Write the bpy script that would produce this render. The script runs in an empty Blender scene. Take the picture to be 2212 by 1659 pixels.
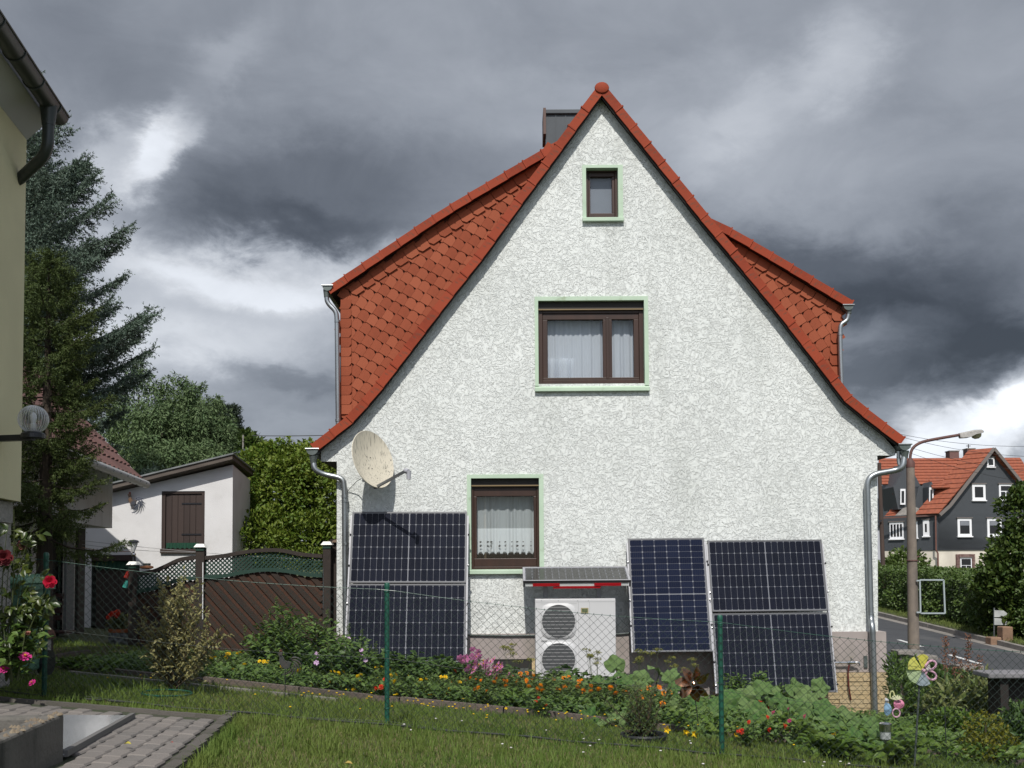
import bpy, bmesh, math, random
import numpy as np
from mathutils import Vector, Matrix, Euler, noise as mnoise
from mathutils.geometry import tessellate_polygon

random.seed(7)
rng = np.random.default_rng(11)
SC = bpy.context.scene
COL = SC.collection
R = math.radians

# ------------------------------------------------------------------ camera
FPX, PPX, PPY = 2150.0, 1106.0, 1127.0        # focal length and principal point of the photograph (2212 px wide)
PITCH, ROLL = R(2.6), -0.0062
cam_d = bpy.data.cameras.new('camera')
cam = bpy.data.objects.new('camera', cam_d)
COL.objects.link(cam)
SC.camera = cam
cam_d.sensor_fit = 'HORIZONTAL'
cam_d.sensor_width = 36
cam_d.lens = 36 * FPX / 2212
cam_d.shift_y = (PPY - 829.5) / 2212
cam_d.clip_start, cam_d.clip_end = 0.05, 6000
CM = Matrix.Rotation(math.pi / 2 + PITCH, 3, 'X') @ Matrix.Rotation(ROLL, 3, 'Z')
cam.matrix_world = CM.to_4x4()

def ray(px, py):
    return CM @ Vector(((px - PPX) / FPX, -(py - PPY) / FPX, -1))

def P(px, py, Y):
    d = ray(px, py)
    return d * (Y / d.y)

def PZ(px, py, z):
    d = ray(px, py)
    return d * (z / d.z)

# ------------------------------------------------------------------ light
SUN_EL, SUN_AZ = R(50), R(3.5)      # azimuth: how far left of straight behind the camera
sun_d = bpy.data.lights.new('sun', 'SUN')
sun_d.energy = 3.5
sun_d.angle = R(0.5)
sun_d.color = (1.0, 0.965, 0.90)
sun = bpy.data.objects.new('sun', sun_d)
COL.objects.link(sun)
sdir = Vector((math.sin(SUN_AZ) * math.cos(SUN_EL), math.cos(SUN_AZ) * math.cos(SUN_EL), -math.sin(SUN_EL)))
sun.rotation_euler = sdir.to_track_quat('-Z', 'Y').to_euler()
SC.view_settings.view_transform = 'Standard'
SC.view_settings.look = 'None'
SC.view_settings.exposure = 0.27
SC.view_settings.gamma = 1.0
SC.view_settings.use_curve_mapping = False
SC.render.engine = 'CYCLES'
SC.cycles.max_bounces = 6
SC.cycles.transparent_max_bounces = 10
SC.cycles.sample_clamp_indirect = 4.0

# ------------------------------------------------------------------ sky: a cloudy sky in azimuth / elevation
W = bpy.data.worlds.new('World')
SC.world = W
W.use_nodes = True
wt = W.node_tree
wt.nodes.clear()
def wn(t, **k):
    n = wt.nodes.new(t)
    for a, b in k.items():
        setattr(n, a, b)
    return n
def wl(a, b):
    wt.links.new(a, b)
def wmath(op, a, b=None, c=None, clamp=False):
    n = wn('ShaderNodeMath', operation=op, use_clamp=clamp)
    for i, v in enumerate((a, b, c)):
        if v is None: continue
        if isinstance(v, (int, float)): n.inputs[i].default_value = v
        else: wl(v, n.inputs[i])
    return n.outputs[0]
tc = wn('ShaderNodeTexCoord')
sep = wn('ShaderNodeSeparateXYZ')
wl(tc.outputs['Generated'], sep.inputs[0])
az = wmath('ARCTAN2', sep.outputs[0], sep.outputs[1])
el = wmath('ARCSINE', sep.outputs[2])
# billow warp, from the direction itself so that there is no seam
def wnoise(scale, detail, rough, dist=0.0, off=(0, 0, 0), sc=(1, 1, 1.7)):
    m = wn('ShaderNodeMapping')
    m.inputs['Location'].default_value = off
    m.inputs['Scale'].default_value = sc
    wl(tc.outputs['Generated'], m.inputs[0])
    n = wn('ShaderNodeTexNoise')
    n.inputs['Scale'].default_value = scale
    n.inputs['Detail'].default_value = detail
    n.inputs['Roughness'].default_value = rough
    n.inputs['Distortion'].default_value = dist
    wl(m.outputs[0], n.inputs[0])
    return n
nA = wnoise(5.0, 5, 0.55)
nB = wnoise(15.0, 8, 0.66, 0.3, (3.1, 1.2, 0.4))
sA = wn('ShaderNodeSeparateColor'); wl(nA.outputs['Color'], sA.inputs[0])
sB = wn('ShaderNodeSeparateColor'); wl(nB.outputs['Color'], sB.inputs[0])
def warp(base, i):
    a = wmath('MULTIPLY_ADD', wmath('SUBTRACT', sA.outputs[i], 0.5), 0.11, base)
    return wmath('MULTIPLY_ADD', wmath('SUBTRACT', sB.outputs[i], 0.5), 0.060, a)
cv = wn('ShaderNodeCombineXYZ')
wl(warp(az, 0), cv.inputs[0]); wl(warp(el, 1), cv.inputs[1])
def azel(px, py):
    d = ray(px, py).normalized()
    return math.atan2(d.x, d.y), math.asin(d.z)
n0 = wnoise(2.3, 4, 0.5, 0.2, (0.7, 0.1, 2.0))
n1 = wnoise(7.0, 8, 0.60, 0.5, (5.0, 2.0, 1.0))
L = wmath('MULTIPLY_ADD', wmath('SUBTRACT', n0.outputs[0], 0.5), 0.20, 0.545)
L = wmath('MULTIPLY_ADD', wmath('SUBTRACT', n1.outputs[0], 0.5), 0.17, L)
# the photograph's clouds: (pixel centre, radii in pixels, tilt, change of brightness)
BLOBS = [
 (320, 320, 150, 85, 55, 0.19), (255, 345, 150, 120, 35, 0.14), (490, 150, 170, 70, 30, 0.08), (230, 470, 240, 170, 20, 0.10),
 (700, 410, 560, 190, 2, -0.16), (620, 490, 430, 60, -3, -0.10), (420, 400, 260, 90, 10, -0.05),
 (620, 610, 500, 110, -4, 0.17), (430, 680, 520, 190, 0, 0.16), (330, 800, 480, 150, 0, 0.12),
 (640, 850, 260, 45, 0, -0.10), (640, 960, 300, 60, 0, 0.06), (1090, 540, 300, 50, 12, 0.06),
 (1830, 130, 160, 110, 60, 0.11), (1650, 225, 270, 85, 20, 0.09), (1350, 210, 500, 110, 5, 0.06),
 (1650, 330, 420, 120, -10, 0.07),
 (1780, 580, 520, 110, -14, -0.20), (2000, 700, 420, 90, -14, -0.19), (1900, 800, 330, 70, 0, -0.17), (2150, 560, 260, 160, 0, -0.10), (2150, 770, 260, 110, 18, -0.14),
 (2100, 950, 330, 105, 14, 0.27), (2215, 870, 150, 95, 30, 0.16), (1990, 985, 260, 90, 0, 0.10), (1960, 905, 90, 30, 20, 0.08),
 (100, 120, 420, 170, 0, -0.07), (1000, 90, 600, 130, 0, -0.01),
]
for (bx, by, rx, ry, tilt, w) in BLOBS:
    a0, e0 = azel(bx, by)
    m = wn('ShaderNodeMapping', vector_type='TEXTURE')
    m.inputs['Location'].default_value = (a0, e0, 0)
    m.inputs['Rotation'].default_value = (0, 0, R(tilt))
    m.inputs['Scale'].default_value = (rx / FPX * 1.45, ry / FPX * 1.45, 1)
    wl(cv.outputs[0], m.inputs[0])
    g = wn('ShaderNodeTexGradient', gradient_type='QUADRATIC_SPHERE')
    wl(m.outputs[0], g.inputs[0])
    ss = wn('ShaderNodeMapRange', interpolation_type='SMOOTHSTEP')
    ss.inputs['From Min'].default_value = 0.12 if w > 0.13 else 0.0
    ss.inputs['From Max'].default_value = 0.50 if w > 0.13 else 0.75
    wl(g.outputs[1], ss.inputs[0])
    L = wmath('MULTIPLY_ADD', ss.outputs[0], w, L)
# unseen sky on the sun's side, brightened to add fill on shaded walls
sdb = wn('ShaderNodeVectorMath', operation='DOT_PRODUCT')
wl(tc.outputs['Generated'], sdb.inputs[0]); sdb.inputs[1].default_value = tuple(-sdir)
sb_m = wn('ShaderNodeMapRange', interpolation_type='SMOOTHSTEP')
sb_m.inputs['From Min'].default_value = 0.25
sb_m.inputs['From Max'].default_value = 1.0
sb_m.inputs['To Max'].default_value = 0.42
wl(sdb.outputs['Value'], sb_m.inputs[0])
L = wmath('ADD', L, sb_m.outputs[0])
L = wmath('MINIMUM', wmath('MAXIMUM', L, 0.25), 1.05)
lum = wmath('POWER', L, 2.2)
tint = wn('ShaderNodeMix', data_type='RGBA')
mr = wn('ShaderNodeMapRange')
mr.inputs['From Min'].default_value = 0.3
mr.inputs['From Max'].default_value = 0.78
wl(L, mr.inputs[0]); wl(mr.outputs[0], tint.inputs['Factor'])
tint.inputs['A'].default_value = (0.87, 0.985, 1.20, 1)
tint.inputs['B'].default_value = (0.94, 0.985, 1.06, 1)
cl = wn('ShaderNodeVectorMath', operation='SCALE')
wl(tint.outputs['Result'], cl.inputs[0]); wl(wmath('MULTIPLY', lum, 10.0), cl.inputs['Scale'])
sky = wn('ShaderNodeTexSky', sky_type='NISHITA')
sky.sun_disc = False
sky.sun_elevation = SUN_EL
sky.sun_rotation = math.pi + SUN_AZ
mixs = wn('ShaderNodeMix', data_type='RGBA')
# the cloud bank breaks up towards the sun, behind the camera
sdv_ = wn('ShaderNodeVectorMath', operation='DOT_PRODUCT')
wl(tc.outputs['Generated'], sdv_.inputs[0]); sdv_.inputs[1].default_value = tuple(-sdir)
nG = wnoise(2.6, 5, 0.55, 0.3, (9.0, 4.0, 2.0))
cov = wmath('MULTIPLY_ADD', wmath('SUBTRACT', nG.outputs[0], 0.5), 1.6, sdv_.outputs['Value'])
gap = wn('ShaderNodeMapRange', interpolation_type='SMOOTHSTEP')
gap.inputs['From Min'].default_value = 0.30
gap.inputs['From Max'].default_value = 0.95
gap.inputs['To Min'].default_value = 0.05
gap.inputs['To Max'].default_value = 0.75
wl(cov, gap.inputs[0]); wl(gap.outputs[0], mixs.inputs['Factor'])
wl(cl.outputs[0], mixs.inputs['A']); wl(sky.outputs[0], mixs.inputs['B'])
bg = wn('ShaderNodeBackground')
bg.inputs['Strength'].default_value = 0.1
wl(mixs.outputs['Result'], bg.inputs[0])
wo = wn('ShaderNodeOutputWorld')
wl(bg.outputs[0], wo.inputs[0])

# ------------------------------------------------------------------ materials
MATS = {}
def mat(name, c, c2=None, rough=0.75, scale=6.0, bump=0.0, bscale=None, metal=0.0, coat=0.0, spec=0.4, island=None,
        transl=0.0, alpha=None, detail=5, ramp=(0.35, 0.65), stretch=None, streak=None, seed=0.0):
    """Principled surface: two colours mixed by noise, an optional spread by piece (island), fine bump, translucency for leaves."""
    m = bpy.data.materials.new(name)
    MATS[name] = m
    m.use_nodes = True
    nt = m.node_tree
    b = nt.nodes['Principled BSDF']
    out = nt.nodes['Material Output']
    b.inputs['Roughness'].default_value = rough
    b.inputs['Metallic'].default_value = metal
    b.inputs['Specular IOR Level'].default_value = spec
    b.inputs['Coat Weight'].default_value = coat
    b.inputs['Coat Roughness'].default_value = 0.08
    N = nt.nodes.new
    K = nt.links.new
    t = N('ShaderNodeTexCoord')
    mp = N('ShaderNodeMapping')
    mp.inputs['Location'].default_value = (seed, seed * .7, seed * .3)
    if stretch: mp.inputs['Scale'].default_value = stretch
    K(t.outputs['Object'], mp.inputs[0])
    col = None
    c = (*c, 1)
    if c2 is not None:
        nz = N('ShaderNodeTexNoise')
        nz.inputs['Scale'].default_value = scale
        nz.inputs['Detail'].default_value = detail
        K(mp.outputs[0], nz.inputs[0])
        rp = N('ShaderNodeMapRange')
        rp.inputs['From Min'].default_value, rp.inputs['From Max'].default_value = ramp
        K(nz.outputs[0], rp.inputs[0])
        mx = N('ShaderNodeMix'); mx.data_type = 'RGBA'
        mx.inputs['A'].default_value = c
        mx.inputs['B'].default_value = (*c2, 1)
        K(rp.outputs[0], mx.inputs['Factor'])
        col = mx.outputs['Result']
    if island is not None:
        gi = N('ShaderNodeNewGeometry')
        oi = N('ShaderNodeObjectInfo')
        ad = N('ShaderNodeMath'); ad.operation = 'ADD'
        K(gi.outputs['Random Per Island'], ad.inputs[0]); K(oi.outputs['Random'], ad.inputs[1])
        fr = N('ShaderNodeMath'); fr.operation = 'FRACT'
        K(ad.outputs[0], fr.inputs[0])
        mx = N('ShaderNodeMix'); mx.data_type = 'RGBA'
        if col is None: mx.inputs['A'].default_value = c
        else: K(col, mx.inputs['A'])
        mx.inputs['B'].default_value = (*island, 1)
        K(fr.outputs[0], mx.inputs['Factor'])
        col = mx.outputs['Result']
    if streak is not None:
        nz = N('ShaderNodeTexNoise')
        nz.inputs['Scale'].default_value = streak[1]
        nz.inputs['Detail'].default_value = 4
        mp2 = N('ShaderNodeMapping'); mp2.inputs['Scale'].default_value = streak[2]
        K(t.outputs['Object'], mp2.inputs[0]); K(mp2.outputs[0], nz.inputs[0])
        rp = N('ShaderNodeMapRange')
        rp.inputs['From Min'].default_value, rp.inputs['From Max'].default_value = streak[3]
        rp.inputs['To Max'].default_value = streak[4]
        K(nz.outputs[0], rp.inputs[0])
        mx = N('ShaderNodeMix'); mx.data_type = 'RGBA'
        if col is None: mx.inputs['A'].default_value = c
        else: K(col, mx.inputs['A'])
        mx.inputs['B'].default_value = (*streak[0], 1)
        K(rp.outputs[0], mx.inputs['Factor'])
        col = mx.outputs['Result']
    if col is None: b.inputs['Base Color'].default_value = c
    else: K(col, b.inputs['Base Color'])
    if bump:
        nb = N('ShaderNodeTexNoise')
        nb.inputs['Scale'].default_value = bscale or scale * 4
        nb.inputs['Detail'].default_value = 5
        K(mp.outputs[0], nb.inputs[0])
        bp = N('ShaderNodeBump')
        bp.inputs['Strength'].default_value = 1.0
        bp.inputs['Distance'].default_value = bump
        K(nb.outputs[0], bp.inputs['Height'])
        K(bp.outputs[0], b.inputs['Normal'])
    sh = b.outputs[0]
    if transl:
        tr = N('ShaderNodeBsdfTranslucent')
        if col is None: tr.inputs[0].default_value = c
        else: K(col, tr.inputs[0])
        ms = N('ShaderNodeMixShader'); ms.inputs[0].default_value = transl
        K(sh, ms.inputs[1]); K(tr.outputs[0], ms.inputs[2])
        sh = ms.outputs[0]
    if alpha is not None:
        tp = N('ShaderNodeBsdfTransparent')
        ms = N('ShaderNodeMixShader'); ms.inputs[0].default_value = alpha
        K(tp.outputs[0], ms.inputs[1]); K(sh, ms.inputs[2])
        sh = ms.outputs[0]
    K(sh, out.inputs[0])
    return m

def glass_mat(name, tint=(0.9, 0.93, 0.95), gloss=0.07):
    m = bpy.data.materials.new(name)
    MATS[name] = m
    m.use_nodes = True
    nt = m.node_tree
    nt.nodes.clear()
    N, K = nt.nodes.new, nt.links.new
    tp = N('ShaderNodeBsdfTransparent'); tp.inputs[0].default_value = (*tint, 1)
    gl = N('ShaderNodeBsdfGlossy'); gl.inputs['Roughness'].default_value = 0.01
    lw = N('ShaderNodeLayerWeight'); lw.inputs[0].default_value = 0.5
    pw = N('ShaderNodeMath'); pw.operation = 'POWER'; pw.inputs[1].default_value = 4.0
    K(lw.outputs['Facing'], pw.inputs[0])
    ad = N('ShaderNodeMath'); ad.inputs[1].default_value = gloss; ad.use_clamp = True
    K(pw.outputs[0], ad.inputs[0])
    ms = N('ShaderNodeMixShader')
    K(ad.outputs[0], ms.inputs[0]); K(tp.outputs[0], ms.inputs[1]); K(gl.outputs[0], ms.inputs[2])
    o = N('ShaderNodeOutputMaterial')
    K(ms.outputs[0], o.inputs[0])
    return m

# ------------------------------------------------------------------ objects
def wm(o):
    m = o.matrix_basis.copy()
    if o.parent: m = wm(o.parent) @ o.matrix_parent_inverse @ m
    return m

def link(name, data, parent=None, kind=None):
    o = bpy.data.objects.new(name, data)
    COL.objects.link(o)
    if parent is not None:
        o.parent = parent
        o.matrix_parent_inverse = wm(parent).inverted()
    if kind: o['kind'] = kind
    return o

def tag(o, label=None, cat=None, group=None, kind=None):
    if label: o['label'] = label
    if cat: o['category'] = cat
    if group: o['group'] = group
    if kind: o['kind'] = kind
    return o

def thing(name, label, cat, loc=(0, 0, 0), group=None):
    o = bpy.data.objects.new(name, None)
    o.empty_display_size = 0.1
    COL.objects.link(o)
    o.location = loc
    return tag(o, label, cat, group)

def piece(name, me, M, parent):
    """an object sharing mesh data, placed by a world matrix"""
    o = link(name, me, parent)
    o.matrix_basis = M
    return o

def copy_tree(src, loc, rz=0.0, sc=1.0, label=None, group=None):
    c = src.copy()
    COL.objects.link(c)
    c.location = loc
    c.rotation_euler = (0, 0, rz)
    c.scale = (sc, sc, sc) if isinstance(sc, (int, float)) else sc
    if label: c['label'] = label
    if group: c['group'] = group
    for ch in list(src.children):
        d = ch.copy()
        COL.objects.link(d)
        d.parent = c
        for g in list(ch.children):
            e = g.copy()
            COL.objects.link(e)
            e.parent = d
    return c

class MB:
    def __init__(s):
        s.v, s.f, s.mi = [], [], []
        s.cur = 0
    def add(s, vs, fs):
        b = len(s.v)
        s.v += [tuple(x) for x in vs]
        s.f += [tuple(i + b for i in f) for f in fs]
        s.mi += [s.cur] * len(fs)
        return s
    def box(s, x0, x1, y0, y1, z0, z1):
        return s.hexa([(x0, y0, z0), (x1, y0, z0), (x1, y1, z0), (x0, y1, z0), (x0, y0, z1), (x1, y0, z1), (x1, y1, z1), (x0, y1, z1)])
    def hexa(s, p):
        return s.add(p, [(0, 3, 2, 1), (4, 5, 6, 7), (0, 1, 5, 4), (1, 2, 6, 5), (2, 3, 7, 6), (3, 0, 4, 7)])
    def bar(s, a, b, w, h, up=(0, 0, 1)):
        """box beam from a to b, w wide and h high"""
        a, b = Vector(a), Vector(b)
        d = (b - a).normalized()
        u = Vector(up)
        sd = d.cross(u)
        if sd.length < 1e-4: sd = d.cross(Vector((1, 0, 0)))
        sd.normalize()
        u = sd.cross(d).normalized()
        sd, u = sd * (w / 2), u * (h / 2)
        return s.hexa([a - sd - u, a + sd - u, b + sd - u, b - sd - u, a - sd + u, a + sd + u, b + sd + u, b - sd + u])
    def prism(s, poly, off):
        """polygon (3-D points) extruded by the vector off; concave allowed"""
        n = len(poly)
        poly = [Vector(p) for p in poly]
        off = Vector(off)
        tris = tessellate_polygon([poly])
        fs = [tuple(t) for t in tris] + [tuple(i + n for i in reversed(t)) for t in tris]
        fs += [(i, (i + 1) % n, (i + 1) % n + n, i + n) for i in range(n)]
        return s.add(poly + [p + off for p in poly], fs)
    def tube(s, pts, r, n=8, cap=True):
        pts = [Vector(p) for p in pts]
        rs = r if isinstance(r, (list, tuple)) else [r] * len(pts)
        b = len(s.v)
        u = None
        for i, p in enumerate(pts):
            d = (pts[min(i + 1, len(pts) - 1)] - pts[max(i - 1, 0)])
            d = d.normalized() if d.length > 1e-9 else Vector((0, 0, 1))
            if u is None:
                u = d.orthogonal().normalized()
            else:
                u = (u - d * u.dot(d))
                u = u.normalized() if u.length > 1e-6 else d.orthogonal().normalized()
            w = d.cross(u)
            for k in range(n):
                a = 2 * math.pi * k / n
                s.v.append(tuple(p + (u * math.cos(a) + w * math.sin(a)) * rs[i]))
        nf0 = len(s.f)
        for i in range(len(pts) - 1):
            for k in range(n):
                k2 = (k + 1) % n
                s.f.append((b + i * n + k, b + i * n + k2, b + (i + 1) * n + k2, b + (i + 1) * n + k))
        if cap:
            s.f.append(tuple(b + k for k in reversed(range(n))))
            e = b + (len(pts) - 1) * n
            s.f.append(tuple(e + k for k in range(n)))
        s.mi += [s.cur] * (len(s.f) - nf0)
        return s
    def lathe(s, prof, c=(0, 0, 0), n=20, M=None):
        """profile [(r, z)] turned about the local z axis"""
        b = len(s.v)
        c = Vector(c)
        for (r, z) in prof:
            for k in range(n):
                a = 2 * math.pi * k / n
                p = Vector((r * math.cos(a), r * math.sin(a), z))
                if M is not None: p = M @ p
                s.v.append(tuple(p + c))
        nf0 = len(s.f)
        for i in range(len(prof) - 1):
            for k in range(n):
                k2 = (k + 1) % n
                s.f.append((b + i * n + k, b + i * n + k2, b + (i + 1) * n + k2, b + (i + 1) * n + k))
        if prof[0][0] > 1e-5: s.f.append(tuple(b + k for k in reversed(range(n))))
        if prof[-1][0] > 1e-5: s.f.append(tuple(b + (len(prof) - 1) * n + k for k in range(n)))
        s.mi += [s.cur] * (len(s.f) - nf0)
        return s
    def mesh(s, name, mats, smooth=False):
        me = bpy.data.meshes.new(name)
        me.from_pydata(s.v, [], s.f)
        for m in (mats if isinstance(mats, (list, tuple)) else [mats]): me.materials.append(m)
        if any(s.mi): me.polygons.foreach_set('material_index', s.mi)
        bm = bmesh.new(); bm.from_mesh(me)
        bmesh.ops.recalc_face_normals(bm, faces=bm.faces)
        bm.to_mesh(me); bm.free()
        if smooth:
            me.polygons.foreach_set('use_smooth', [True] * len(me.polygons))
            me.set_sharp_from_angle(angle=R(40))
        return me
    def build(s, name, mats, parent=None, smooth=False, kind=None, bevel=0.0):
        o = link(name, s.mesh(name, mats, smooth), parent, kind)
        if bevel:
            md = o.modifiers.new('edge', 'BEVEL'); md.width = bevel; md.segments = 2; md.limit_method = 'ANGLE'
        return o

def np_mesh(name, verts, tris, m, parent=None, kind=None, smooth=False, obj=True):
    me = bpy.data.meshes.new(name)
    verts = np.ascontiguousarray(verts, np.float32); tris = np.ascontiguousarray(tris, np.int32)
    k = tris.shape[1]
    me.vertices.add(len(verts)); me.vertices.foreach_set('co', verts.ravel())
    me.loops.add(tris.size); me.loops.foreach_set('vertex_index', tris.ravel())
    me.polygons.add(len(tris)); me.polygons.foreach_set('loop_start', np.arange(0, tris.size, k, dtype=np.int32))
    me.materials.append(m)
    if smooth: me.polygons.foreach_set('use_smooth', np.ones(len(tris), bool))
    me.update(calc_edges=True)
    return link(name, me, parent, kind) if obj else me

def unit(a):
    return a / np.maximum(np.linalg.norm(a, axis=-1, keepdims=True), 1e-9)

def leaf_arrays(pos, size, d, nrm, aspect=0.5, fold=0.25):
    """leaves as folded six-point blades: pos (N,3), size (N,), direction d (N,3), normal nrm (N,3)"""
    n = len(pos)
    d = unit(d)
    sd = unit(np.cross(d, nrm))
    up = np.cross(sd, d)
    s = np.asarray(size).reshape(-1, 1) * np.ones((n, 1))
    w = s * aspect * 0.5
    b = pos
    tip = pos + d * s - up * s * 0.12
    m1 = pos + d * s * 0.35 + up * s * 0.04
    l1 = m1 + sd * w + up * w * fold * 2
    r1 = m1 - sd * w + up * w * fold * 2
    m2 = pos + d * s * 0.7
    l2 = m2 + sd * w * .72 + up * w * fold * 1.3
    r2 = m2 - sd * w * .72 + up * w * fold * 1.3
    V = np.stack([b, l1, l2, tip, r2, r1, m1 * .5 + m2 * .5], 1).reshape(-1, 3)
    f = np.array([(0, 1, 6), (1, 2, 6), (2, 3, 6), (3, 4, 6), (4, 5, 6), (5, 0, 6)])
    T = (f[None] + (np.arange(n) * 7)[:, None, None]).reshape(-1, 3)
    return V, T

def rand_dirs(n, r=None):
    r = r or rng
    v = r.normal(size=(n, 3))
    return unit(v)

def join_arrays(parts):
    V, T, o = [], [], 0
    for v, t in parts:
        V.append(v); T.append(t + o); o += len(v)
    return np.concatenate(V), np.concatenate(T)

# ------------------------------------------------------------------ the lie of the land
GPA, GPB, GPC = P(100, 1505, 7.4), P(1555, 1630, 7.4), P(1897, 1541, 14.3)
GPN = (GPB - GPA).cross(GPC - GPA)
def yard_z(x, y):
    return GPA.z - (GPN.x * (x - GPA.x) + GPN.y * (y - GPA.y)) / GPN.z
def road_z(y):
    return -3.405 + 0.041 * min(y, 130)
def sstep(a, b, t):
    t = min(max((t - a) / (b - a), 0), 1)
    return t * t * (3 - 2 * t)
def gz(x, y):
    yz = yard_z(min(max(x, -30), 12), min(max(y, -5), 24)) + max(0, y - 24) * 0.03 * (1 if y < 150 else 0) + (126 * .03 if y >= 150 else 0)
    t = sstep(6.7, 8.6, x)
    z = yz * (1 - t) + (road_z(y) - 0.15) * t
    if x > 13.55: z = road_z(min(y, 40 + max(0, 16 - x))) - .15 + .30 * sstep(13.55, 13.8, x) - min((x - 13.55) * .03, 1.0)
    return z
def G(px, py, dz=0.0):
    """point of the yard seen at a pixel, dz above the ground"""
    d = ray(px, py)
    a0 = yard_z(0, 0) + dz
    gx = -GPN.x / GPN.z; gy = -GPN.y / GPN.z
    t = a0 / (d.z - gx * d.x - gy * d.y)
    return d * t
# ================================================================== materials of the house
def roughcast():
    m = mat('roughcast', (0.72, 0.74, 0.72), (0.67, 0.69, 0.67), rough=0.9, scale=0.9, spec=0.2,
            streak=((0.45, 0.47, 0.44), 1.0, (1.6, 1.6, 0.35), (0.52, 0.75), 0.5))
    nt = m.node_tree
    N, K = nt.nodes.new, nt.links.new
    b = nt.nodes['Principled BSDF']
    t = N('ShaderNodeTexCoord')
    na = N('ShaderNodeTexNoise'); na.inputs['Scale'].default_value = 11.5; na.inputs['Detail'].default_value = 3.5; na.inputs['Roughness'].default_value = .62; na.inputs['Distortion'].default_value = 2.0
    K(t.outputs['Object'], na.inputs[0])
    r1 = N('ShaderNodeValToRGB')
    e = r1.color_ramp.elements
    e[0].position, e[1].position = 0.415, 0.44
    e[1].color = (.5, .5, .5, 1)
    for p, v in ((0.50, .5), (0.52, .9), (0.59, .9), (0.605, 1)):
        q = e.new(p); q.color = (v, v, v, 1)
    K(na.outputs[0], r1.inputs[0])
    nb = N('ShaderNodeTexNoise'); nb.inputs['Scale'].default_value = 60; nb.inputs['Detail'].default_value = 3
    K(t.outputs['Object'], nb.inputs[0])
    ma = N('ShaderNodeMath'); ma.operation = 'MULTIPLY_ADD'; ma.inputs[1].default_value = .14
    K(nb.outputs[0], ma.inputs[0]); K(r1.outputs[0], ma.inputs[2])
    bp = N('ShaderNodeBump'); bp.inputs['Strength'].default_value = 1.0; bp.inputs['Distance'].default_value = 0.0115
    K(ma.outputs[0], bp.inputs['Height'])
    K(bp.outputs[0], b.inputs['Normal'])
    # crease shading painted into the colour, with some dirt, stronger in places
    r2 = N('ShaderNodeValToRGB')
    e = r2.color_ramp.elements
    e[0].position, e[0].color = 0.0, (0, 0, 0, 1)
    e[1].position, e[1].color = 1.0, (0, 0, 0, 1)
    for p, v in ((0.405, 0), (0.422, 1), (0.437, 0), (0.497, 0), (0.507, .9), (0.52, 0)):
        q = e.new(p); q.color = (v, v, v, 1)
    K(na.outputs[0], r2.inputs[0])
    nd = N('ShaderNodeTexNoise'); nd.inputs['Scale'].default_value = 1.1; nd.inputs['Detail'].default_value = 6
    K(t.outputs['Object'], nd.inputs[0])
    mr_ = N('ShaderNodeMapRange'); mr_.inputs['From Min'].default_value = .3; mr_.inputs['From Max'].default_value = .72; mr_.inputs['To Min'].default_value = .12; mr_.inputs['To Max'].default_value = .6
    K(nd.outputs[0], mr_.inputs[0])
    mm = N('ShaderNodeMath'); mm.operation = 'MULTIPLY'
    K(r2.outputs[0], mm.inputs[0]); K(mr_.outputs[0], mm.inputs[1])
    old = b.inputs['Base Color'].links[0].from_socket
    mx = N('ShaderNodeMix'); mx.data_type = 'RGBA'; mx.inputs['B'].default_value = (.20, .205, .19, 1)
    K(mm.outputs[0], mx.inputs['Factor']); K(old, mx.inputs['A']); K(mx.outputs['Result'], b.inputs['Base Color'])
    return m
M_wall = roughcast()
M_tile = mat('clay_tile', (0.245, 0.042, 0.019), (0.20, 0.036, 0.017), rough=0.7, spec=0.15, scale=5, bump=0.0015, bscale=60, island=(0.285, 0.054, 0.025),
             streak=((0.085, 0.06, 0.04), 7, (1, 1, 1), (0.56, 0.74), 0.6))
M_shingle = mat('shingle_red', (0.245, 0.062, 0.031), (0.21, 0.055, 0.028), rough=0.8, spec=0.12, scale=7, bump=0.001, bscale=80, island=(0.30, 0.088, 0.046))
M_shjoint = mat('shingle_joint', (.115, .033, .019), rough=.9)
M_dark = mat('dark_timber', (0.018, 0.014, 0.012), rough=0.8)
M_green = mat('pale_green_paint', (0.45, 0.56, 0.435), (0.40, 0.51, 0.39), rough=0.7, scale=3, bump=0.001, bscale=40, streak=((0.25, 0.30, 0.18), 6, (1, 1, 1), (0.62, 0.75), 0.6))
M_brown = mat('brown_window_frame', (0.045, 0.021, 0.014), (0.032, 0.016, 0.011), rough=0.45, scale=8, stretch=(1, 1, .15))
M_box = mat('shutter_box_brown', (0.022, 0.017, 0.014), rough=0.6)
M_zinc = mat('zinc', (0.34, 0.36, 0.37), (0.26, 0.28, 0.29), rough=0.38, scale=4, metal=0.85, stretch=(1, 1, .3), bump=0.0006, bscale=30)
M_zincdark = mat('weathered_zinc', (0.16, 0.18, 0.175), (0.10, 0.12, 0.11), rough=0.5, scale=6, metal=0.6)
M_plinth = mat('plinth_render', (0.345, 0.298, 0.28), (0.285, 0.25, 0.235), rough=0.9, scale=2.5, bump=0.004, bscale=60, streak=((0.22, 0.2, 0.17), 2, (1.5, 1.5, .5), (0.5, 0.75), 0.6))
M_stone = mat('sandstone_facing', (0.58, 0.44, 0.25), (0.48, 0.36, 0.20), rough=0.9, scale=7, bump=0.012, bscale=22, island=(0.52, 0.41, 0.25))
M_slate = mat('slate_cladding', (0.050, 0.060, 0.070), (0.040, 0.048, 0.057), rough=0.55, scale=3)
M_glass = glass_mat('window_glass', gloss=0.05)
M_net = mat('net_curtain', (0.72, 0.74, 0.78), rough=0.9, transl=0.35, alpha=0.86)
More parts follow.
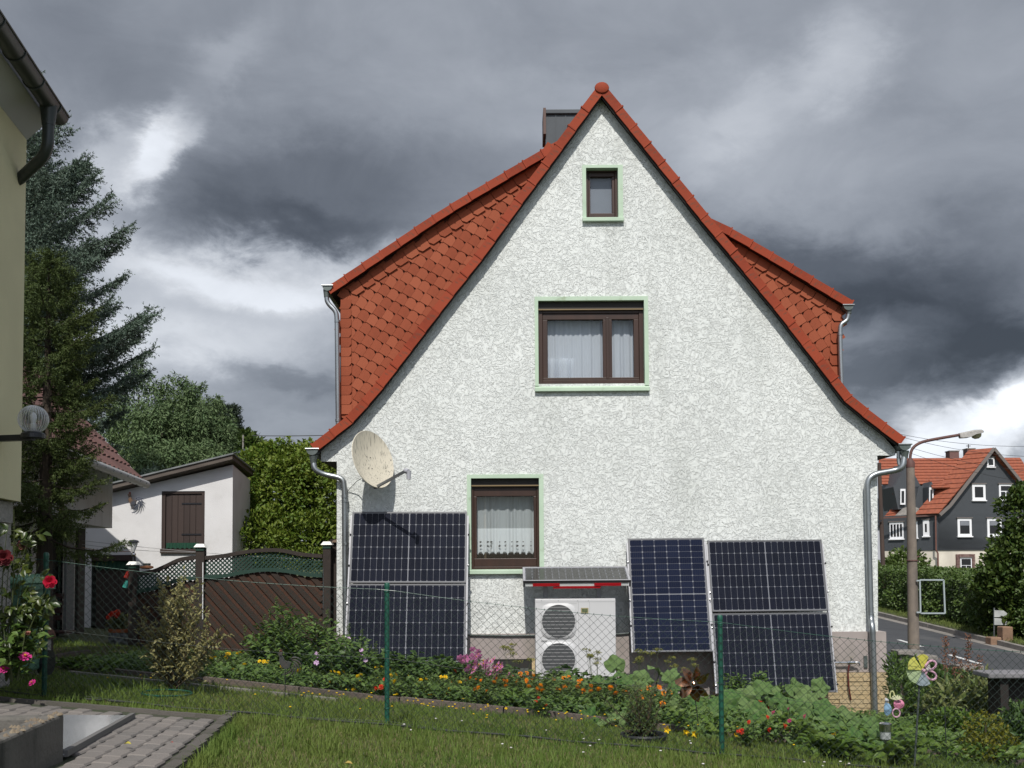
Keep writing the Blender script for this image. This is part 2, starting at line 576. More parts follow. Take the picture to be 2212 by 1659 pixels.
M_lace = mat('lace_curtain', (0.62, 0.65, 0.64), rough=0.9, transl=0.2, alpha=0.62)
M_lace2 = mat('lace_hem', (0.72, 0.74, 0.73), rough=0.9, transl=0.2, alpha=0.93)
M_blind = mat('grey_blind', (0.20, 0.21, 0.235), (0.17, 0.18, 0.20), rough=0.8, scale=2)
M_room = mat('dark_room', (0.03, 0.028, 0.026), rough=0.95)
M_reveal = mat('plank_soffit', (0.05, 0.037, 0.03), rough=0.8)

Y0 = 14.3                 # plane of the gable wall
YV = Y0 - 0.17            # front of the verge tiles
house = thing('gable_house', 'white roughcast house with steep red-tiled gable and three green-trimmed windows', 'house', P(1311, 1500, Y0))

LEFT_LOW = [(1300, 203), (1203, 337), (1118, 452), (1049, 549), (971, 648), (882, 765), (824, 841), (796, 874), (762, 912), (683, 975)]
RIGHT_LOW = [(1300, 203), (1412, 344), (1525, 487), (1591, 566), (1679, 673), (1768, 789), (1826, 866), (1874, 906), (1944, 960)]

def w2(px, py, Y=Y0):
    p = P(px, py, Y)
    return (p.x, p.z)
def rectw(px0, py0, px1, py1, Y=Y0):
    a, b, c, d = P(px0, py0, Y), P(px1, py0, Y), P(px0, py1, Y), P(px1, py1, Y)
    return ((a.x + c.x) / 2, (b.x + d.x) / 2, (c.z + d.z) / 2, (a.z + b.z) / 2)   # x0 x1 z0 z1

# ---- windows: (trim px, opening px, list of glass px, kind)
WINS = [
 dict(trim=(1258, 357.4, 1345.5, 480), op=(1266, 363.5, 1335, 468.5), glass=[(1276.3, 376, 1323.4, 455.5)], box=None, sill=4, cur='blind'),
 dict(trim=(1155.5, 641, 1400.6, 846), op=(1162.9, 649.6, 1391.8, 827), glass=[(1183.6, 687, 1304, 812.8), (1323.7, 687, 1371, 812.8)], box=667, sill=9, cur='net'),
 dict(trim=(1009, 1025, 1174.5, 1240), op=(1017.8, 1033, 1164.8, 1229), glass=[(1029.5, 1071, 1153.4, 1206)], box=1049, sill=5, cur='lace'),
]
holes = []
for w in WINS:
    x0, x1, z0, z1 = rectw(*w['op'])
    w['o'] = (x0, x1, z0, z1)
    e = .012
    holes.append([(x0 - e, z0 - e), (x1 + e, z0 - e), (x1 + e, z1 + e), (x0 - e, z1 + e)])

# ---- wall
zpl = P(1300, 1368, Y0).z
outer = [w2(727, 1380), w2(727, 997), w2(693.5, 997), w2(693.5, 976)]
outer += [w2(px + 3, py - 6) for px, py in reversed(LEFT_LOW[1:-1])] + [w2(1300, 200)] + [w2(px - 3, py - 6) for px, py in RIGHT_LOW[1:-1]]
outer += [w2(1934, 972), w2(1934, 984), w2(1895, 984), w2(1897, 1380)]
outer[0] = (outer[0][0], zpl); outer[-1] = (outer[-1][0], zpl)
outer[1] = (outer[0][0], outer[1][1])
loops = [[Vector((x, Y0, z)) for x, z in outer]] + [[Vector((x, Y0, z)) for x, z in reversed(h)] for h in holes]
tri = tessellate_polygon(loops)
pts = [p for l in loops for p in l]
wb = MB().add(pts, [tuple(t) for t in tri])
XL, XR = outer[0][0], outer[-1][0]
ze = outer[1][1]
YB = Y0 + 9
wb.add([(XL, Y0, zpl), (XL, YB, zpl), (XL, YB, ze), (XL, Y0, ze)], [(0, 1, 2, 3)])
wb.add([(XR, Y0, zpl), (XR, YB, zpl), (XR, YB, ze), (XR, Y0, ze)], [(0, 3, 2, 1)])
wb.add([(x, YB, z) for x, z in outer], [tuple(range(len(outer)))])
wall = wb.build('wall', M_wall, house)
# eaves boxes: soffit and outer face behind the plastered corner
for (a, b, zt) in ((outer[2][0], XL, outer[2][1]), (XR, outer[-4][0], outer[-3][1])):
    MB().box(a + .004, b - .004, Y0 + .004, YB - .01, zt + .004, zt + .03).build('eaves_soffit', M_reveal, house)
for x, zt, zz in ((outer[2][0], outer[2][1], outer[3][1]), (outer[-4][0], outer[-3][1], outer[-4][1])):
    MB().box(x - .012, x + .012, Y0 + .003, YB - .01, zt + .032, zz + .02).build('fascia_board', M_reveal, house)
# dark rooms behind the openings
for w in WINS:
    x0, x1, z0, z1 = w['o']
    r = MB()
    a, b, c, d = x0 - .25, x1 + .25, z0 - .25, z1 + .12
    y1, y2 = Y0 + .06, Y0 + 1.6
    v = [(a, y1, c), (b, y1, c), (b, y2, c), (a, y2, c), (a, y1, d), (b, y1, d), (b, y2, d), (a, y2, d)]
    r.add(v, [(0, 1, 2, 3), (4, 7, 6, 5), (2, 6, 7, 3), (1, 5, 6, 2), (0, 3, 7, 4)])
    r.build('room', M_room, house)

# ---- plinth and stone facing
px0, px1 = P(721, 1400, Y0 - .1).x, P(1915, 1400, Y0 - .1).x
zst = P(1850, 1452, Y0 - .1).z
plinth = MB().box(px0, px1, Y0 - .1, Y0 + 9.02, zst, zpl + .004).build('plinth', M_plinth, house)
plinth_lower = MB().box(px0 + .02, px1 - .02, Y0 - .085, Y0 + 8.9, zst - 1.6, zst - .002).build('plinth_core', M_plinth, house)
st = MB().box(-.5, .5, -.035, .02, -.5, .5).mesh('facing_stone', M_stone)
rs = random.Random(3)
zc = zst - .004
row = 0
hgt = P(1850, 1452, Y0 - .1).z - P(1850, 1461.5, Y0 - .1).z
xs_from = P(1560, 1500, Y0 - .1).x
while zc > zst - 0.72:
    x = xs_from + (0 if row % 2 else -.13)
    while x < px1 - .01:
        L_ = rs.uniform(.2, .34)
        xe = min(x + L_, px1 + .004)
        if xe - x > .04:
            M = Matrix.Translation(((x + xe) / 2, Y0 - .1 - rs.uniform(0, .014), zc - hgt / 2)) @ Matrix.Rotation(rs.uniform(-.03, .03), 4, 'Y') @ Matrix.Diagonal((xe - x - .006, 1, hgt - .006, 1))
            piece('facing_stone', st, M, plinth)
        x = xe
    zc -= hgt
    row += 1
# pipe clip line along the top of the plinth
MB().tube([P(1006, 1372, Y0 - .12), P(1100, 1373.5, Y0 - .12), P(1230, 1372, Y0 - .12), P(1340, 1369.5, Y0 - .12), P(1368, 1367, Y0 - .12)], .012, 6).build('cable_conduit', M_zincdark, house)
# cellar window
x0, x1, z0, z1 = rectw(1066, 1424, 1149, 1462, Y0 - .1)
cw = MB().box(x0, x1, Y0 - .106, Y0 - .098, z0, z1).build('cellar_window', M_room, house)
MB().box(x1, x1 + .045, Y0 - .125, Y0 - .09, z0, z1 + .01).build('window_jamb', M_stone, cw)
MB().box(x0 - .02, x1 + .05, Y0 - .12, Y0 - .09, z1 + .002, z1 + .03).build('lintel', M_plinth, cw)
MB().box(x0 + .05, x1 - .05, Y0 - .118, Y0 - .108, z0 + .02, z0 + .12).build('window_pane', mat('cellar_pane', (.10, .11, .10), rough=.3), cw)

# ---- windows
def curtain(x0, x1, z0, z1, y, amp, waves, name, m, parent, scallop=0.0, seed=0):
    r = random.Random(seed)
    n = 160
    phs = [(r.uniform(.6, 1.6), r.uniform(0, 6.28), r.uniform(.4, 1)) for _ in range(4)]
    def off(t, k):
        s = sum(a * math.sin(2 * math.pi * waves * f * t + p) for f, p, a in phs)
        return s * amp * (.55 + .45 * k)
    V, F_ = [], []
    rows = 8
    for j in range(rows + 1):
        k = j / rows
        for i in range(n + 1):
            t = i / n
            z = z1 + (z0 - z1) * k
            if j == rows and scallop: z += scallop * (.5 + .5 * math.sin(2 * math.pi * waves * 1.3 * t + 1)) + scallop * .6 * r.random()
            V.append((x0 + (x1 - x0) * t, y + off(t, k), z))
    for j in range(rows):
        for i in range(n):
            a = j * (n + 1) + i
            F_.append((a, a + 1, a + n + 2, a + n + 1))
    b = MB().add(V, F_)
    return b.build(name, m, parent, smooth=True)

for wi, w in enumerate(WINS):
    x0, x1, z0, z1 = w['o']
    tx0, tx1, tz0, tz1 = rectw(*w['trim'])
    win = MB()
    # frame bars fill the opening round the glass panes
    gl = [rectw(*g) for g in w['glass']]
    gx0, gx1, gz0, gz1 = gl[0][0], gl[-1][1], gl[0][2], gl[0][3]
    ztop = z1 if not w['box'] else P((w['op'][0] + w['op'][2]) / 2, w['box'], Y0).z
    yf, yb = Y0 + .085, Y0 + .15
    fw = (x1 - gx1) * .45
    win.box(x0, x0 + fw, yf, yb, z0, ztop); win.box(x1 - fw, x1, yf, yb, z0, ztop)
    win.box(x0 + fw, x1 - fw, yf, yb, ztop - fw * .7, ztop); win.box(x0 + fw, x1 - fw, yf, yb, z0, z0 + fw)
    frame = win.build('window', M_brown, house, bevel=.004)
    sash = MB()
    ys, yt = yf + .012, yb + .01
    xs0, xs1 = x0 + fw + .002, x1 - fw - .002
    sash.box(xs0, gx0, ys, yt, gz0, gz1); sash.box(gx1, xs1, ys, yt, gz0, gz1)
    sash.box(xs0, xs1, ys, yt, gz1, ztop - fw * .7 - .002); sash.box(xs0, xs1, ys, yt, z0 + fw + .002, gz0)
    if len(gl) == 2:
        sash.box(gl[0][1], gl[1][0], ys, yt, gz0, gz1)
        mx = (gl[0][1] + gl[1][0]) / 2
        sash.box(mx - .022, mx + .022, ys - .018, ys - .002, gz0 - .03, gz1 + .03)
    sash.build('sash', M_brown, frame, bevel=.006)
    for g in gl:
        MB().add([(g[0] - .004, yb - .012, g[2] - .004), (g[1] + .004, yb - .012, g[2] - .004), (g[1] + .004, yb - .012, g[3] + .004), (g[0] - .004, yb - .012, g[3] + .004)], [(0, 1, 2, 3)]).build('pane', M_glass, frame)
    # reveal and raised plaster surround, in pale green
    sur = MB()
    yo, yi = Y0 - .022, Y0 + .17
    s = w['sill']
    zs = P(w['trim'][0], w['trim'][3] - s - 3, Y0).z
    sur.box(tx0, x0, yo, yi, zs, tz1); sur.box(x1, tx1, yo, yi, zs, tz1); sur.box(x0, x1, yo, yi, z1, tz1)
    sur.build('window_surround', M_green, frame)
    sl = MB()
    sl.hexa([(tx0 - .005, Y0 - .06, tz0), (tx1 + .005, Y0 - .06, tz0), (tx1 + .005, Y0 + .1, tz0), (tx0 - .005, Y0 + .1, tz0),
             (tx0 - .005, Y0 - .06, tz0 + .055), (tx1 + .005, Y0 - .06, tz0 + .055), (tx1 + .005, Y0 + .1, z0 - .003), (tx0 - .005, Y0 + .1, z0 - .003)])
    sl.build('window_sill', M_green, frame, bevel=.006)
    if w['box']:
        MB().box(x0 + .002, x1 - .002, Y0 + .05, Y0 + .16, ztop + .004, z1 - .003).build('shutter_box', M_box, frame)
        MB().box(x0 + .002, x1 - .002, Y0 + .044, Y0 + .062, ztop - .004, ztop + .012).build('shutter_strip', mat('strip_%d' % wi, (.20, .14, .07), rough=.5), frame)
    yc = Y0 + .26
    if w['cur'] == 'blind':
        MB().box(gx0 - .02, gx1 + .02, yb + .03, yb + .035, gz0 - .02, gz1 + .02).build('roller_blind', M_blind, frame)
    elif w['cur'] == 'net':
        curtain(gx0 - .08, gx1 + .08, gz0 - .1, gz1 + .08, yc, .012, 13, 'net_curtain', M_net, frame, seed=4)
        xm = gx0 + (gl[0][1] - gl[0][0]) * .47
        curtain(gx0 - .02, xm, gz0 - .1, gz0 + (gz1 - gz0) * .36, yc - .05, .01, 9, 'short_curtain', M_net, frame, seed=9)
        MB().box(gx0 - .2, gx1 + .2, yc + .12, yc + .13, gz0 - .2, gz1 + .1).build('inner_blind', M_blind, frame)
    else:
        zb = P(1090, 1194, Y0).z
        zh = P(1090, 1140, Y0).z
        curtain(gx0 - .05, gx1 + .05, zb, gz1 + .06, yc, .014, 8, 'lace_curtain', M_lace, frame, scallop=.0, seed=21)
        curtain(gx0 - .05, gx1 + .05, zb - .03, zh, yc - .012, .014, 8, 'lace_hem', M_lace2, frame, scallop=.05, seed=21)
        # dark cut-outs of the lace pattern along the hem
        hm = MB()
        rr = random.Random(5)
        for k in range(9):
            cx = gx0 + (gx1 - gx0) * (k + .5 + rr.uniform(-.25, .25)) / 9
            for dz in (.10, .16):
                a = rr.uniform(.012, .024)
                q = [(cx + a * math.cos(t), yc - .05, zb + dz + a * .7 * math.sin(t)) for t in (0.2, 1.6, 2.9, 4.4)]
                hm.add(q, [(0, 1, 2, 3)])
        hm.build('lace_openings', M_room, frame, kind='stuff')
        MB().box(gx0 + .1, gx0 + .13, yc + .05, yc + .08, gz0 - .1, gz1).build('inner_post', mat('pale_wood', (.35, .24, .13)), frame)

# ---- roof: slab, verge tiles, ridge
def resample(pts, step):
    out = [pts[0].copy()]
    acc = 0.0
    segs = []
    for a, b in zip(pts, pts[1:]): segs.append((a, b, (b - a).length))
    tot = sum(s[2] for s in segs)
    n = max(1, round(tot / step))
    st_ = tot / n
    want = st_
    pos = 0
    for a, b, l in segs:
        while want <= pos + l + 1e-6 and len(out) <= n:
            out.append(a.lerp(b, (want - pos) / l)); want += st_
        pos += l
    return out

roof = MB()
polyL = [P(x, y, YV) for x, y in LEFT_LOW]
polyR = [P(x, y, YV) for x, y in RIGHT_LOW]
TH = .125
def offs(poly, d, side):
    out = []
    for i, p in enumerate(poly):
        t = (poly[min(i + 1, len(poly) - 1)] - poly[max(i - 1, 0)])
        n = Vector((-t.z, 0, t.x)) if side > 0 else Vector((t.z, 0, -t.x))
        n.normalize()
        if n.z < 0: n = -n
        out.append(p + n * d)
    return out
def slab(poly, lo, hi, ya, yb):
    b = MB()
    A, B = offs(poly, lo, 1), offs(poly, hi, 1)
    n = len(poly)
    V = [(p.x, ya, p.z) for p in A] + [(p.x, ya, p.z) for p in B] + [(p.x, yb, p.z) for p in A] + [(p.x, yb, p.z) for p in B]
    F_ = []
    for i in range(n - 1):
        F_ += [(i, i + 1, n + i + 1, n + i), (2 * n + i, 3 * n + i, 3 * n + i + 1, 2 * n + i + 1), (i, 2 * n + i, 2 * n + i + 1, i + 1), (n + i, n + i + 1, 3 * n + i + 1, 3 * n + i)]
    F_ += [(0, n, 3 * n, 2 * n), (n - 1, 3 * n - 1, 4 * n - 1, 2 * n - 1)]
    return b.add(V, F_)
rp = MB()
for poly in (polyL, polyR):
    s_ = slab(poly, .0, TH - .028, YV + .024, YB + .3)
    rp.add(s_.v, s_.f)
roof = rp.build('roof', M_dark, house)
for poly in (polyL, polyR):      # the tiled sheet beyond the verge
    slab(poly, TH - .024, TH + .006, YV + .26, YB + .3).build('tiled_slope', M_tile, roof)

def tile_mesh(h, dep, th=.02):
    b = MB()
    L_ = 1.0
    b.box(0, L_, 0, th, -.004, h)                # flap seen from the front
    b.box(0, L_, th, dep, h - th, h)             # upper plate
    b.box(L_ - .05, L_ + .012, -.008, dep, h - .005, h + .012)   # raised lower lip
    b.box(L_ - .05, L_ + .012, -.009, .012, -.010, h - .005)
    return b
tm = tile_mesh(TH, .27).mesh('verge_tile', M_tile)
def lay_tiles(poly, step, parent, me, h, jit=0.0, name='verge_tile', y_up=True):
    pp = resample(poly, step)
    for a, b in zip(pp, pp[1:]):
        t = (b - a); Ls = t.length; t.normalize()
        n = Vector((-t.z, 0, t.x))
        if n.z < 0: n = -n
        y = Vector((0, 1, 0))
        tilt = .035
        t2 = (t + n * tilt * .6).normalized()
        n2 = Vector((-t2.z, 0, t2.x));
        if n2.z < 0: n2 = -n2
        M = Matrix(((t2.x, y.x, n2.x, a.x), (t2.y, y.y, n2.y, a.y), (t2.z, y.z, n2.z, a.z), (0, 0, 0, 1))) @ Matrix.Translation((0, random.uniform(-.004, .004), -.006)) @ Matrix.Rotation(random.uniform(-.006, .006), 4, 'Y') @ Matrix.Diagonal((Ls, 1, 1, 1))
        piece(name, me, M, parent)
lay_tiles(polyL, .325, roof, tm, TH)
lay_tiles(polyR, .325, roof, tm, TH)
# dark strip below the tiles, put in for the shadow under the verge
for poly in (polyL, polyR):
    slab(poly, -.028, -.002, YV + .03, YV + .05).build('verge_shadow_strip', M_dark, roof)
# ridge: end disc and ridge tiles
rc = P(1300, 188, YV)
ridge = MB()
MR = Matrix.Rotation(R(-90), 3, 'X')
ridge.lathe([(0.0, -.03), (.07, -.03), (.100, -.02), (.106, 0.0), (.098, .02), (.098, .4)], (rc.x, YV - .0, rc.z - .012), 20, Matrix.Diagonal((1, 1, .78)) @ MR)
ridge.build('ridge_cap', M_tile, roof, smooth=True)
rr = MB()
for k in range(24):
    y = YV + .3 + k * .38
    rr.lathe([(.095, 0), (.105, .36), (.098, .40)], (rc.x, y, rc.z - .02), 12, Matrix.Diagonal((1, 1, .8)) @ MR)
rr.build('ridge_tiles', M_tile, roof, smooth=True)

# ---- chimney, slate clad, behind the ridge
ch = MB()
YC = 17.0
a, b = P(1179, 300, YC), P(1245, 248, YC)
ch.box(a.x, b.x + .3, YC, YC + .5, P(1200, 430, YC).z, P(1200, 246, YC).z)
chim = ch.build('chimney', M_slate, house)
a, b = P(1174.5, 245, YC - .04), P(1250, 235.5, YC - .04)
MB().box(a.x, b.x + .3, YC - .04, YC + .54, a.z, b.z).build('chimney_cap', M_slate, chim, bevel=.01)
for k in range(1, 4):
    x = P(1179, 300, YC).x + k * .17
    MB().box(x, x + .012, YC - .012, YC - .002, P(1200, 380, YC).z, P(1200, 248, YC).z).build('seam', M_slate, chim)
MB().box(P(1174.5, 245, YC).x - .01, P(1176.5, 245, YC).x + .02, YC - .06, YC + .5, P(1200, 292, YC).z, P(1200, 236, YC).z).build('flashing', mat('rusty_flashing', (.09, .05, .04), rough=.6), chim)

# ---- dormers: shingled cheeks, verge tiles, gutters
def shingle_mesh(a, b, th=.008):
    """shingle in its own frame: x along the course, z across it; two clipped lower corners"""
    c = .3
    poly = [(-.475, .475), (.475, .475), (.475, -.48 + c), (.25, -.52), (-.475, -.52)]
    B = MB()
    V = [(x * a, -th, z * b) for x, z in poly] + [(x * a, 0, z * b) for x, z in poly]
    n = len(poly)
    B.add(V, [tuple(range(n)), tuple(reversed(range(n, 2 * n)))] + [(i, (i + 1) % n, (i + 1) % n + n, i + n) for i in range(n)])
    return B
def inside(p, poly):
    x, z = p
    c = False
    n = len(poly)
    for i in range(n):
        x1, z1 = poly[i]; x2, z2 = poly[(i + 1) % n]
        if (z1 > z) != (z2 > z) and x < (x2 - x1) * (z - z1) / (z2 - z1) + x1: c = not c
    return c
tmd = tile_mesh(.115, 2.6).mesh('dormer_verge_tile', M_tile)
def dormer(side, cheek_px, roof_px, YD, top_strip, edge_x, edge_y):
    d = MB()
    poly = [w2(x, y, YD) for x, y in cheek_px]
    d.prism([(x, YD, z) for x, z in poly], (0, 3.2, 0))
    dm = d.build('dormer', M_shjoint, house)
    # field shingles, laid on the slant
    a_, b_ = .165, .150
    sm = shingle_mesh(a_, b_).mesh('shingle', M_shingle)
    u = Vector((math.cos(R(51)), math.sin(R(51)))) * (1 if side < 0 else 1)
    if side > 0: u = Vector((-u.x, u.y))
    v = Vector((math.cos(R(-27)), math.sin(R(-27))))
    if side > 0: v = Vector((-v.x, v.y))
    cx = sum(p[0] for p in poly) / len(poly); cz = sum(p[1] for p in poly) / len(poly)
    for i in range(-30, 31):
        for j in range(-30, 31):
            q = Vector((cx, cz)) + u * (i * a_) + v * (j * b_)
            if not inside(q, poly): continue
            # course axis u goes up the slope; the shingle hangs toward v
            yy = YD - .012 - .004 * ((i * 7 + j * 3) % 3)
            X = Vector((u.x, 0, u.y)); Zd = Vector((-v.x, 0, -v.y))
            tilt = Vector((0, -.02, 0))
            M = Matrix(((X.x, 0, Zd.x, q.x), (X.y + .016, 1, Zd.y + .05, yy), (X.z, 0, Zd.z, q.y), (0, 0, 0, 1)))
            piece('shingle', sm, M, dm)
    # border course under the verge, border course up the outer edge
    bs = shingle_mesh(.20, .17).mesh('border_shingle', M_shingle)
    A, B = P(*top_strip[0], YD), P(*top_strip[1], YD)
    t = (B - A); n = int(t.length / .2); t.normalize()
    nn = Vector((-t.z, 0, t.x));
    if nn.z < 0: nn = -nn
    for k in range(n):
        q = A + t * ((k + .5) * .2) - nn * .055
        M = Matrix(((t.x, 0, nn.x, q.x), (0 + .03, 1, .05, YD - .035), (t.z, 0, nn.z, q.z), (0, 0, 0, 1)))
        piece('shingle', bs, M, dm)
    es = shingle_mesh(.165, .145).mesh('edge_shingle', M_shingle)
    x0_, x1_ = edge_x; y0_, y1_ = edge_y
    A, B = P(x0_, y0_, YD), P(x1_, y1_, YD)
    n = int((A - B).length / .145)
    for k in range(n):
        q = A.lerp(B, (k + .5) / n)
        M = Matrix(((1 if side < 0 else -1, 0, 0, q.x), (0, 1, .06, YD - .036), (0, 0, 1, q.z), (0, 0, 0, 1)))
        piece('shingle', es, M, dm)
    # roof of the dormer with its verge
    pv = [P(x, y, YD - .16) for x, y in roof_px]
    rb = slab(pv, .0, .09, YD - .13, YD + 3.0)
    dr = rb.build('dormer_roof', M_dark, house)
    lay_tiles(pv, .33, dr, tmd, .115)
    return dm
dormer(-1, [(735, 628), (735, 912), (775, 905), (835, 850), (900, 765), (985, 655), (1062, 552), (1130, 458), (1205, 352), (1185, 318)],
       [(1215, 316), (1180, 336), (960, 467), (724, 627), (714, 634)][::1], 14.9, ((1180, 345), (742, 634)), (748, 750), (648, 895))
dormer(1, [(1819, 656), (1810, 830), (1785, 800), (1700, 690), (1610, 578), (1570, 520), (1585, 512)],
       [(1530, 486), (1583, 512), (1700, 582), (1820, 655), (1836, 664)], 14.9, ((1590, 530), (1814, 668)), (1807, 1800), (672, 815))

# ---- gutters and downpipes
def pipe(pts, r=.04):
    o = MB().tube(pts, r, 12).build('downpipe', M_zinc, house, smooth=True)
    return o
def bend(pts, k=6):
    """round off a polyline with quadratic corners"""
    out = [pts[0]]
    for i in range(1, len(pts) - 1):
        a, b, c = pts[i - 1], pts[i], pts[i + 1]
        d1 = min((a - b).length, .22) * .5; d2 = min((c - b).length, .22) * .5
        p, q = b + (a - b).normalized() * d1, b + (c - b).normalized() * d2
        for j in range(k + 1):
            t = j / k
            out.append(p * (1 - t) ** 2 + b * 2 * t * (1 - t) + q * t * t)
    out.append(pts[-1])
    return out
def gutter(px, py, r, y0, y1):
    """half-round gutter running back along the eaves, seen at its front end"""
    c = P(px, py, y0)
    g = MB()
    prof = [(math.cos(a) * r, math.sin(a) * r) for a in [math.pi + math.pi * k / 12 for k in range(13)]]
    V = [(c.x + x, y, c.z + z) for y in (y0, y1) for x, z in prof] + [(c.x + x * .9, y, c.z + z * .9) for y in (y0, y1) for x, z in prof]
    F_ = []
    for i in range(12):
        F_ += [(i, i + 1, 13 + i + 1, 13 + i), (26 + i, 39 + i, 39 + i + 1, 26 + i + 1)]
    F_.append(tuple(range(13)))
    g.add(V, F_)
    o = g.build('gutter', M_zincdark, house, smooth=True)
    MB().tube([(c.x + (r + .012) * s, y0 - .004, c.z + .004) for s in (-1, 1)], .012, 8).build('gutter_rim', M_zinc, o)
    return o
def hopper(px, ptop, pbot, wt_, wb_, Y):
    a, b = P(px, ptop, Y), P(px, pbot, Y)
    return MB().lathe([(wb_, b.z), (wb_ * 1.05, b.z + .03), (wt_, a.z - .02), (wt_ * 1.06, a.z)], (a.x, a.y, 0), 12).build('downpipe_funnel', M_zincdark, house, smooth=True)
def collars(pxs, Y, r=.047):
    for x, y in pxs:
        c = P(x, y, Y)
        MB().lathe([(r * .86, -.02), (r, -.018), (r, .018), (r * .86, .02)], c, 12).build('pipe_collar', M_zinc, house, smooth=True)
YP = Y0 - .09
gutter(674, 970, .085, YV - .02, YB)
hopper(677, 984, 1000, .06, .045, YV + .05)
pipe(bend([P(677, 998, YV + .05), P(679, 1015, YV + .03), P(700, 1025, YP), P(741, 1033, YP), P(744, 1052, YP), P(745, 1200, YP), P(746, 1300, YP - .03), P(747, 1420, YP - .05)]))
collars([(744.5, 1073), (745, 1082), (746, 1175), (746, 1283)], YP)
gutter(1955.5, 960, .085, YV - .02, YB)
hopper(1954, 974, 990, .06, .045, YV + .05)
pipe(bend([P(1953, 988, YV + .05), P(1950, 1010, YV + .03), P(1935, 1016, YP), P(1888, 1024, YP), P(1873, 1038, YP), P(1874.5, 1100, YP), P(1881, 1338, YP), P(1884, 1352, YP - .1), P(1885, 1375, YP - .1), P(1890, 1548, YP - .1)]), .043)
collars([(1876, 1110), (1881, 1328)], YP); collars([(1888.5, 1490), (1884.5, 1366)], YP - .1)
MB().tube(bend([P(1941, 975, YV + .12), P(1941, 1000, YV + .12), P(1946, 1008, YV + .1)]), .03, 8).build('overflow_pipe', M_zinc, house, smooth=True)
YQ = 14.78
gutter(707, 617, .075, YQ - .06, YQ + 3)
hopper(705.5, 626, 642, .05, .04, YQ)
pipe(bend([P(705.5, 640, YQ), P(707, 655, YQ), P(726, 672, YQ), P(728, 690, YQ), P(729.5, 830, YQ), P(730.5, 925, YQ)]), .036)
collars([(728.5, 694), (730.2, 908)], YQ, .042)
gutter(1833, 659, .075, YQ - .06, YQ + 3)
hopper(1833, 664, 678, .05, .04, YQ)
pipe(bend([P(1833, 678, YQ), P(1830, 693, YQ), P(1816, 700, YQ), P(1814.5, 716, YQ), P(1816, 780, YQ), P(1818, 830, YQ)]), .034)
collars([(1814.7, 722)], YQ, .04)
# ================================================================== solar panels
M_alu = mat('aluminium', (0.40, 0.40, 0.42), (0.33, 0.33, 0.35), rough=0.5, metal=0.3, scale=3)
M_frameblk = mat('black_frame', (0.03, 0.03, 0.032), rough=0.4)
M_frame = mat('silver_frame', (0.12, 0.12, 0.125), rough=0.4, metal=0.3)
M_back = mat('white_backsheet', (0.15, 0.155, 0.175), rough=0.35)
def cell_mat(name, c, lines):
    m = mat(name, c, rough=0.07, spec=0.05, island=tuple(x * 1.35 for x in c))
    return m
M_cell = cell_mat('silicon_cell', (0.0085, 0.010, 0.017), 0)
M_cellb = cell_mat('silicon_cell_blue', (0.009, 0.012, 0.026), 0)
M_cellg = mat('silicon_cell_grey', (0.042, 0.042, 0.040), rough=0.12, spec=0.35)
M_bus = mat('busbar', (0.02, 0.021, 0.026), rough=0.3)
M_bolt = mat('bolt_black', (0.04, 0.04, 0.045), rough=0.35, metal=0.5)
M_boltc = mat('bolt_steel', (0.6, 0.6, 0.6), rough=0.25, metal=0.9)

def quad_frame(tl, tr, bl, br, Yt, Yb):
    a, b, c, d = P(*tl, Yt), P(*tr, Yt), P(*bl, Yb), P(*br, Yb)
    u = ((b - a) + (d - c)).normalized()
    v = ((c - a) + (d - b))
    v = (v - u * v.dot(u)).normalized()
    w = ((b - a).length + (d - c).length) / 2
    h = (((c - a).dot(v)) + ((d - b).dot(v))) / 2
    ctr = (a + b + c + d) / 4
    n = u.cross(v)          # toward the camera side
    if n.y > 0: n = -n
    o = ctr - u * w / 2 - v * h / 2
    return o, u, v, n, w, h
def frameM(o, u, v, n):
    """local x along u, y along v (down), z along n (out)"""
    return Matrix(((u.x, v.x, n.x, o.x), (u.y, v.y, n.y, o.y), (u.z, v.z, n.z, o.z), (0, 0, 0, 1)))

CELLM = {}
def cell_mesh(w, h, m, lines, vert):
    k = (round(w, 4), round(h, 4), m.name)
    if k in CELLM: return CELLM[k]
    c = min(w, h) * .13
    b = MB()
    p = [(c, 0), (w - c, 0), (w, c), (w, h - c), (w - c, h), (c, h), (0, h - c), (0, c)]
    b.add([(x, y, 0) for x, y in p] + [(x, y, .0012) for x, y in p], [tuple(range(8, 16))] + [(i, (i + 1) % 8, (i + 1) % 8 + 8, i + 8) for i in range(8)])
    b.cur = 1
    for i in range(lines):
        if vert:
            x = w * (i + .5) / lines
            b.add([(x - .0006, c * .3, .0016), (x + .0006, c * .3, .0016), (x + .0006, h - c * .3, .0016), (x - .0006, h - c * .3, .0016)], [(0, 1, 2, 3)])
        else:
            y = h * (i + .5) / lines
            b.add([(c * .3, y - .0006, .0016), (c * .3, y + .0006, .0016), (w - c * .3, y + .0006, .0016), (w - c * .3, y - .0006, .0016)], [(0, 1, 2, 3)])
    me = b.mesh('solar_cell', [m, M_bus])
    CELLM[k] = me
    return me

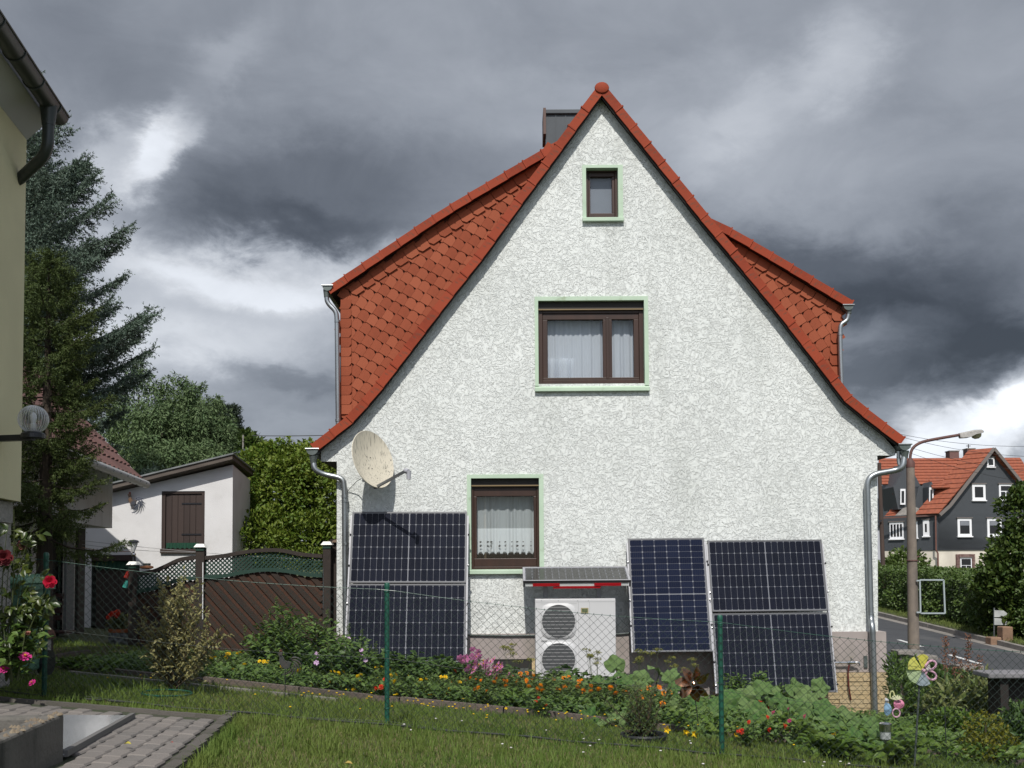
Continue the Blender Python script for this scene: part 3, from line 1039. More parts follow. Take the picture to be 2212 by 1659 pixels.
def solar_panel(o, u, v, n, w, h, cols, rows, split, label, cellm, fr=.016, group=None, vert=True, gap=.0034, fmat=None, lines=5):
    """split: ('x', k) leaves a wide gap after k columns, ('y', k) after k rows"""
    M = frameM(o, u, v, n)
    t = thing('solar_module', label, 'solar panel', o, group)
    fb = MB()
    D = .032
    fb.box(0, w, 0, fr, -D, .004); fb.box(0, w, h - fr, h, -D, .004); fb.box(0, fr, fr, h - fr, -D, .004); fb.box(w - fr, w, fr, h - fr, -D, .004)
    fo = link('frame', fb.mesh('panel_frame', fmat or M_frame), t); fo.matrix_basis = M
    bb = MB().box(fr - .001, w - fr + .001, fr - .001, h - fr + .001, -.008, -.003)
    bo = link('backsheet', bb.mesh('backsheet', M_back), t); bo.matrix_basis = M
    eb = MB()
    eb.box(-.002, w + .002, -.002, 0.0, -D, .0055); eb.box(-.002, w + .002, h, h + .002, -D, .0055); eb.box(-.002, 0, 0, h, -D, .0055); eb.box(w, w + .002, 0, h, -D, .0055)
    eo = link('frame_edge', eb.mesh('frame_edge', M_frameblk), t); eo.matrix_basis = M
    iw, ih = w - 2 * fr - .012, h - 2 * fr - .012
    big = .011
    gx = big if split and split[0] == 'x' else 0
    gy = big if split and split[0] == 'y' else 0
    cw, chh = (iw - gx) / cols, (ih - gy) / rows
    me = cell_mesh(cw - gap, chh - gap, cellm, lines, vert)
    for i in range(cols):
        for j in range(rows):
            x = fr + .006 + i * cw + gap / 2 + (gx if gx and i >= split[1] else 0)
            y = fr + .006 + j * chh + gap / 2 + (gy if gy and j >= split[1] else 0)
            piece('solar_cell', me, M @ Matrix.Translation((x, y, -.0028)), t)
    return t
def sub(o, u, v, n, w, h, h0, h1):
    return (o + v * h * h0, u, v, n, w, h * (h1 - h0))

def rack(label, o, u, v, n, w, h, bolts, off=.008, ext=(.05, 0.0)):
    t = thing('mounting_rack', label, 'mounting rack', o)
    M = frameM(o, u, v, n)
    for s, x in ((0, -off - .016), (1, w + off - .012)):
        b = MB().box(x, x + .028, ext[0], h + ext[1], -.05, -.012)
        r = link('rail', b.mesh('rail', M_alu), t); r.matrix_basis = M
        for f in bolts:
            c = MB().lathe([(.013, -.016), (.014, .002), (.008, .01), (.0, .012)], ((x + .008 if s == 0 else x + .032), h * f, 0), 8)
            q = link('clamp', c.mesh('clamp', [M_bolt if rng.random() < .6 else M_boltc]), r); q.matrix_basis = M
    # crossbars behind
    for f in (.25, .78):
        b = MB().box(-off, w + off, h * f, h * f + .04, -.09, -.052)
        r = link('crossbar', b.mesh('crossbar', M_alu), t); r.matrix_basis = M
        for x in (.1, w - .14):      # struts to the wall
            p0 = M @ Vector((x, h * f, -.09))
            q = MB().bar(p0, (p0.x, Y0 - .005, p0.z), .03, .03).build('strut', M_alu, r)
    return t

GA = quad_frame((758.5, 1106), (1005.5, 1106), (749, 1430), (1008, 1430), 14.16, 13.64)
g = GA
solar_panel(*sub(*g, 0.0, .482), 18, 6, ('x', 9), 'upper dark solar panel left of the lower window, under the satellite dish', M_cell)
solar_panel(*sub(*g, .491, 1.0), 18, 6, ('x', 9), 'lower dark solar panel in the leaning pair by the left downpipe', M_cell)
rack('aluminium rails holding the leaning solar panel pair by the left downpipe', *g, [.155, .365, .62, .85])
MB_ = MB().box(0, g[4], g[5] * .4825, g[5] * .4905, -.02, .001)
GB = quad_frame((1359, 1164), (1521, 1162), (1366, 1409), (1536.5, 1407), 14.16, 13.75)
solar_panel(*GB, 6, 18, ('y', 9), 'upright blue-black solar panel between the heat pump and the right-hand pair', M_cellb, vert=True, lines=6)
rack('aluminium rails of the single upright solar panel beside the heat pump', *GB, [.21, .55, .77])
GC = quad_frame((1531, 1168), (1776.5, 1166), (1547.5, 1498), (1804, 1495), 14.16, 13.66)
solar_panel(*sub(*GC, 0, .475), 18, 6, ('x', 9), 'upper black solar panel of the pair nearest the right downpipe', M_cell)
solar_panel(*sub(*GC, .488, 1), 18, 6, ('x', 9), 'lower black solar panel nearest the water tap, foot hidden by pumpkin leaves', M_cell)
rack('aluminium rails of the leaning solar panel pair beside the water tap', *GC, [.16, .35, .58, .80, .95])

# small flat panel over the heat pump, on its bracket
GD = quad_frame((1128.5, 1226), (1353.5, 1223.5), (1130.5, 1255), (1363, 1254), 14.12, 13.63)
o, u, v, n, w, h = GD
if n.z < 0: n = -n
ft = solar_panel(o, u, v, n, w, h, 15, 4, None, 'flat tilted grey solar panel above the heat pump like a little canopy', M_cellg, fr=.03, fmat=M_alu, lines=0)
MD = frameM(o, u, v, n)
br = thing('wall_bracket', 'red and white wall bracket under the flat tilted solar panel', 'bracket', o)
M_red = mat('red_reflector', (0.42, 0.012, 0.02), rough=0.3, coat=.4)
M_wht = mat('white_paint', (0.72, 0.73, 0.72), (0.66, 0.67, 0.66), rough=0.5, scale=3)
for a, b, m_, nm in ((.09, .34, M_red, 'reflector_strip'), (.66, .91, M_red, 'reflector_strip')):
    q = link(nm, MB().box(w * a, w * b, h - .004, h + .008, -.075, -.036).mesh(nm, m_), br); q.matrix_basis = MD
q = link('plate', MB().box(w * .02, w * .98, h - .012, h - .005, -.08, -.034).mesh('plate', M_wht), br); q.matrix_basis = MD
q = link('lower_bar', MB().box(w * .28, w * .72, h - .01, h + .002, -.112, -.085).mesh('lower_bar', M_red), br); q.matrix_basis = MD
for a in (.0, .985):
    q = link('corner_block', MB().box(w * a, w * a + .022, h - .02, h + .006, -.09, -.03).mesh('corner_block', M_bolt), br); q.matrix_basis = MD
for a in (.22, .74):
    p0 = MD @ Vector((w * a, h * .85, -.06)); p1 = Vector((p0.x, Y0 - .003, p0.z - .05))
    MB().bar(p0, p1, .03, .03).build('arm', M_alu, br)
    MB().box(p1.x - .03, p1.x + .03, Y0 - .02, Y0 - .004, p1.z - .25, p1.z + .05).build('wall_plate', M_alu, br)

# ================================================================== heat pump
M_hp = mat('heat_pump_white', (0.53, 0.53, 0.535), (0.50, 0.50, 0.505), rough=0.45, scale=1.5)
M_grill = mat('grille_dark', (0.06, 0.062, 0.065), rough=0.6)
M_seam = mat('seam_grey', (0.30, 0.30, 0.30), rough=0.6)
YH = 13.72
a, b = P(1156, 1294, YH), P(1331.5, 1480, YH)
hx0, hx1, hz1 = a.x, b.x, a.z
hz0 = gz(hx0, YH) + .05
hp = thing('heat_pump', 'white outdoor heat pump unit with two round fan grilles against the wall', 'heat pump', ((hx0 + hx1) / 2, YH + .2, hz0 - .05))
cas = MB().box(hx0, hx1, YH, YH + .40, hz0, hz1).build('casing', M_hp, hp, bevel=.008)
s = MB()
def hx(px): return P(px, 1350, YH).x
def hz(py): return P(1240, py, YH).z
for px in (1250, 1274):
    s.box(hx(px) - .0018, hx(px) + .0018, YH - .002, YH + .002, hz0 + .02, hz(1301))
s.box(hx0 + .01, hx1 - .01, YH - .002, YH + .002, hz(1300) - .002, hz(1300) + .002)
s.box(hx(1168), hx(1247), YH - .002, YH + .002, hz(1304) - .0015, hz(1304) + .0015)
s.build('panel_seam', M_seam, cas)
for (cx, cy) in ((1206.5, 1342), (1206.5, 1425)):
    c = P(cx, cy, YH)
    rr_ = 35.6 / FPX * YH
    f = MB()
    # rounded-square raised surround
    sq = []
    for k in range(40):
        t = 2 * math.pi * k / 40
        e = (abs(math.cos(t)) ** 4 + abs(math.sin(t)) ** 4) ** -.25
        sq.append((math.cos(t) * e * rr_ * 1.035, math.sin(t) * e * rr_ * 1.045))
    ci = [(math.cos(2 * math.pi * k / 40) * rr_, math.sin(2 * math.pi * k / 40) * rr_) for k in range(40)]
    V = [(c.x + x, YH - .014, c.z + z) for x, z in sq] + [(c.x + x, YH - .022, c.z + z) for x, z in ci] + [(c.x + x * 1.05, YH - .0005, c.z + z * 1.05) for x, z in sq]
    F_ = []
    for k in range(40):
        k2 = (k + 1) % 40
        F_ += [(k, k2, 40 + k2, 40 + k), (80 + k, 80 + k2, k2, k)]
    f.add(V, F_)
    fo = f.build('fan_grille', M_hp, hp, smooth=True)
    MB().lathe([(0, 0), (rr_ * .998, 0), (rr_ * 1.0, .016)], (c.x, YH - .003, c.z), 40, Matrix.Rotation(R(90), 3, 'X')).build('fan_opening', M_grill, fo)
    bars = MB()
    for k in range(9):
        z = c.z + (k - 4) * rr_ * .212
        hw = math.sqrt(max(rr_ ** 2 - (z - c.z) ** 2, 0))
        bars.box(c.x - hw, c.x + hw, YH - .020, YH - .017, z - .0022, z + .0022)
    for k in range(26):
        x = c.x + (k - 12.5) * rr_ * .076
        hw = math.sqrt(max(rr_ ** 2 - (x - c.x) ** 2, 0))
        bars.box(x - .0009, x + .0009, YH - .0165, YH - .015, c.z - hw, c.z + hw)
    bars.build('grille_bars', mat('bar_%d' % cy, (.42, .42, .42), rough=.5), fo)
    fan = MB()
    for k in range(3):
        t0 = 2 * math.pi * k / 3 + .6
        pts_ = [(rr_ * r_ * math.cos(t0 + d), rr_ * r_ * math.sin(t0 + d)) for r_, d in ((.2, 0), (.55, -.25), (.93, -.1), (.93, .75), (.5, .75), (.2, .8))]
        fan.add([(c.x + x, YH - .009 + .004 * (i > 2), c.z + z) for i, (x, z) in enumerate(pts_)], [tuple(range(6))])
    fan.lathe([(0, .008), (rr_ * .22, .008), (rr_ * .22, 0)], (c.x, YH - .004, c.z), 16, Matrix.Rotation(R(90), 3, 'X'))
    fan.build('fan', mat('fan_%d' % cy, (.12, .122, .125), rough=.5), fo)
x0, x1, z0, z1 = rectw(1255, 1313, 1271, 1324.5, YH)
dp = MB().box(x0, x1, YH - .012, YH - .001, z0, z1).build('badge', mat('badge_frame', (.30, .26, .14), rough=.6), hp)
MB().box(x0 + .012, x1 - .012, YH - .015, YH - .0125, z0 + .014, z1 - .012).build('badge_face', mat('badge_green', (.05, .09, .045), (.12, .13, .06), rough=.5, scale=40), dp)
x0, x1, z0, z1 = rectw(1169, 1383, 1181, 1386, YH)
MB().box(x0, x1, YH - .006, YH - .001, z0, z1).build('name_plate', M_seam, hp)
for px in (1169.5, 1206, 1248, 1271):
    c = P(px, 1297.5, YH)
    MB().lathe([(0, .004), (.006, .003), (.006, 0)], (c.x, YH - .001, c.z), 8, Matrix.Rotation(R(90), 3, 'X')).build('screw', M_seam, hp)
for x in (hx0 + .12, hx1 - .2):
    MB().box(x, x + .08, YH + .02, YH + .38, hz0 - .15, hz0 - .002).build('foot', M_grill, hp)

# ================================================================== satellite dish
M_dish = mat('dish_cream', (0.55, 0.505, 0.41), (0.50, 0.46, 0.37), rough=0.6, scale=3,
             streak=((0.10, 0.095, 0.085), 5, (14, 14, 1.2), (0.56, 0.68), 0.85))
M_lnb = mat('lnb_grey', (0.33, 0.33, 0.36), rough=0.5)
M_arm = mat('dish_arm', (0.16, 0.17, 0.18), rough=0.35, metal=.6)
dc = P(806, 992, Y0 - .42)
dish = thing('satellite_dish', 'round cream satellite dish streaked with dirt, on the wall under the left eave', 'satellite dish', dc)
nrm = Vector((.75, -.59, .27)).normalized()
upv = (Vector((0.12, 0, 1)) - nrm * Vector((0.12, 0, 1)).dot(nrm)).normalized()
sdv = upv.cross(nrm).normalized()
MD3 = Matrix((( sdv.x, upv.x, nrm.x), (sdv.y, upv.y, nrm.y), (sdv.z, upv.z, nrm.z)))
d = MB()
prof = [(0.0, -.085)] + [(.40 * k / 10, -.085 + .085 * (k / 10) ** 2) for k in range(1, 11)] + [(.412, .006), (.418, -.004), (.405, -.012)] + [(.40 * k / 10, -.097 + .085 * (k / 10) ** 2) for k in (8, 5, 2)] + [(0.0, -.1)]
d.lathe(prof, dc, 48, MD3 @ Matrix.Diagonal((.93, 1.03, 1)))
d.build('reflector', M_dish, dish, smooth=True)
lp = P(880, 1018, Y0 - .95)
low = dc + MD3 @ Vector((0.02, -.40, -.02))
MB().bar(low - (lp - low).normalized() * .06, lp - Vector((.03, 0, -.0)), .028, .035).build('feed_arm', M_arm, dish)
ln = MB()
axis = (dc + MD3 @ Vector((0, -.05, -.05)) - lp).normalized()
q = axis.to_track_quat('Z', 'Y').to_matrix()
ln.lathe([(0, -.02), (.03, -.02), (.036, .0), (.036, .04), (.03, .055), (0, .058)], lp, 14, q)
ln.lathe([(0, 0), (.033, 0), (.029, -.10), (.03, -.115), (0, -.115)], lp + Vector((.018, 0, .005)), 12)
ln.build('feed_horn', M_lnb, dish, smooth=True)
bk = MB()
ctr = dc + nrm * -.1
bk.bar(ctr, Vector((ctr.x - .06, Y0 - .002, ctr.z - .12)), .05, .05)
bk.box(ctr.x - .14, ctr.x + .02, Y0 - .012, Y0 - .001, ctr.z - .24, ctr.z + .02)
bk.build('wall_bracket', M_arm, dish)
hl = MB()
for x, y in ((-.035, .06), (.03, .06), (-.035, -.11), (.03, -.11)):
    zz = -.085 + .085 * ((x * x + y * y) / .16) + .002
    hl.lathe([(0, .004), (.008, .003), (.008, 0)], dc + MD3 @ Vector((x, y, zz)), 8, MD3)
hl.build('dish_bolts', M_bolt, dish)
MB().tube([P(780, 1034, Y0 - .28), P(770, 1040, Y0 - .16), P(756, 1055, Y0 - .05), P(751, 1062, Y0 - .012), P(751, 1100, Y0 - .01)], .006, 6).build('cable', mat('cable_grey', (.35, .36, .34)), dish)

# ================================================================== tap on the plinth
M_chrome = mat('chrome', (0.6, 0.6, 0.6), rough=0.18, metal=1.0)
tp = thing('water_tap', 'chrome garden tap on a horizontal pipe at the right end of the plinth', 'tap', P(1840, 1430, Y0 - .15))
YT = Y0 - .17
MB().tube([P(1800, 1431, YT), P(1835, 1431, YT)], .014, 8).build('pipe', M_chrome, tp, smooth=True)
tb = MB().tube([P(1831, 1431, YT - .01), P(1847, 1431, YT - .01)], .022, 10)
tb.tube(bend([P(1845, 1431, YT - .01), P(1856, 1430, YT - .02), P(1857, 1438, YT - .02)]), [.013] * 9, 8)
tb.build('spout', M_chrome, tp, smooth=True)
MB().tube([P(1839, 1431, YT - .01), P(1838, 1420, YT - .01)], .01, 8).build('valve_stem', M_chrome, tp)
MB().bar(P(1834, 1420, YT - .01), P(1843, 1419, YT - .01), .02, .014).build('handle', mat('tap_handle', (.25, .22, .18), rough=.4), tp)
MB().box(P(1841, 1, YT).x - .025, P(1841, 1, YT).x + .025, Y0 - .125, Y0 - .105, P(1840, 1443, YT).z, P(1840, 1418, YT).z).build('back_plate', M_zincdark, tp)
hs = MB().tube([P(1834, 1436, YT - .02), P(1832, 1455, YT - .03), P(1833, 1480, YT - .03), P(1836, 1500, YT - .02), P(1838, 1512, YT)], .011, 8).build('garden_hose', mat('hose_dark', (.10, .015, .012), rough=.5), None, smooth=True)
tag(hs, 'short dark red hose hanging down from the garden tap', 'hose')

# ================================================================== chain-link fence
M_fgreen = mat('fence_green', (0.012, 0.085, 0.055), (0.008, 0.06, 0.04), rough=0.45, scale=5, coat=.2)
M_wire = mat('fence_wire', (0.014, 0.026, 0.022), rough=0.5)
YF = 7.4
fence = thing('chain_link_fence', 'green chain-link garden fence with slim round posts crossing the lawn', 'fence', P(836, 1568, YF))
A0 = P(100, 1195, YF); A1 = P(836, 1260, YF); A2 = P(1555, 1330, YF)
step = (A2 - A0) / 2
tops = [A0 - step, A0, A1, A2, A2 + step]
for i, p in enumerate(tops):
    zb = gz(p.x, YF) - .3
    b = MB().tube([(p.x, YF, zb), (p.x, YF, p.z - .03)], .0185, 12)
    po = b.build('post', M_fgreen, fence, smooth=True)
    cp = MB().lathe([(.0195, -.035), (.0205, -.03), (.0205, -.006), (.016, .004), (0, .008)], (p.x, YF, p.z), 12).build('post_cap', M_fgreen, po, smooth=True)
    for dz in (-.06, -.5, -.92):
        MB().lathe([(.021, -.006), (.0225, 0), (.021, .006)], (p.x, YF, p.z + dz), 10).build('clip', M_fgreen, po)
def ftop(x):
    for a, b in zip(tops, tops[1:]):
        if x <= b.x: break
    t = (x - a.x) / (b.x - a.x)
    sag = .035 * (1 - (2 * t - 1) ** 2)
    return a.z + (b.z - a.z) * t - .05 - sag
pit = .0605
V, T = [], []
def strut(a, b, r=.0014):
    a = np.array(a); b = np.array(b)
    d = b - a; d = d / np.linalg.norm(d)
    u = np.cross(d, [0, 1, 0]); u /= np.linalg.norm(u)
    w_ = np.cross(d, u)
    base = len(V) * 6
    ring = []
    for e in (a, b):
        for k in range(3):
            t = 2 * math.pi * k / 3
            ring.append(e + (u * math.cos(t) + w_ * math.sin(t)) * r)
    V.append(ring)
    for k in range(3):
        k2 = (k + 1) % 3
        T.append((base + k, base + k2, base + 3 + k2)); T.append((base + k, base + 3 + k2, base + 3 + k))
xa, xb = A0.x - .9, A2.x + step.x
nw = int((xb - xa) / (pit / 2))
rows_ = 33
hz_ = .0300
for i in range(nw):
    x = xa + i * pit / 2
    t0 = ftop(x); t1 = ftop(x + pit / 2)
    for j in range(rows_):
        if (i + j) % 2 == 0:
            wob = 0.0025 * math.sin(i * 1.7 + j * 2.3)
            strut((x, YF - .022, t0 - j * hz_ + wob), (x + pit / 2, YF - .022, t1 - (j + 1) * hz_ - wob))
        else:
            strut((x, YF - .022, t0 - (j + 1) * hz_), (x + pit / 2, YF - .022, t1 - j * hz_))
    # twisted tip on top
    if i % 2 == 0: strut((x, YF - .022, t0), (x + .004, YF - .022, t0 + .012), .0026)
np_mesh('wire_mesh', np.array(V).reshape(-1, 3), np.array(T), M_wire, fence, kind='stuff')
for k, dz in ((0, .004), (1, -.5), (2, -.96)):
    b = MB()
    n_ = 60
    b.tube([(xa + (xb - xa) * i / n_, YF - .02, ftop(xa + (xb - xa) * i / n_) + dz) for i in range(n_ + 1)], .0019 if k == 0 else .0012, 5)
    b.build('tension_wire', M_fgreen if k == 0 else M_wire, fence)
# ================================================================== wooden screen fence with trellis
M_plank = mat('stained_plank', (0.030, 0.019, 0.013), (0.019, 0.013, 0.010), rough=0.7, scale=4, stretch=(1, 1, 1), island=(0.038, 0.020, 0.012), bump=.002, bscale=30)
M_plankr = mat('red_brown_plank', (0.066, 0.025, 0.012), (0.046, 0.019, 0.010), rough=0.7, scale=6, island=(0.055, 0.022, 0.011), bump=.002, bscale=30)
M_post = mat('fence_post_brown', (0.035, 0.025, 0.020), (0.024, 0.018, 0.015), rough=0.75, scale=6, bump=.002, bscale=30)
M_lat = mat('trellis_green', (0.014, 0.042, 0.030), rough=0.7)
M_capw = mat('cap_white', (0.80, 0.79, 0.74), rough=0.5)
YW = 15.0
wf = thing('wooden_fence', 'dark brown wooden screen fence with arched green trellis top, left of the house', 'fence', P(434, 1400, YW))
def wv(px, py, y=YW): return P(px, py, y)
for px, ptop, w_ in ((289, 1228, .125), (434, 1190, .13), (707, 1185, .12)):
    p = wv(px, ptop)
    po = MB().box(p.x - w_ / 2, p.x + w_ / 2, YW - .05, YW + .07, gz(p.x, YW) - .2, p.z).build('post', M_post, wf, bevel=.006)
    MB().box(p.x - .06, p.x + .06, YW - .062, YW + .08, p.z + .001, p.z + .05).build('cap_collar', M_lat, po)
    c = MB()
    c.hexa([(p.x - .085, YW - .085, p.z + .055), (p.x + .085, YW - .085, p.z + .055), (p.x + .085, YW + .105, p.z + .055), (p.x - .085, YW + .105, p.z + .055),
            (p.x - .052, YW - .05, p.z + .105), (p.x + .052, YW - .05, p.z + .105), (p.x + .052, YW + .07, p.z + .105), (p.x - .052, YW + .07, p.z + .105)])
    c.build('post_cap', M_capw, po)
p = wv(716, 1172, YW + .2)
po = MB().box(p.x - .02, p.x + .12, YW + .15, YW + .3, gz(p.x, YW) - .2, p.z).build('rear_post', M_post, wf)
MB().lathe([(.13, 0), (.12, .02), (.06, .05), (0, .055)], (p.x + .05, YW + .22, p.z), 8).build('post_cap', mat('cap_brown', (.13, .09, .06)), po)
BAYS = [
 dict(x=(297, 427), top=[(297, 1237), (330, 1232), (355, 1222), (385, 1208), (410, 1203), (427, 1202)], mid=[(297, 1278), (330, 1272), (360, 1262), (390, 1252), (410, 1250), (427, 1249)], drop=(-8,)),
 dict(x=(441, 697), top=[(441, 1203), (480, 1199), (530, 1190), (575, 1186), (610, 1187), (650, 1195), (697, 1199)], mid=[(441, 1246), (480, 1245), (530, 1236), (575, 1231), (620, 1234), (660, 1241), (697, 1244)], drop=(0,)),
]
def curve_at(pts, x):
    if x <= pts[0].x: return pts[0].z
    for a, b in zip(pts, pts[1:]):
        if x <= b.x:
            return a.z + (b.z - a.z) * (x - a.x) / (b.x - a.x)
    return pts[-1].z
def smooth_curve(pts, n=20):
    """cosine-free Catmull-Rom through pts, resampled in x"""
    out = []
    for i in range(len(pts) - 1):
        p0, p1, p2, p3 = pts[max(i - 1, 0)], pts[i], pts[i + 1], pts[min(i + 2, len(pts) - 1)]
        for k in range(6):
            t = k / 6
            out.append(.5 * ((2 * p1) + (p2 - p0) * t + (2 * p0 - 5 * p1 + 4 * p2 - p3) * t * t + (3 * p1 - p0 - 3 * p2 + p3) * t ** 3))
    out.append(pts[-1])
    return out
def ribbon(pts, lo, hi, y0, y1):
    n = len(pts)
    V = [(p.x, y, p.z + d) for y in (y0, y1) for d in (lo, hi) for p in pts]
    F_ = []
    for i in range(n - 1):
        F_ += [(i, i + 1, n + i + 1, n + i), (2 * n + i, 3 * n + i, 3 * n + i + 1, 2 * n + i + 1), (i, 2 * n + i, 2 * n + i + 1, i + 1), (n + i, n + i + 1, 3 * n + i + 1, 3 * n + i)]
    F_ += [(0, n, 3 * n, 2 * n), (n - 1, 3 * n - 1, 4 * n - 1, 2 * n - 1)]
    return MB().add(V, F_)
def clip_seg(a, b, zlo, zhi, xlo, xhi, n=60):
    """longest run of the segment a-b (x,z) inside zlo(x)..zhi(x)"""
    ok = None; best = None
    for i in range(n + 1):
        t = i / n
        x, z = a[0] + (b[0] - a[0]) * t, a[1] + (b[1] - a[1]) * t
        good = xlo <= x <= xhi and zlo(x) <= z <= zhi(x)
        if good and ok is None: ok = t
        if (not good or i == n) and ok is not None:
            e = t if good else (i - 1) / n
            if best is None or e - ok > best[1] - best[0]: best = (ok, e)
            ok = None
    return best
for bay in BAYS:
    top = smooth_curve([wv(*q) for q in bay['top']]); mid = smooth_curve([wv(*q) for q in bay['mid']])
    xlo, xhi = top[0].x, top[-1].x
    ribbon(top, -.045, .012, YW - .03, YW + .05).build('top_rail', M_post, wf)
    ribbon(mid, -.025, .03, YW - .035, YW + .03).build('trim_rail', M_lat, wf)
    zt = lambda x: curve_at(top, x) - .03
    zm = lambda x: curve_at(mid, x)
    zbot = min(gz(xlo, YW), gz(xhi, YW)) + .03
    # trellis slats, each its own piece
    lw_ = .020
    zmin, zmax = min(p.z for p in mid), max(p.z for p in top)
    Hh = zmax - zmin + .02
    for s in (1, -1):
        x = xlo - Hh - .1
        while x < xhi + Hh:
            a, b = ((x, zmin), (x + Hh, zmax)) if s > 0 else ((x + Hh, zmin), (x, zmax))
            c = clip_seg(a, b, zm, zt, xlo, xhi)
            if c and c[1] - c[0] > .12:
                pa = (a[0] + (b[0] - a[0]) * c[0], YW + (.004 if s > 0 else .013), a[1] + (b[1] - a[1]) * c[0])
                pb = (a[0] + (b[0] - a[0]) * c[1], YW + (.004 if s > 0 else .013), a[1] + (b[1] - a[1]) * c[1])
                MB().bar(pa, pb, .008, lw_, up=(b[0] - a[0] and -(b[1] - a[1]), 0, b[0] - a[0])).build('trellis_slat', M_lat, wf)
            x += .066
    # diagonal planks going down to the right, alternating dark and red-brown strips behind
    k = 0
    ang = math.tan(R(48))
    zl = lambda x: zbot
    zh_ = lambda x: curve_at(mid, x) - .02
    Z1, Z0 = max(p.z for p in mid), zbot
    D = (Z1 - Z0) / ang
    x = xlo - D - .05
    while x < xhi + .05:
        red = (k % 2 == 1)
        a, b = (x, Z1), (x + D, Z0)
        c = clip_seg(a, b, zl, zh_, xlo, xhi, 120)
        if c and c[1] - c[0] > .03:
            y = YW + (.022 if red else .0)
            pa = (a[0] + (b[0] - a[0]) * c[0], y, a[1] + (b[1] - a[1]) * c[0])
            pb = (a[0] + (b[0] - a[0]) * c[1], y, a[1] + (b[1] - a[1]) * c[1])
            MB().bar(pa, pb, .016, .062 if red else .074, up=(math.sin(R(48)), 0, math.cos(R(48)))).build('plank', M_plankr if red else M_plank, wf)
        x += .088
        k += 1
    MB().box(xlo, xhi, YW + .034, YW + .045, zbot, min(p.z for p in mid) - .02).build('backing', M_plank, wf)
    MB().box(xlo, xhi, YW - .03, YW + .04, zbot - .02, zbot + .05).build('bottom_rail', M_post, wf)
p = wv(441, 1215)
MB().tube([(p.x, YW - .06, p.z), (p.x + .003, YW - .06, p.z - .85)], .008, 6).build('drop_bolt', mat('bolt_white', (.7, .7, .7), rough=.4), wf)
p = wv(700, 1228)
MB().tube([(p.x, YW - .06, p.z), (p.x, YW - .06, p.z - .6)], .006, 6).build('drop_bolt', M_zinc, wf)

# lamp on the first post, hanging glass birds, lantern on the fence
M_glassd = mat('lamp_glass', (.55, .56, .56), rough=.15, coat=.6)
q = wv(288, 1215)
sl_ = thing('solar_lantern', 'small black solar torch lamp standing on the first wooden fence post', 'lamp', q)
MB().tube([q, q + Vector((0, 0, .18))], .018, 8).build('stem', M_bolt, sl_)
MB().lathe([(.02, .16), (.03, .19), (.058, .27), (.062, .30)], q, 14).build('glass', M_glassd, sl_, smooth=True)
MB().lathe([(.08, .30), (.083, .31), (.06, .335), (0, .345)], q, 14).build('cap', M_bolt, sl_, smooth=True)
MB().lathe([(.03, .10), (.04, .12), (.03, .14)], q, 10).build('collar', M_chrome, sl_)
q = wv(317, 1229)
ln_ = thing('clay_lantern', 'little terracotta lantern pot with a metal top on the fence rail', 'lantern', q)
MB().lathe([(.06, 0), (.10, .015), (.095, .04), (.04, .05)], q, 12).build('body', mat('terracotta', (.36, .15, .07), rough=.8), ln_, smooth=True)
MB().box(q.x - .045, q.x + .045, q.y - .04, q.y + .04, q.z + .051, q.z + .085).build('top', M_zincdark, ln_)
for (px, py, c, lab, cr) in ((274.5, 1241, (.35, .03, .02), 'red glass drop hanging from the first wooden fence post', .035), (272, 1262, (.05, .30, .25), 'turquoise glass drop hanging lowest at the first fence post', .04)):
    q = wv(px, py, YW - .2)
    o = thing('glass_drop', lab, 'ornament', q)
    MB().lathe([(.0, .06), (.02, .05), (cr * .8, .0), (cr, -.05), (0, -.07)], q, 10, Matrix.Rotation(R(18), 3, 'Y')).build('drop', mat('glass_' + str(px), c, rough=.2, coat=.5), o, smooth=True)
    MB().tube([q + Vector((0, 0, .05)), q + Vector((.04, .02, .16))], .004, 5).build('hook', M_bolt, o)

# ================================================================== white shed
M_shed = mat('shed_render', (0.66, 0.65, 0.65), (0.61, 0.60, 0.60), rough=0.9, scale=2, bump=.004, bscale=50, streak=((.48, .47, .45), 2.5, (1, 1, 1), (.56, .78), .5))
M_felt = mat('roof_felt', (0.20, 0.21, 0.21), (0.14, 0.15, 0.15), rough=.85, scale=5)
M_fascia = mat('fascia_brown', (0.11, 0.09, 0.075), (0.08, 0.065, 0.055), rough=.8, scale=4, stretch=(.3, 1, 3))
YS = 21.0
shed = thing('white_shed', 'white rendered shed with a sloping flat roof and brown shutter behind the wooden fence', 'shed', P(360, 1390, YS))
cR, cRt = P(503, 1004, YS), None
cL = P(150, 1090, YS)
def ws(px, py): return P(px, py, YS)
x0, x1 = ws(165, 1200).x, cR.x
zb = gz(-7, YS) - .3
dpt = 1.45
xb_ = P(540, 1100, YS + dpt).x
zbk = P(541, 1037, YS + dpt).z
zL = ws(165, 1082).z
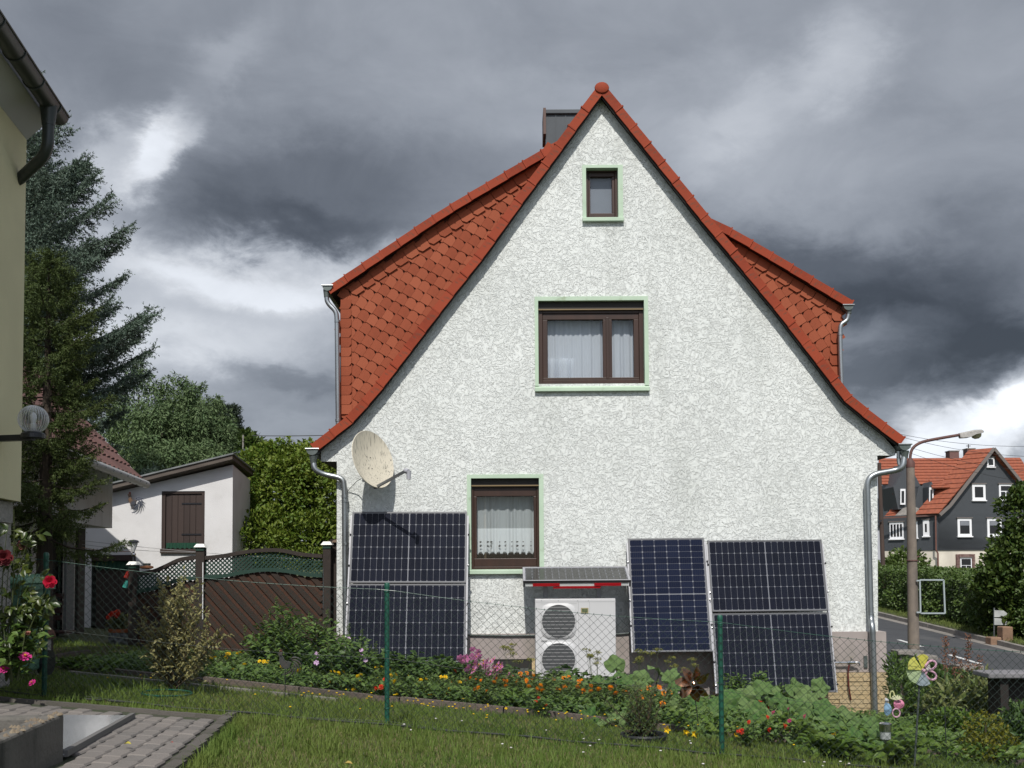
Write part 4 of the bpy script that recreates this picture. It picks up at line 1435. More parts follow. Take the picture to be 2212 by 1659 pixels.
# front wall with the shutter and door openings
sh_r = rectw(349, 1061, 442, 1193, YS); dr_r = rectw(197, 1205, 292, 1400, YS)
out_ = [(x0, zb), (x1, zb), (x1, cR.z), (x0, zL)]
loops = [[Vector((x, YS, z)) for x, z in out_], [Vector((x, YS, z)) for x, z in ((sh_r[0], sh_r[2]), (sh_r[0], sh_r[3]), (sh_r[1], sh_r[3]), (sh_r[1], sh_r[2]))],
         [Vector((x, YS, z)) for x, z in ((dr_r[0], zb + .2), (dr_r[0], dr_r[3]), (dr_r[1], dr_r[3]), (dr_r[1], zb + .2))]]
tri = tessellate_polygon(loops); pts = [p for l in loops for p in l]
b = MB().add(pts, [tuple(t) for t in tri])
b.add([(x1, YS, zb), (xb_, YS + dpt, zb), (xb_, YS + dpt, zbk), (x1, YS, cR.z)], [(0, 1, 2, 3)])
b.add([(x0, YS, zb), (x0, YS + dpt, zb), (x0, YS + dpt, zL), (x0, YS, zL)], [(0, 3, 2, 1)])
b.add([(x0, YS + dpt, zb), (xb_, YS + dpt, zb), (xb_, YS + dpt, zbk), (x0, YS + dpt, zL)], [(0, 1, 2, 3)])
b.build('wall', M_shed, shed)
# roof slab, a little proud of the walls, brown fascia under grey felt
def roofq(dz, e):
    return [(x0 - .1, YS - .28 - e, ws(165, 1082).z + dz), (ws(507, 999).x + .03 + e, YS - .28 - e, ws(505, 1000).z + dz + .05), (P(543, 1034, YS + dpt).x + e + .02, YS + dpt + .1, zbk + dz + .1), (x0 - .1, YS + dpt + .1, zL + dz)]
a_, b_ = roofq(.0, 0), roofq(.10, 0)
MB().hexa(a_ + b_).build('fascia', M_fascia, shed)
a_, b_ = roofq(.103, .03), roofq(.135, .03)
MB().hexa(a_ + b_).build('roof', M_felt, shed)
M_shut = mat('shutter_brown', (0.040, 0.026, 0.022), (0.030, 0.020, 0.017), rough=.7, scale=6, stretch=(1, 1, .15), island=(.047, .031, .026))
hs_ = MB()
w_ = .06
sx0, sx1, sz0, sz1 = sh_r
hs_.box(sx0, sx0 + .07, YS + .02, YS + .14, sz0, sz1); hs_.box(sx1 - .07, sx1, YS + .02, YS + .14, sz0, sz1)
hs_.box(sx0 + .07, sx1 - .07, YS + .02, YS + .14, sz1 - .05, sz1); hs_.box(sx0 - .01, sx1 + .01, YS - .05, YS + .14, sz0 - .02, sz0 + .07)
shut = hs_.build('shutter', M_shut, shed)
np_ = 6
for k in range(np_):
    xa_ = sx0 + .075 + (sx1 - sx0 - .15) * k / np_
    MB().box(xa_ + .004, xa_ + (sx1 - sx0 - .15) / np_ - .004, YS + .05, YS + .075, sz0 + .075, sz1 - .055).build('plank', M_shut, shut)
for z in (sz0 + .36, sz1 - .28):
    MB().box(sx1 - .5, sx1 - .06, YS + .04, YS + .049, z, z + .035).build('hinge_strap', M_bolt, shut)
M_val = mat('green_valance', (0.012, 0.060, 0.035), rough=.7)
def valance(x0, x1, z1, h, y, parent):
    V, F_ = [], []
    n = 48
    for i in range(n + 1):
        t = i / n
        yy = y + .012 * math.sin(t * 60)
        V += [(x0 + (x1 - x0) * t, yy, z1), (x0 + (x1 - x0) * t, yy, z1 - h * (1 - .25 * abs(math.sin(t * 22))))]
    for i in range(n): F_.append((2 * i, 2 * i + 1, 2 * i + 3, 2 * i + 2))
    return MB().add(V, F_).build('valance', M_val, parent)
valance(sx0 + .1, sx1 - .12, sz0 + .2, .14, YS - .0, shut)
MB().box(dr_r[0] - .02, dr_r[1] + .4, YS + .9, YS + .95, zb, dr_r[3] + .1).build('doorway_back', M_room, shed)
fr_ = MB().box(dr_r[0], dr_r[1], YS - .02, YS + .12, dr_r[3] - .06, dr_r[3] + .06)
do = fr_.build('door_frame', M_shut, shed)
dl = thing
for k in range(5):
    xa_ = dr_r[0] + .05 + k * (dr_r[1] - dr_r[0] - .1) / 5
    MB().box(xa_ + .003, xa_ + (dr_r[1] - dr_r[0] - .1) / 5 - .003, YS + .10, YS + .13, zb + .2, dr_r[3] - .07).build('door_plank', M_shut, do)
valance(dr_r[0] + .06, dr_r[1] - .05, dr_r[3] - .07, .2, YS + .04, do)

# metal cockerel on the shed wall
def cut_out(name, label, cat, c, s, y, mirror=1, mats=None):
    t = thing(name, label, cat, c)
    def pp(pts): return [(c.x + mirror * x * s, y, c.z + z * s) for x, z in pts]
    b = MB().prism(pp([(-.42, .1), (-.30, -.22), (-.05, -.38), (.18, -.28), (.30, .02), (.12, .08), (-.10, .12), (-.25, .42), (-.38, .45)]), (0, .03, 0))
    b.build('body', mats[0], t)
    MB().prism(pp([(-.42, .38), (-.26, .36), (-.24, .62), (-.30, .72), (-.40, .66), (-.50, .55)]), (0, .032, 0)).build('head', mats[1], t)
    MB().prism(pp([(-.40, .66), (-.36, .80), (-.32, .70), (-.27, .80), (-.25, .64)]), (0, .028, 0)).build('comb', mats[2], t)
    for k in range(6):
        a0 = R(75 - k * 27)
        r_ = MB()
        pts_ = []
        for i in range(8):
            f = i / 7
            ang = a0 - f * 1.1
            rad = .25 + f * .55
            pts_.append(Vector((c.x + mirror * (.15 + rad * math.cos(ang)) * s, y + .012 + .004 * k, c.z + (-.05 + rad * math.sin(ang)) * s)))
        r_.tube(pts_, [.03 * s, .045 * s, .055 * s, .055 * s, .05 * s, .04 * s, .03 * s, .012 * s], 6)
        r_.build('tail_feather', mats[3], t, smooth=True)
    for x in (-.08, .06):
        MB().tube([(c.x + mirror * x * s, y + .015, c.z - .3 * s), (c.x + mirror * (x - .02) * s, y + .015, c.z - .62 * s), (c.x + mirror * (x - .14) * s, y + .01, c.z - .66 * s)], .018 * s, 6).build('leg', mats[0], t)
    return t
M_ck1 = mat('cockerel_body', (.05, .055, .07), (.14, .08, .04), rough=.5, scale=9)
M_ck2 = mat('cockerel_head', (.26, .15, .10), rough=.5)
M_ck3 = mat('cockerel_comb', (.35, .03, .02), rough=.5)
M_ck4 = mat('cockerel_tail', (.10, .11, .14), rough=.4)
cut_out('wall_cockerel', 'painted metal cockerel hanging on the white shed wall', 'ornament', P(288, 1082, YS - .08), .24, YS - .09, mats=(M_ck1, M_ck2, M_ck3, M_ck4))

# clothes lines
for i, (pa, pb, c) in enumerate((((170, 1167), (726, 1212), 'upper thin washing line in front of the white shed'), ((170, 1175), (434, 1193), 'lower thin washing line in front of the white shed'), ((170, 1181), (290, 1190), 'reddish washing line just above the shed doorway'))):
    a, b = P(*pa, 18.0), P(*pb, 16.5 if i == 0 else 18.0)
    o = MB().tube([a.lerp(b, k / 12) - Vector((0, 0, .04 * math.sin(math.pi * k / 12))) for k in range(13)], .004 if i < 2 else .007, 5).build('washing_line', mat('line_%d' % i, (.30, .30, .30) if i < 2 else (.35, .18, .12)), None)
    tag(o, c, 'washing line')

# ================================================================== house with brown tiles, behind the spruce
M_greyw = mat('grey_render', (0.60, 0.60, 0.59), (0.54, 0.54, 0.53), rough=.9, scale=2, bump=.005, bscale=40, streak=((.42, .42, .40), 3, (2, 2, .4), (.5, .75), .6))
M_btile = mat('brown_tile', (0.125, 0.066, 0.056), (0.10, 0.054, 0.046), rough=.7, scale=6, island=(0.14, 0.072, 0.062))
E1, E2 = P(150, 990, 14.4), P(303, 1040, 19.0)
E1.z = E2.z
nb = thing('brown_roof_house', 'grey-walled neighbour house with a brown tiled roof half hidden by the spruce', 'house', (E2.x - .5, 18, -1.4))
ed = (E2 - E1); ed.z = 0; ed.normalize()          # along the eaves, away from the camera
inw = Vector((-1, 0, 0)); inw = (inw - ed * inw.dot(ed)).normalized()
apex = P(150, 878, 19.0)
sl_len = (apex - E2).length
upr = (inw * 1.0 + Vector((0, 0, 1.06))).normalized()
# tile courses: overlapped steps with a wavy lower edge, each course a strip
Lr = (E2 - E1).length + 1.5
S0 = E2 - ed * Lr
nr = upr.cross(ed).normalized()
if nr.z < 0: nr = -nr
rb = MB().hexa([S0 - nr * .1, E2 - nr * .1, E2 + upr * 4.4 - nr * .1, S0 + upr * 4.4 - nr * .1, S0 - nr * .02, E2 - nr * .02, E2 + upr * 4.4 - nr * .02, S0 + upr * 4.4 - nr * .02])
nroof = rb.build('roof', M_dark, nb)
tme = MB()
tl = .3
V, F_ = [], []
for j, (yy, hh) in enumerate(((0, .02), (.33, .03))):
    for i, (xx, dz) in enumerate(((0, 0), (.05, .03), (.12, .045), (.19, .03), (.24, .005), (.30, 0))):
        V.append((xx, yy, hh + dz - j * .02 + .03 * (1 - j)))
n_ = 6
for i in range(5): F_.append((i, i + 1, n_ + i + 1, n_ + i))
V += [(x, 0, -.02) for x in (0, .05, .12, .19, .24, .30)]
for i in range(5): F_.append((12 + i, 12 + i + 1, i + 1, i))
tme.add(V, F_)
tme = tme.mesh('roof_tile', M_btile)
course = .33
cnt = 0
for j in range(13):
    for i in range(30):
        o = E2 - ed * (.3 * (i + 1)) + upr * (course * j) + nr * .005
        if cnt >= 295: break
        M = Matrix(((ed.x, upr.x, nr.x, o.x), (ed.y, upr.y, nr.y, o.y), (ed.z, upr.z, nr.z, o.z), (0, 0, 0, 1))) @ Matrix.Rotation(R(1.6), 4, 'X') @ Matrix.Scale(1.06, 4, (0, 1, 0))
        if i < 23:
            piece('roof_tile', tme, M, nroof); cnt += 1
# verge board and gutter
MB().bar(E2 + ed * .03 - upr * .05 + nr * .01, E2 + ed * .03 + upr * 4.4 + nr * .01, .035, .10, up=nr).build('verge_board', mat('verge_cream', (.50, .45, .42), rough=.7), nb)
gu = E2 - inw * .09 - Vector((0, 0, .05))
gb = MB().tube([gu - ed * Lr, gu + ed * .12], .075, 10)
go = gb.build('gutter', mat('gutter_grey', (.42, .42, .41), rough=.5, metal=.3), nb, smooth=True)
for k in range(12):
    c = gu - ed * (.25 + k * .5)
    MB().tube([c - inw * .01 + Vector((0, 0, .083)), c - inw * .085, c + Vector((0, 0, -.083)), c + inw * .085], .008, 5).build('gutter_bracket', M_zincdark, go)
# upper storey wall, jettied over the recessed ground floor
W2_ = P(243, 1080, 18.8); W1_ = W2_ - ed * 9
zu0, zu1 = P(243, 1141, 18.8).z, E2.z + .3
th = inw * 4.0
MB().hexa([Vector((p.x, p.y, z)) for z in (zu0, zu1) for p in (W1_, W2_, W2_ + th, W1_ + th)]).build('upper_wall', M_greyw, nb)
G2_ = P(176, 1300, 19.6); G1_ = G2_ - ed * 10
zg = gz(G2_.x, 19) - .4
MB().hexa([Vector((p.x, p.y, z)) for z in (zg, zu0 - .003) for p in (G1_, G2_, G2_ + th, G1_ + th)]).build('ground_floor_wall', M_shed, nb)
def onface(px0, px1, py0, py1, proud, name, m, Y=17.6):
    a, b = P(px0, py1, Y), P(px1, py0, Y)
    MB().box(a.x, b.x, Y - proud, Y + .25, a.z if py1 < 1390 else gz(a.x, Y) - .1, b.z).build(name, m, nb)
MB().box(P(128, 1060, 15.6).x, P(136, 1060, 15.6).x, 15.5, 15.62, P(130, 1112, 15.6).z, P(130, 1035, 15.6).z).build('window_shutter', mat('dark_red_board', (.085, .014, .018), rough=.7), nb)
M_pgreen = mat('door_green', (.34, .47, .36), rough=.6)
onface(100, 113, 1141, 1392, .0, 'porch_post', M_post)
onface(113.5, 131, 1141, 1380, .0, 'door', M_pgreen, 17.9)
onface(131.5, 138, 1150, 1378, .02, 'downpipe', M_bolt, 17.9)
onface(138.5, 148, 1141, 1392, .05, 'porch_post', mat('post_grey', (.16, .16, .165), rough=.7), 17.5)
onface(148.5, 161.5, 1141, 1392, .0, 'wall_pier', M_shed, 18.2)
onface(162, 172, 1141, 1392, .04, 'porch_post', M_post, 17.9)
onface(72, 93, 1228, 1312, .03, 'door_panel', mat('orange_wood', (.22, .10, .045), rough=.6), 17.2)
onface(40, 100, 1141, 1400, .0, 'porch_wall', M_shed, 18.0)

# ================================================================== yellow house at the left edge
M_yel = mat('yellow_render', (0.70, 0.645, 0.43), (0.65, 0.60, 0.40), rough=.95, scale=2, bump=.003, bscale=140, spec=.1)
M_ystone = mat('grey_stone', (0.36, 0.34, 0.315), (0.25, 0.24, 0.225), rough=.95, scale=9, bump=.01, bscale=20)
M_gut = mat('dark_gutter', (0.028, 0.036, 0.034), (0.020, 0.026, 0.025), rough=.4, scale=4, spec=.6)
YE = 8.0
C2 = P(51, 700, YE)
dirn = Vector((.15, -1, 0)).normalized()       # along the wall towards the camera
Cn = C2 + dirn * 3.2
inw2 = Vector((-1, -.15, 0)).normalized()
yh = thing('yellow_house', 'yellow rendered house corner with a dark gutter at the left edge', 'house', (C2.x, C2.y, -.9))
zt = P(49, 300, YE).z; zb2 = P(36, 1084, YE).z
def hx8(a, b, dep, z0, z1): 
    return [Vector((p.x, p.y, z)) for z in (z0, z1) for p in (a, b, b + inw2 * dep, a + inw2 * dep)]
MB().hexa(hx8(C2, Cn, 4, zb2, zt)).build('wall', M_yel, yh)
r_in = inw2 * .07
pl_ = MB().hexa(hx8(C2 + r_in, Cn + r_in, 3.8, gz(C2.x, YE) - .6, zb2 - .003)).build('plinth', M_ystone, yh)
# plinth stones proud of the joints
stm = MB().box(-.5, .5, -.5, .5, -.5, .5).mesh('stone', M_ystone)
for j in range(9):
    for i in range(6):
        w_ = .38
        c = C2 + r_in + dirn * (.02 + w_ * (i + .5 + (.5 if j % 2 else 0)))
        z = zb2 - .01 - .17 * (j + .5)
        Mx = Matrix(((dirn.x, inw2.x, 0, c.x), (dirn.y, inw2.y, 0, c.y), (0, 0, 1, z), (0, 0, 0, 1))) @ Matrix.Diagonal((w_ - .012, .035 + .02 * rng.random(), .158, 1))
        piece('stone', stm, Mx, pl_)
# soffit, gutter with brackets, outlet and swan-neck pipe
g2 = P(140, 252, YE - .02); 
gd = dirn
rg = .075
gc2 = g2 + Vector((-.045, 0, -.0))
outw = -inw2
eo = (gc2 - C2).dot(outw)
sof = MB()
pA, pB = C2 + Vector((0, 0, 0)), Cn
zs_in, zs_out = zt - .01, zt + .05
so0 = C2 + outw * .002; so1 = C2 + outw * (eo - .10)
sof.hexa([Vector((so0.x, so0.y, zs_in)), Vector((so1.x, so1.y, gc2.z - .02)), Vector((so1.x, so1.y, gc2.z - .02)) + dirn * 3.2, Vector((so0.x, so0.y, zs_in)) + dirn * 3.2,
          Vector((so0.x, so0.y, zs_in + .5)), Vector((so1.x, so1.y, gc2.z + .06)), Vector((so1.x, so1.y, gc2.z + .06)) + dirn * 3.2, Vector((so0.x, so0.y, zs_in + .5)) + dirn * 3.2])
sof.build('soffit', mat('soffit_grey', (.42, .42, .44), rough=.7), yh)
gt = MB()
prof = [math.pi + math.pi * k / 12 for k in range(13)]
V = []
for rr2 in (rg, rg - .006):
    for s_ in (0.0, 3.2):
        for a in prof:
            q = gc2 + outw * (rr2 * math.cos(a)) + Vector((0, 0, rr2 * math.sin(a))) + dirn * s_
            V.append(q)
F_ = []
for i in range(12): F_ += [(i, i + 1, 13 + i + 1, 13 + i), (26 + i, 39 + i, 39 + i + 1, 26 + i + 1), ]
F_ += [tuple(range(13))]
gt.add(V, F_)
gto = gt.build('gutter', M_gut, yh, smooth=True)
MB().tube([gc2 + outw * rg, gc2 + outw * rg + dirn * 3.2], .010, 8).build('gutter_bead', M_gut, gto)
for k in range(6):
    c = gc2 + dirn * (.22 + .42 * k)
    MB().tube([c + outw * ((rg + .004) * math.cos(a)) + Vector((0, 0, (rg + .004) * math.sin(a))) for a in prof], .006, 5).build('gutter_bracket', M_gut, gto)
oc = gc2 + dirn * .28
MB().lathe([(.048, -.20), (.05, -.17), (.066, -.05), (.07, -.02)], oc, 14).build('outlet', M_gut, gto, smooth=True)
pe = C2 + dirn * .12 - outw * .05
MB().tube(bend([oc + Vector((0, 0, -.18)), oc + Vector((0, 0, -.42)), Vector((pe.x, pe.y, oc.z - .60)), Vector((pe.x, pe.y, oc.z - .60)) + inw2 * .2], 8), .045, 12).build('downpipe', M_gut, yh, smooth=True)
MB().hexa([gc2 + outw * -.05 + Vector((0, 0, .03)), gc2 + outw * -.05 + Vector((0, 0, .03)) + dirn * 3.2, gc2 + inw2 * 2.5 + Vector((0, 0, 2.2)) + dirn * 3.2, gc2 + inw2 * 2.5 + Vector((0, 0, 2.2)),
           gc2 + outw * -.03 + Vector((0, 0, .06)), gc2 + outw * -.03 + Vector((0, 0, .06)) + dirn * 3.2, gc2 + inw2 * 2.5 + Vector((0, 0, 2.25)) + dirn * 3.2, gc2 + inw2 * 2.5 + Vector((0, 0, 2.25))]).build('roof', M_slate, yh)
# globe lamp on a bracket at the corner
gc = P(72, 906, YE - .55)
gl_ = thing('globe_lamp', 'clear ribbed glass globe lamp on a black bracket at the yellow corner', 'lamp', gc)
gr_ = 30.5 / FPX * (YE - .55)
M_globe = bpy.data.materials.new('ribbed_globe'); M_globe.use_nodes = True
nt = M_globe.node_tree; nt.nodes.clear()
_tp = nt.nodes.new('ShaderNodeBsdfTransparent'); _tp.inputs[0].default_value = (.85, .86, .88, 1)
_gl = nt.nodes.new('ShaderNodeBsdfGlossy'); _gl.inputs['Roughness'].default_value = .06
_df = nt.nodes.new('ShaderNodeBsdfDiffuse'); _df.inputs[0].default_value = (.8, .8, .82, 1)
_a = nt.nodes.new('ShaderNodeMixShader'); _a.inputs[0].default_value = .7
_b = nt.nodes.new('ShaderNodeMixShader'); _lw = nt.nodes.new('ShaderNodeLayerWeight'); _lw.inputs[0].default_value = .62
nt.links.new(_gl.outputs[0], _a.inputs[1]); nt.links.new(_df.outputs[0], _a.inputs[2])
nt.links.new(_lw.outputs['Facing'], _b.inputs[0]); nt.links.new(_tp.outputs[0], _b.inputs[1]); nt.links.new(_a.outputs[0], _b.inputs[2])
_o = nt.nodes.new('ShaderNodeOutputMaterial'); nt.links.new(_b.outputs[0], _o.inputs[0])
V, F_ = [], []
nm_, nl = 96, 14
for j in range(nl + 1):
    t = math.pi * j / nl
    for i in range(nm_):
        a = 2 * math.pi * i / nm_
        r_ = gr_ * (1 + .035 * math.cos(a * 32) * math.sin(t))
        V.append((gc.x + r_ * math.sin(t) * math.cos(a), gc.y + r_ * math.sin(t) * math.sin(a), gc.z + r_ * math.cos(t)))
for j in range(nl):
    for i in range(nm_):
        i2 = (i + 1) % nm_
        F_.append((j * nm_ + i, j * nm_ + i2, (j + 1) * nm_ + i2, (j + 1) * nm_ + i))
MB().add(V, F_).build('globe', M_globe, gl_, smooth=True)
MB().lathe([(.02, -gr_), (.022, -.035), (.016, -.03), (.022, 0), (.024, .03), (.012, .05), (0, .054)], gc, 12).build('bulb', mat('bulb_white', (.75, .75, .75), rough=.4), gl_, smooth=True)
MB().lathe([(0, -.03), (.085, -.03), (.085, 0), (.07, .012), (0, .012)], gc - Vector((0, 0, gr_ + .005)), 18).build('base_plate', M_bolt, gl_)
MB().bar(gc - Vector((0, 0, gr_ + .03)), Vector((C2.x - .02, gc.y + .08, gc.z - gr_ - .03)) , .05, .045).build('bracket', M_bolt, gl_)
# ================================================================== ground, road, paving, lawn
M_soilg = mat('meadow_ground', (0.045, 0.062, 0.020), (0.070, 0.075, 0.030), rough=.95, scale=1.2, bump=.02, bscale=12)
xs = [-900, -300, -120, -60, -30] + list(np.arange(-20, 6.5, 1.0)) + list(np.arange(6.5, 9.0, .25)) + [10, 12, 13.4, 13.55, 13.65, 13.75, 13.9, 15, 17, 20, 30, 50, 100, 300, 900]
ys = [-60, -20, -5] + list(np.arange(0, 30, 1.0)) + list(range(30, 70, 3)) + [80, 100, 130, 170, 300, 700, 2000, 5000]
V = [(x, y, gz(x, y) - .012) for y in ys for x in xs]
nx = len(xs)
F_ = [(j * nx + i, j * nx + i + 1, (j + 1) * nx + i + 1, (j + 1) * nx + i) for j in range(len(ys) - 1) for i in range(nx - 1)]
MB().add(V, F_).build('ground', M_soilg, None, smooth=True, kind='structure')

# road beyond the garden, with kerb stones, painted dashes and gutter line
M_asph = mat('asphalt', (0.058, 0.060, 0.064), (0.046, 0.048, 0.052), rough=.85, scale=3, bump=.004, bscale=120, streak=((.09, .09, .09), 1.1, (1, .3, 1), (.58, .7), .6))
M_conc = mat('concrete', (0.24, 0.22, 0.20), (0.18, 0.165, 0.15), rough=.9, scale=5, bump=.004, bscale=50, streak=((.10, .10, .08), 3, (1, 1, 1), (.55, .75), .6))
M_line = mat('road_paint', (0.62, 0.62, 0.60), (0.45, 0.45, 0.44), rough=.7, scale=8)
yr = [5, 10, 15, 20, 25, 30, 35, 40, 50, 60, 80, 100, 130]
b = MB(); b.add([(x, y, road_z(y)) for y in yr for x in (8.75, 13.2)], [(2 * i, 2 * i + 1, 2 * i + 3, 2 * i + 2) for i in range(len(yr) - 1)])
road = b.build('road', M_asph, None, kind='structure')
b = MB(); b.add([(x, y, road_z(y) + .004) for y in yr for x in (13.201, 13.5)], [(2 * i, 2 * i + 1, 2 * i + 3, 2 * i + 2) for i in range(len(yr) - 1)])
b.build('road_gutter', M_conc, road)
dash = MB()
for y in np.arange(14, 60, 3.4):
    dash.add([(11.24, y, road_z(y) + .005), (11.36, y, road_z(y) + .005), (11.36, y + 1.7, road_z(y + 1.7) + .005), (11.24, y + 1.7, road_z(y + 1.7) + .005)], [(0, 1, 2, 3)])
dash.build('road_marking', M_line, road)
dash = MB()
for y in np.arange(12, 60, 1.0):
    dash.add([(9.0, y, road_z(y) + .005), (9.09, y, road_z(y) + .005), (9.09, y + 1, road_z(y + 1) + .005), (9.0, y + 1, road_z(y + 1) + .005)], [(0, 1, 2, 3)])
dash.build('edge_line', M_line, road)
b = MB()
for (cx, cy, rx, ry) in ((10.3, 24.6, .7, .45), (10.6, 21.5, .5, .2)):
    q = [(cx + rx * math.cos(t), cy + ry * math.sin(t) * 2, road_z(cy + ry * math.sin(t) * 2) + .003) for t in np.linspace(0, 2 * math.pi, 20, endpoint=False)]
    b.add(q, [tuple(range(20))])
b.build('asphalt_patch', mat('asphalt_patch', (.085, .087, .09), rough=.9), road)
kerb = thing('kerb', None, None, (13.55, 25, road_z(25)))
kerb['kind'] = 'structure'
ks = MB().box(-.075, .075, -.49, .49, -.14, .13).mesh('kerb_stone', M_conc)
for k in range(40):
    y = 17 + k * 1.0
    piece('kerb_stone', ks, Matrix.Translation((13.58 + random.uniform(-.006, .006), y, road_z(y) + random.uniform(-.004, .004))) @ Matrix.Rotation(math.atan(.041), 4, 'X'), kerb)

# ---- terrace of concrete pavers at lower left
TA, TB = G(503, 1552, .03), G(386, 1659, .045)
TC = G(30, 1512, .03)
ue = (TB - TA).normalized()            # along the right edge, towards the camera
ve = (TC - TA).normalized()            # along the back edge, to the left
M_pave = mat('paver', (0.150, 0.138, 0.128), (0.105, 0.097, 0.090), rough=.92, scale=6, bump=.003, bscale=90, island=(0.185, 0.165, 0.15), streak=((.055, .06, .035), 4, (1, 1, 1), (.50, .70), .75))
terr = thing('paving', None, None, TA); terr['kind'] = 'structure'
pv = MB().box(0, 1, 0, 1, -.06, 0)
pm = MB()
pl_, pw_ = .20, .10
chf = .008
def paver_mesh():
    b = MB()
    w, h, c = pl_ - .007, pw_ - .007, chf
    V = [(0, 0, -.06), (w, 0, -.06), (w, h, -.06), (0, h, -.06), (0, 0, -c), (w, 0, -c), (w, h, -c), (0, h, -c), (c, c, 0), (w - c, c, 0), (w - c, h - c, 0), (c, h - c, 0)]
    F_ = [(8, 9, 10, 11)]
    for a, e in ((0, 4), (4, 8)):
        for i in range(4): F_.append((a + i, a + (i + 1) % 4, e + (i + 1) % 4, e + i))
    return b.add(V, F_).mesh('paver', M_pave)
pm = paver_mesh()
def world_to_px(p):
    q = CM.transposed() @ p
    return PPX + FPX * q.x / -q.z, PPY - FPX * q.y / -q.z
npv = 0
cand = []
for j in range(60):
    for i in range(-2, 40):
        s_ = i * pl_ + (pl_ / 2 if j % 2 else 0)
        t_ = .10 + j * pw_
        p = TA + ue * s_ + ve * t_
        if s_ < .12: continue
        q = p + ue * .1 + ve * .05
        px, py = world_to_px(q)
        if px > -25 and 1500 < py < 1690 and not (px < 100 and py > 1630):
            cand.append((q, p, s_, t_))
cand.sort(key=lambda c: c[0].length)
nz_ = ue.cross(ve).normalized()
if nz_.z < 0: nz_ = -nz_
PK = P(139, 1541, 6.9)
def glass_zone(px, py): return py > 1545 and px < 285 - (py - 1547) * (146 / 82.) and px > 60
rest = MB()
for k, (q, p, s_, t_) in enumerate(cand):
    px, py = world_to_px(q)
    if glass_zone(px - 4, py): continue
    z = yard_z(p.x, p.y) + .035 + random.uniform(-.003, .003)
    M = Matrix(((ue.x, ve.x, nz_.x, p.x), (ue.y, ve.y, nz_.y, p.y), (ue.z, ve.z, nz_.z, z), (0, 0, 0, 1))) @ Matrix.Rotation(random.uniform(-.008, .008), 4, 'X') @ Matrix.Rotation(random.uniform(-.008, .008), 4, 'Z')
    if npv < 295:
        piece('paver', pm, M, terr); npv += 1
    else:
        for me_ in (pm,):
            rest.add([M @ v.co for v in me_.vertices], [tuple(f.vertices) for f in me_.polygons])
if rest.v: rest.build('paver_field', M_pave, terr, kind='stuff')
# edging stones on the right and back edges, joint bed under the pavers
em = MB().box(0, .247, -.0, .06, -.16, .008).mesh('edging_stone', mat('mossy_edging', (.085, .075, .066), (.055, .055, .04), rough=.95, scale=7, bump=.004, bscale=50, island=(.10, .09, .08)))
n = int((TB - TA).length / .25) + 5
for k in range(-1, n):
    p = TA + ue * (k * .25)
    z = yard_z(p.x, p.y) + .038
    piece('edging_stone', em, Matrix(((ue.x, ve.x, nz_.x, p.x), (ue.y, ve.y, nz_.y, p.y), (ue.z, ve.z, nz_.z, z), (0, 0, 0, 1))) @ Matrix.Rotation(random.uniform(-.01, .01), 4, 'Y'), terr)
for k in range(14):
    p = TA + ve * (k * .25) + ue * .03
    z = yard_z(p.x, p.y) + .036
    piece('edging_stone', em, Matrix(((ve.x, -ue.x, nz_.x, p.x), (ve.y, -ue.y, nz_.y, p.y), (ve.z, -ue.z, nz_.z, z), (0, 0, 0, 1))) @ Matrix.Rotation(random.uniform(-.01, .01), 4, 'Y'), terr)
M_joint = mat('joint_sand', (.05, .05, .035), (.035, .05, .02), rough=1, scale=20)
q0, q1, q2, q3 = TA - ue * .0, TA + ue * 4.2, TA + ue * 4.2 + ve * 5.5, TA + ve * 5.5
V = []
for i in range(12):
    for j in range(12):
        p = TA + ue * (.03 + 4.1 * i / 11) + ve * (.04 + 5.4 * j / 11)
        V.append((p.x, p.y, yard_z(p.x, p.y) + .018))
MB().add(V, [(i * 12 + j, i * 12 + j + 1, (i + 1) * 12 + j + 1, (i + 1) * 12 + j) for i in range(11) for j in range(11)]).build('joint_bed', M_joint, terr)
# polished plate let into the paving beside the planter
g_ = [G(285, 1548, .045), G(139, 1547, .045), G(139, 1634, .045)]
M_plate = mat('polished_plate', (.30, .31, .32), (.25, .26, .27), rough=.10, spec=.9, scale=2)
up = Vector((0, 0, .012))
gcorn = [G(287, 1547, .045), G(120, 1546, .045), G(90, 1637, .045), G(139, 1631, .045)]
pb = thing('light_well_cover', 'shiny grey plate let into the paving beside the concrete planter', 'cover plate', sum(gcorn, Vector()) / 4)
MB().prism(gcorn, (0, 0, .006)).build('plate', M_plate, pb)
MB().bar(gcorn[0] + up * .5, gcorn[3] + up * .5, .03, .03).build('edge_strip', mat('edge_grey', (.13, .125, .12), rough=.7), pb)
# concrete planter wall
zk = G(139, 1629, .05)
PK = P(139, 1541, zk.y)
ztop = PK.z
PL = PZ(-40, 1618, ztop)
dirp = (PL - PK); Lp = dirp.length; dirp.normalize()
perp = Vector((-dirp.y, dirp.x, 0))
if perp.x > 0: perp = -perp
M_plc = mat('planter_concrete', (0.135, 0.125, 0.11), (0.09, 0.085, 0.075), rough=.95, scale=4, bump=.006, bscale=40, streak=((.035, .035, .03), 4, (2, 2, .4), (.52, .72), .8))
M_soil = mat('soil', (0.040, 0.028, 0.020), (0.06, 0.042, 0.03), rough=1, scale=14, bump=.02, bscale=40)
plt_ = thing('concrete_planter', 'grey concrete planter bed in the lower left corner', 'planter', (PK.x, PK.y, zk.z - .03))
def wallbox(a, b, th, z0, z1):
    d = (b - a).normalized(); p = Vector((-d.y, d.x, 0)) * th
    return [Vector((q.x, q.y, z)) for z in (z0, z1) for q in (a, b, b + p, a + p)]
sgn = 1 if Vector((-dirp.y, dirp.x, 0)).dot(perp) > 0 else -1
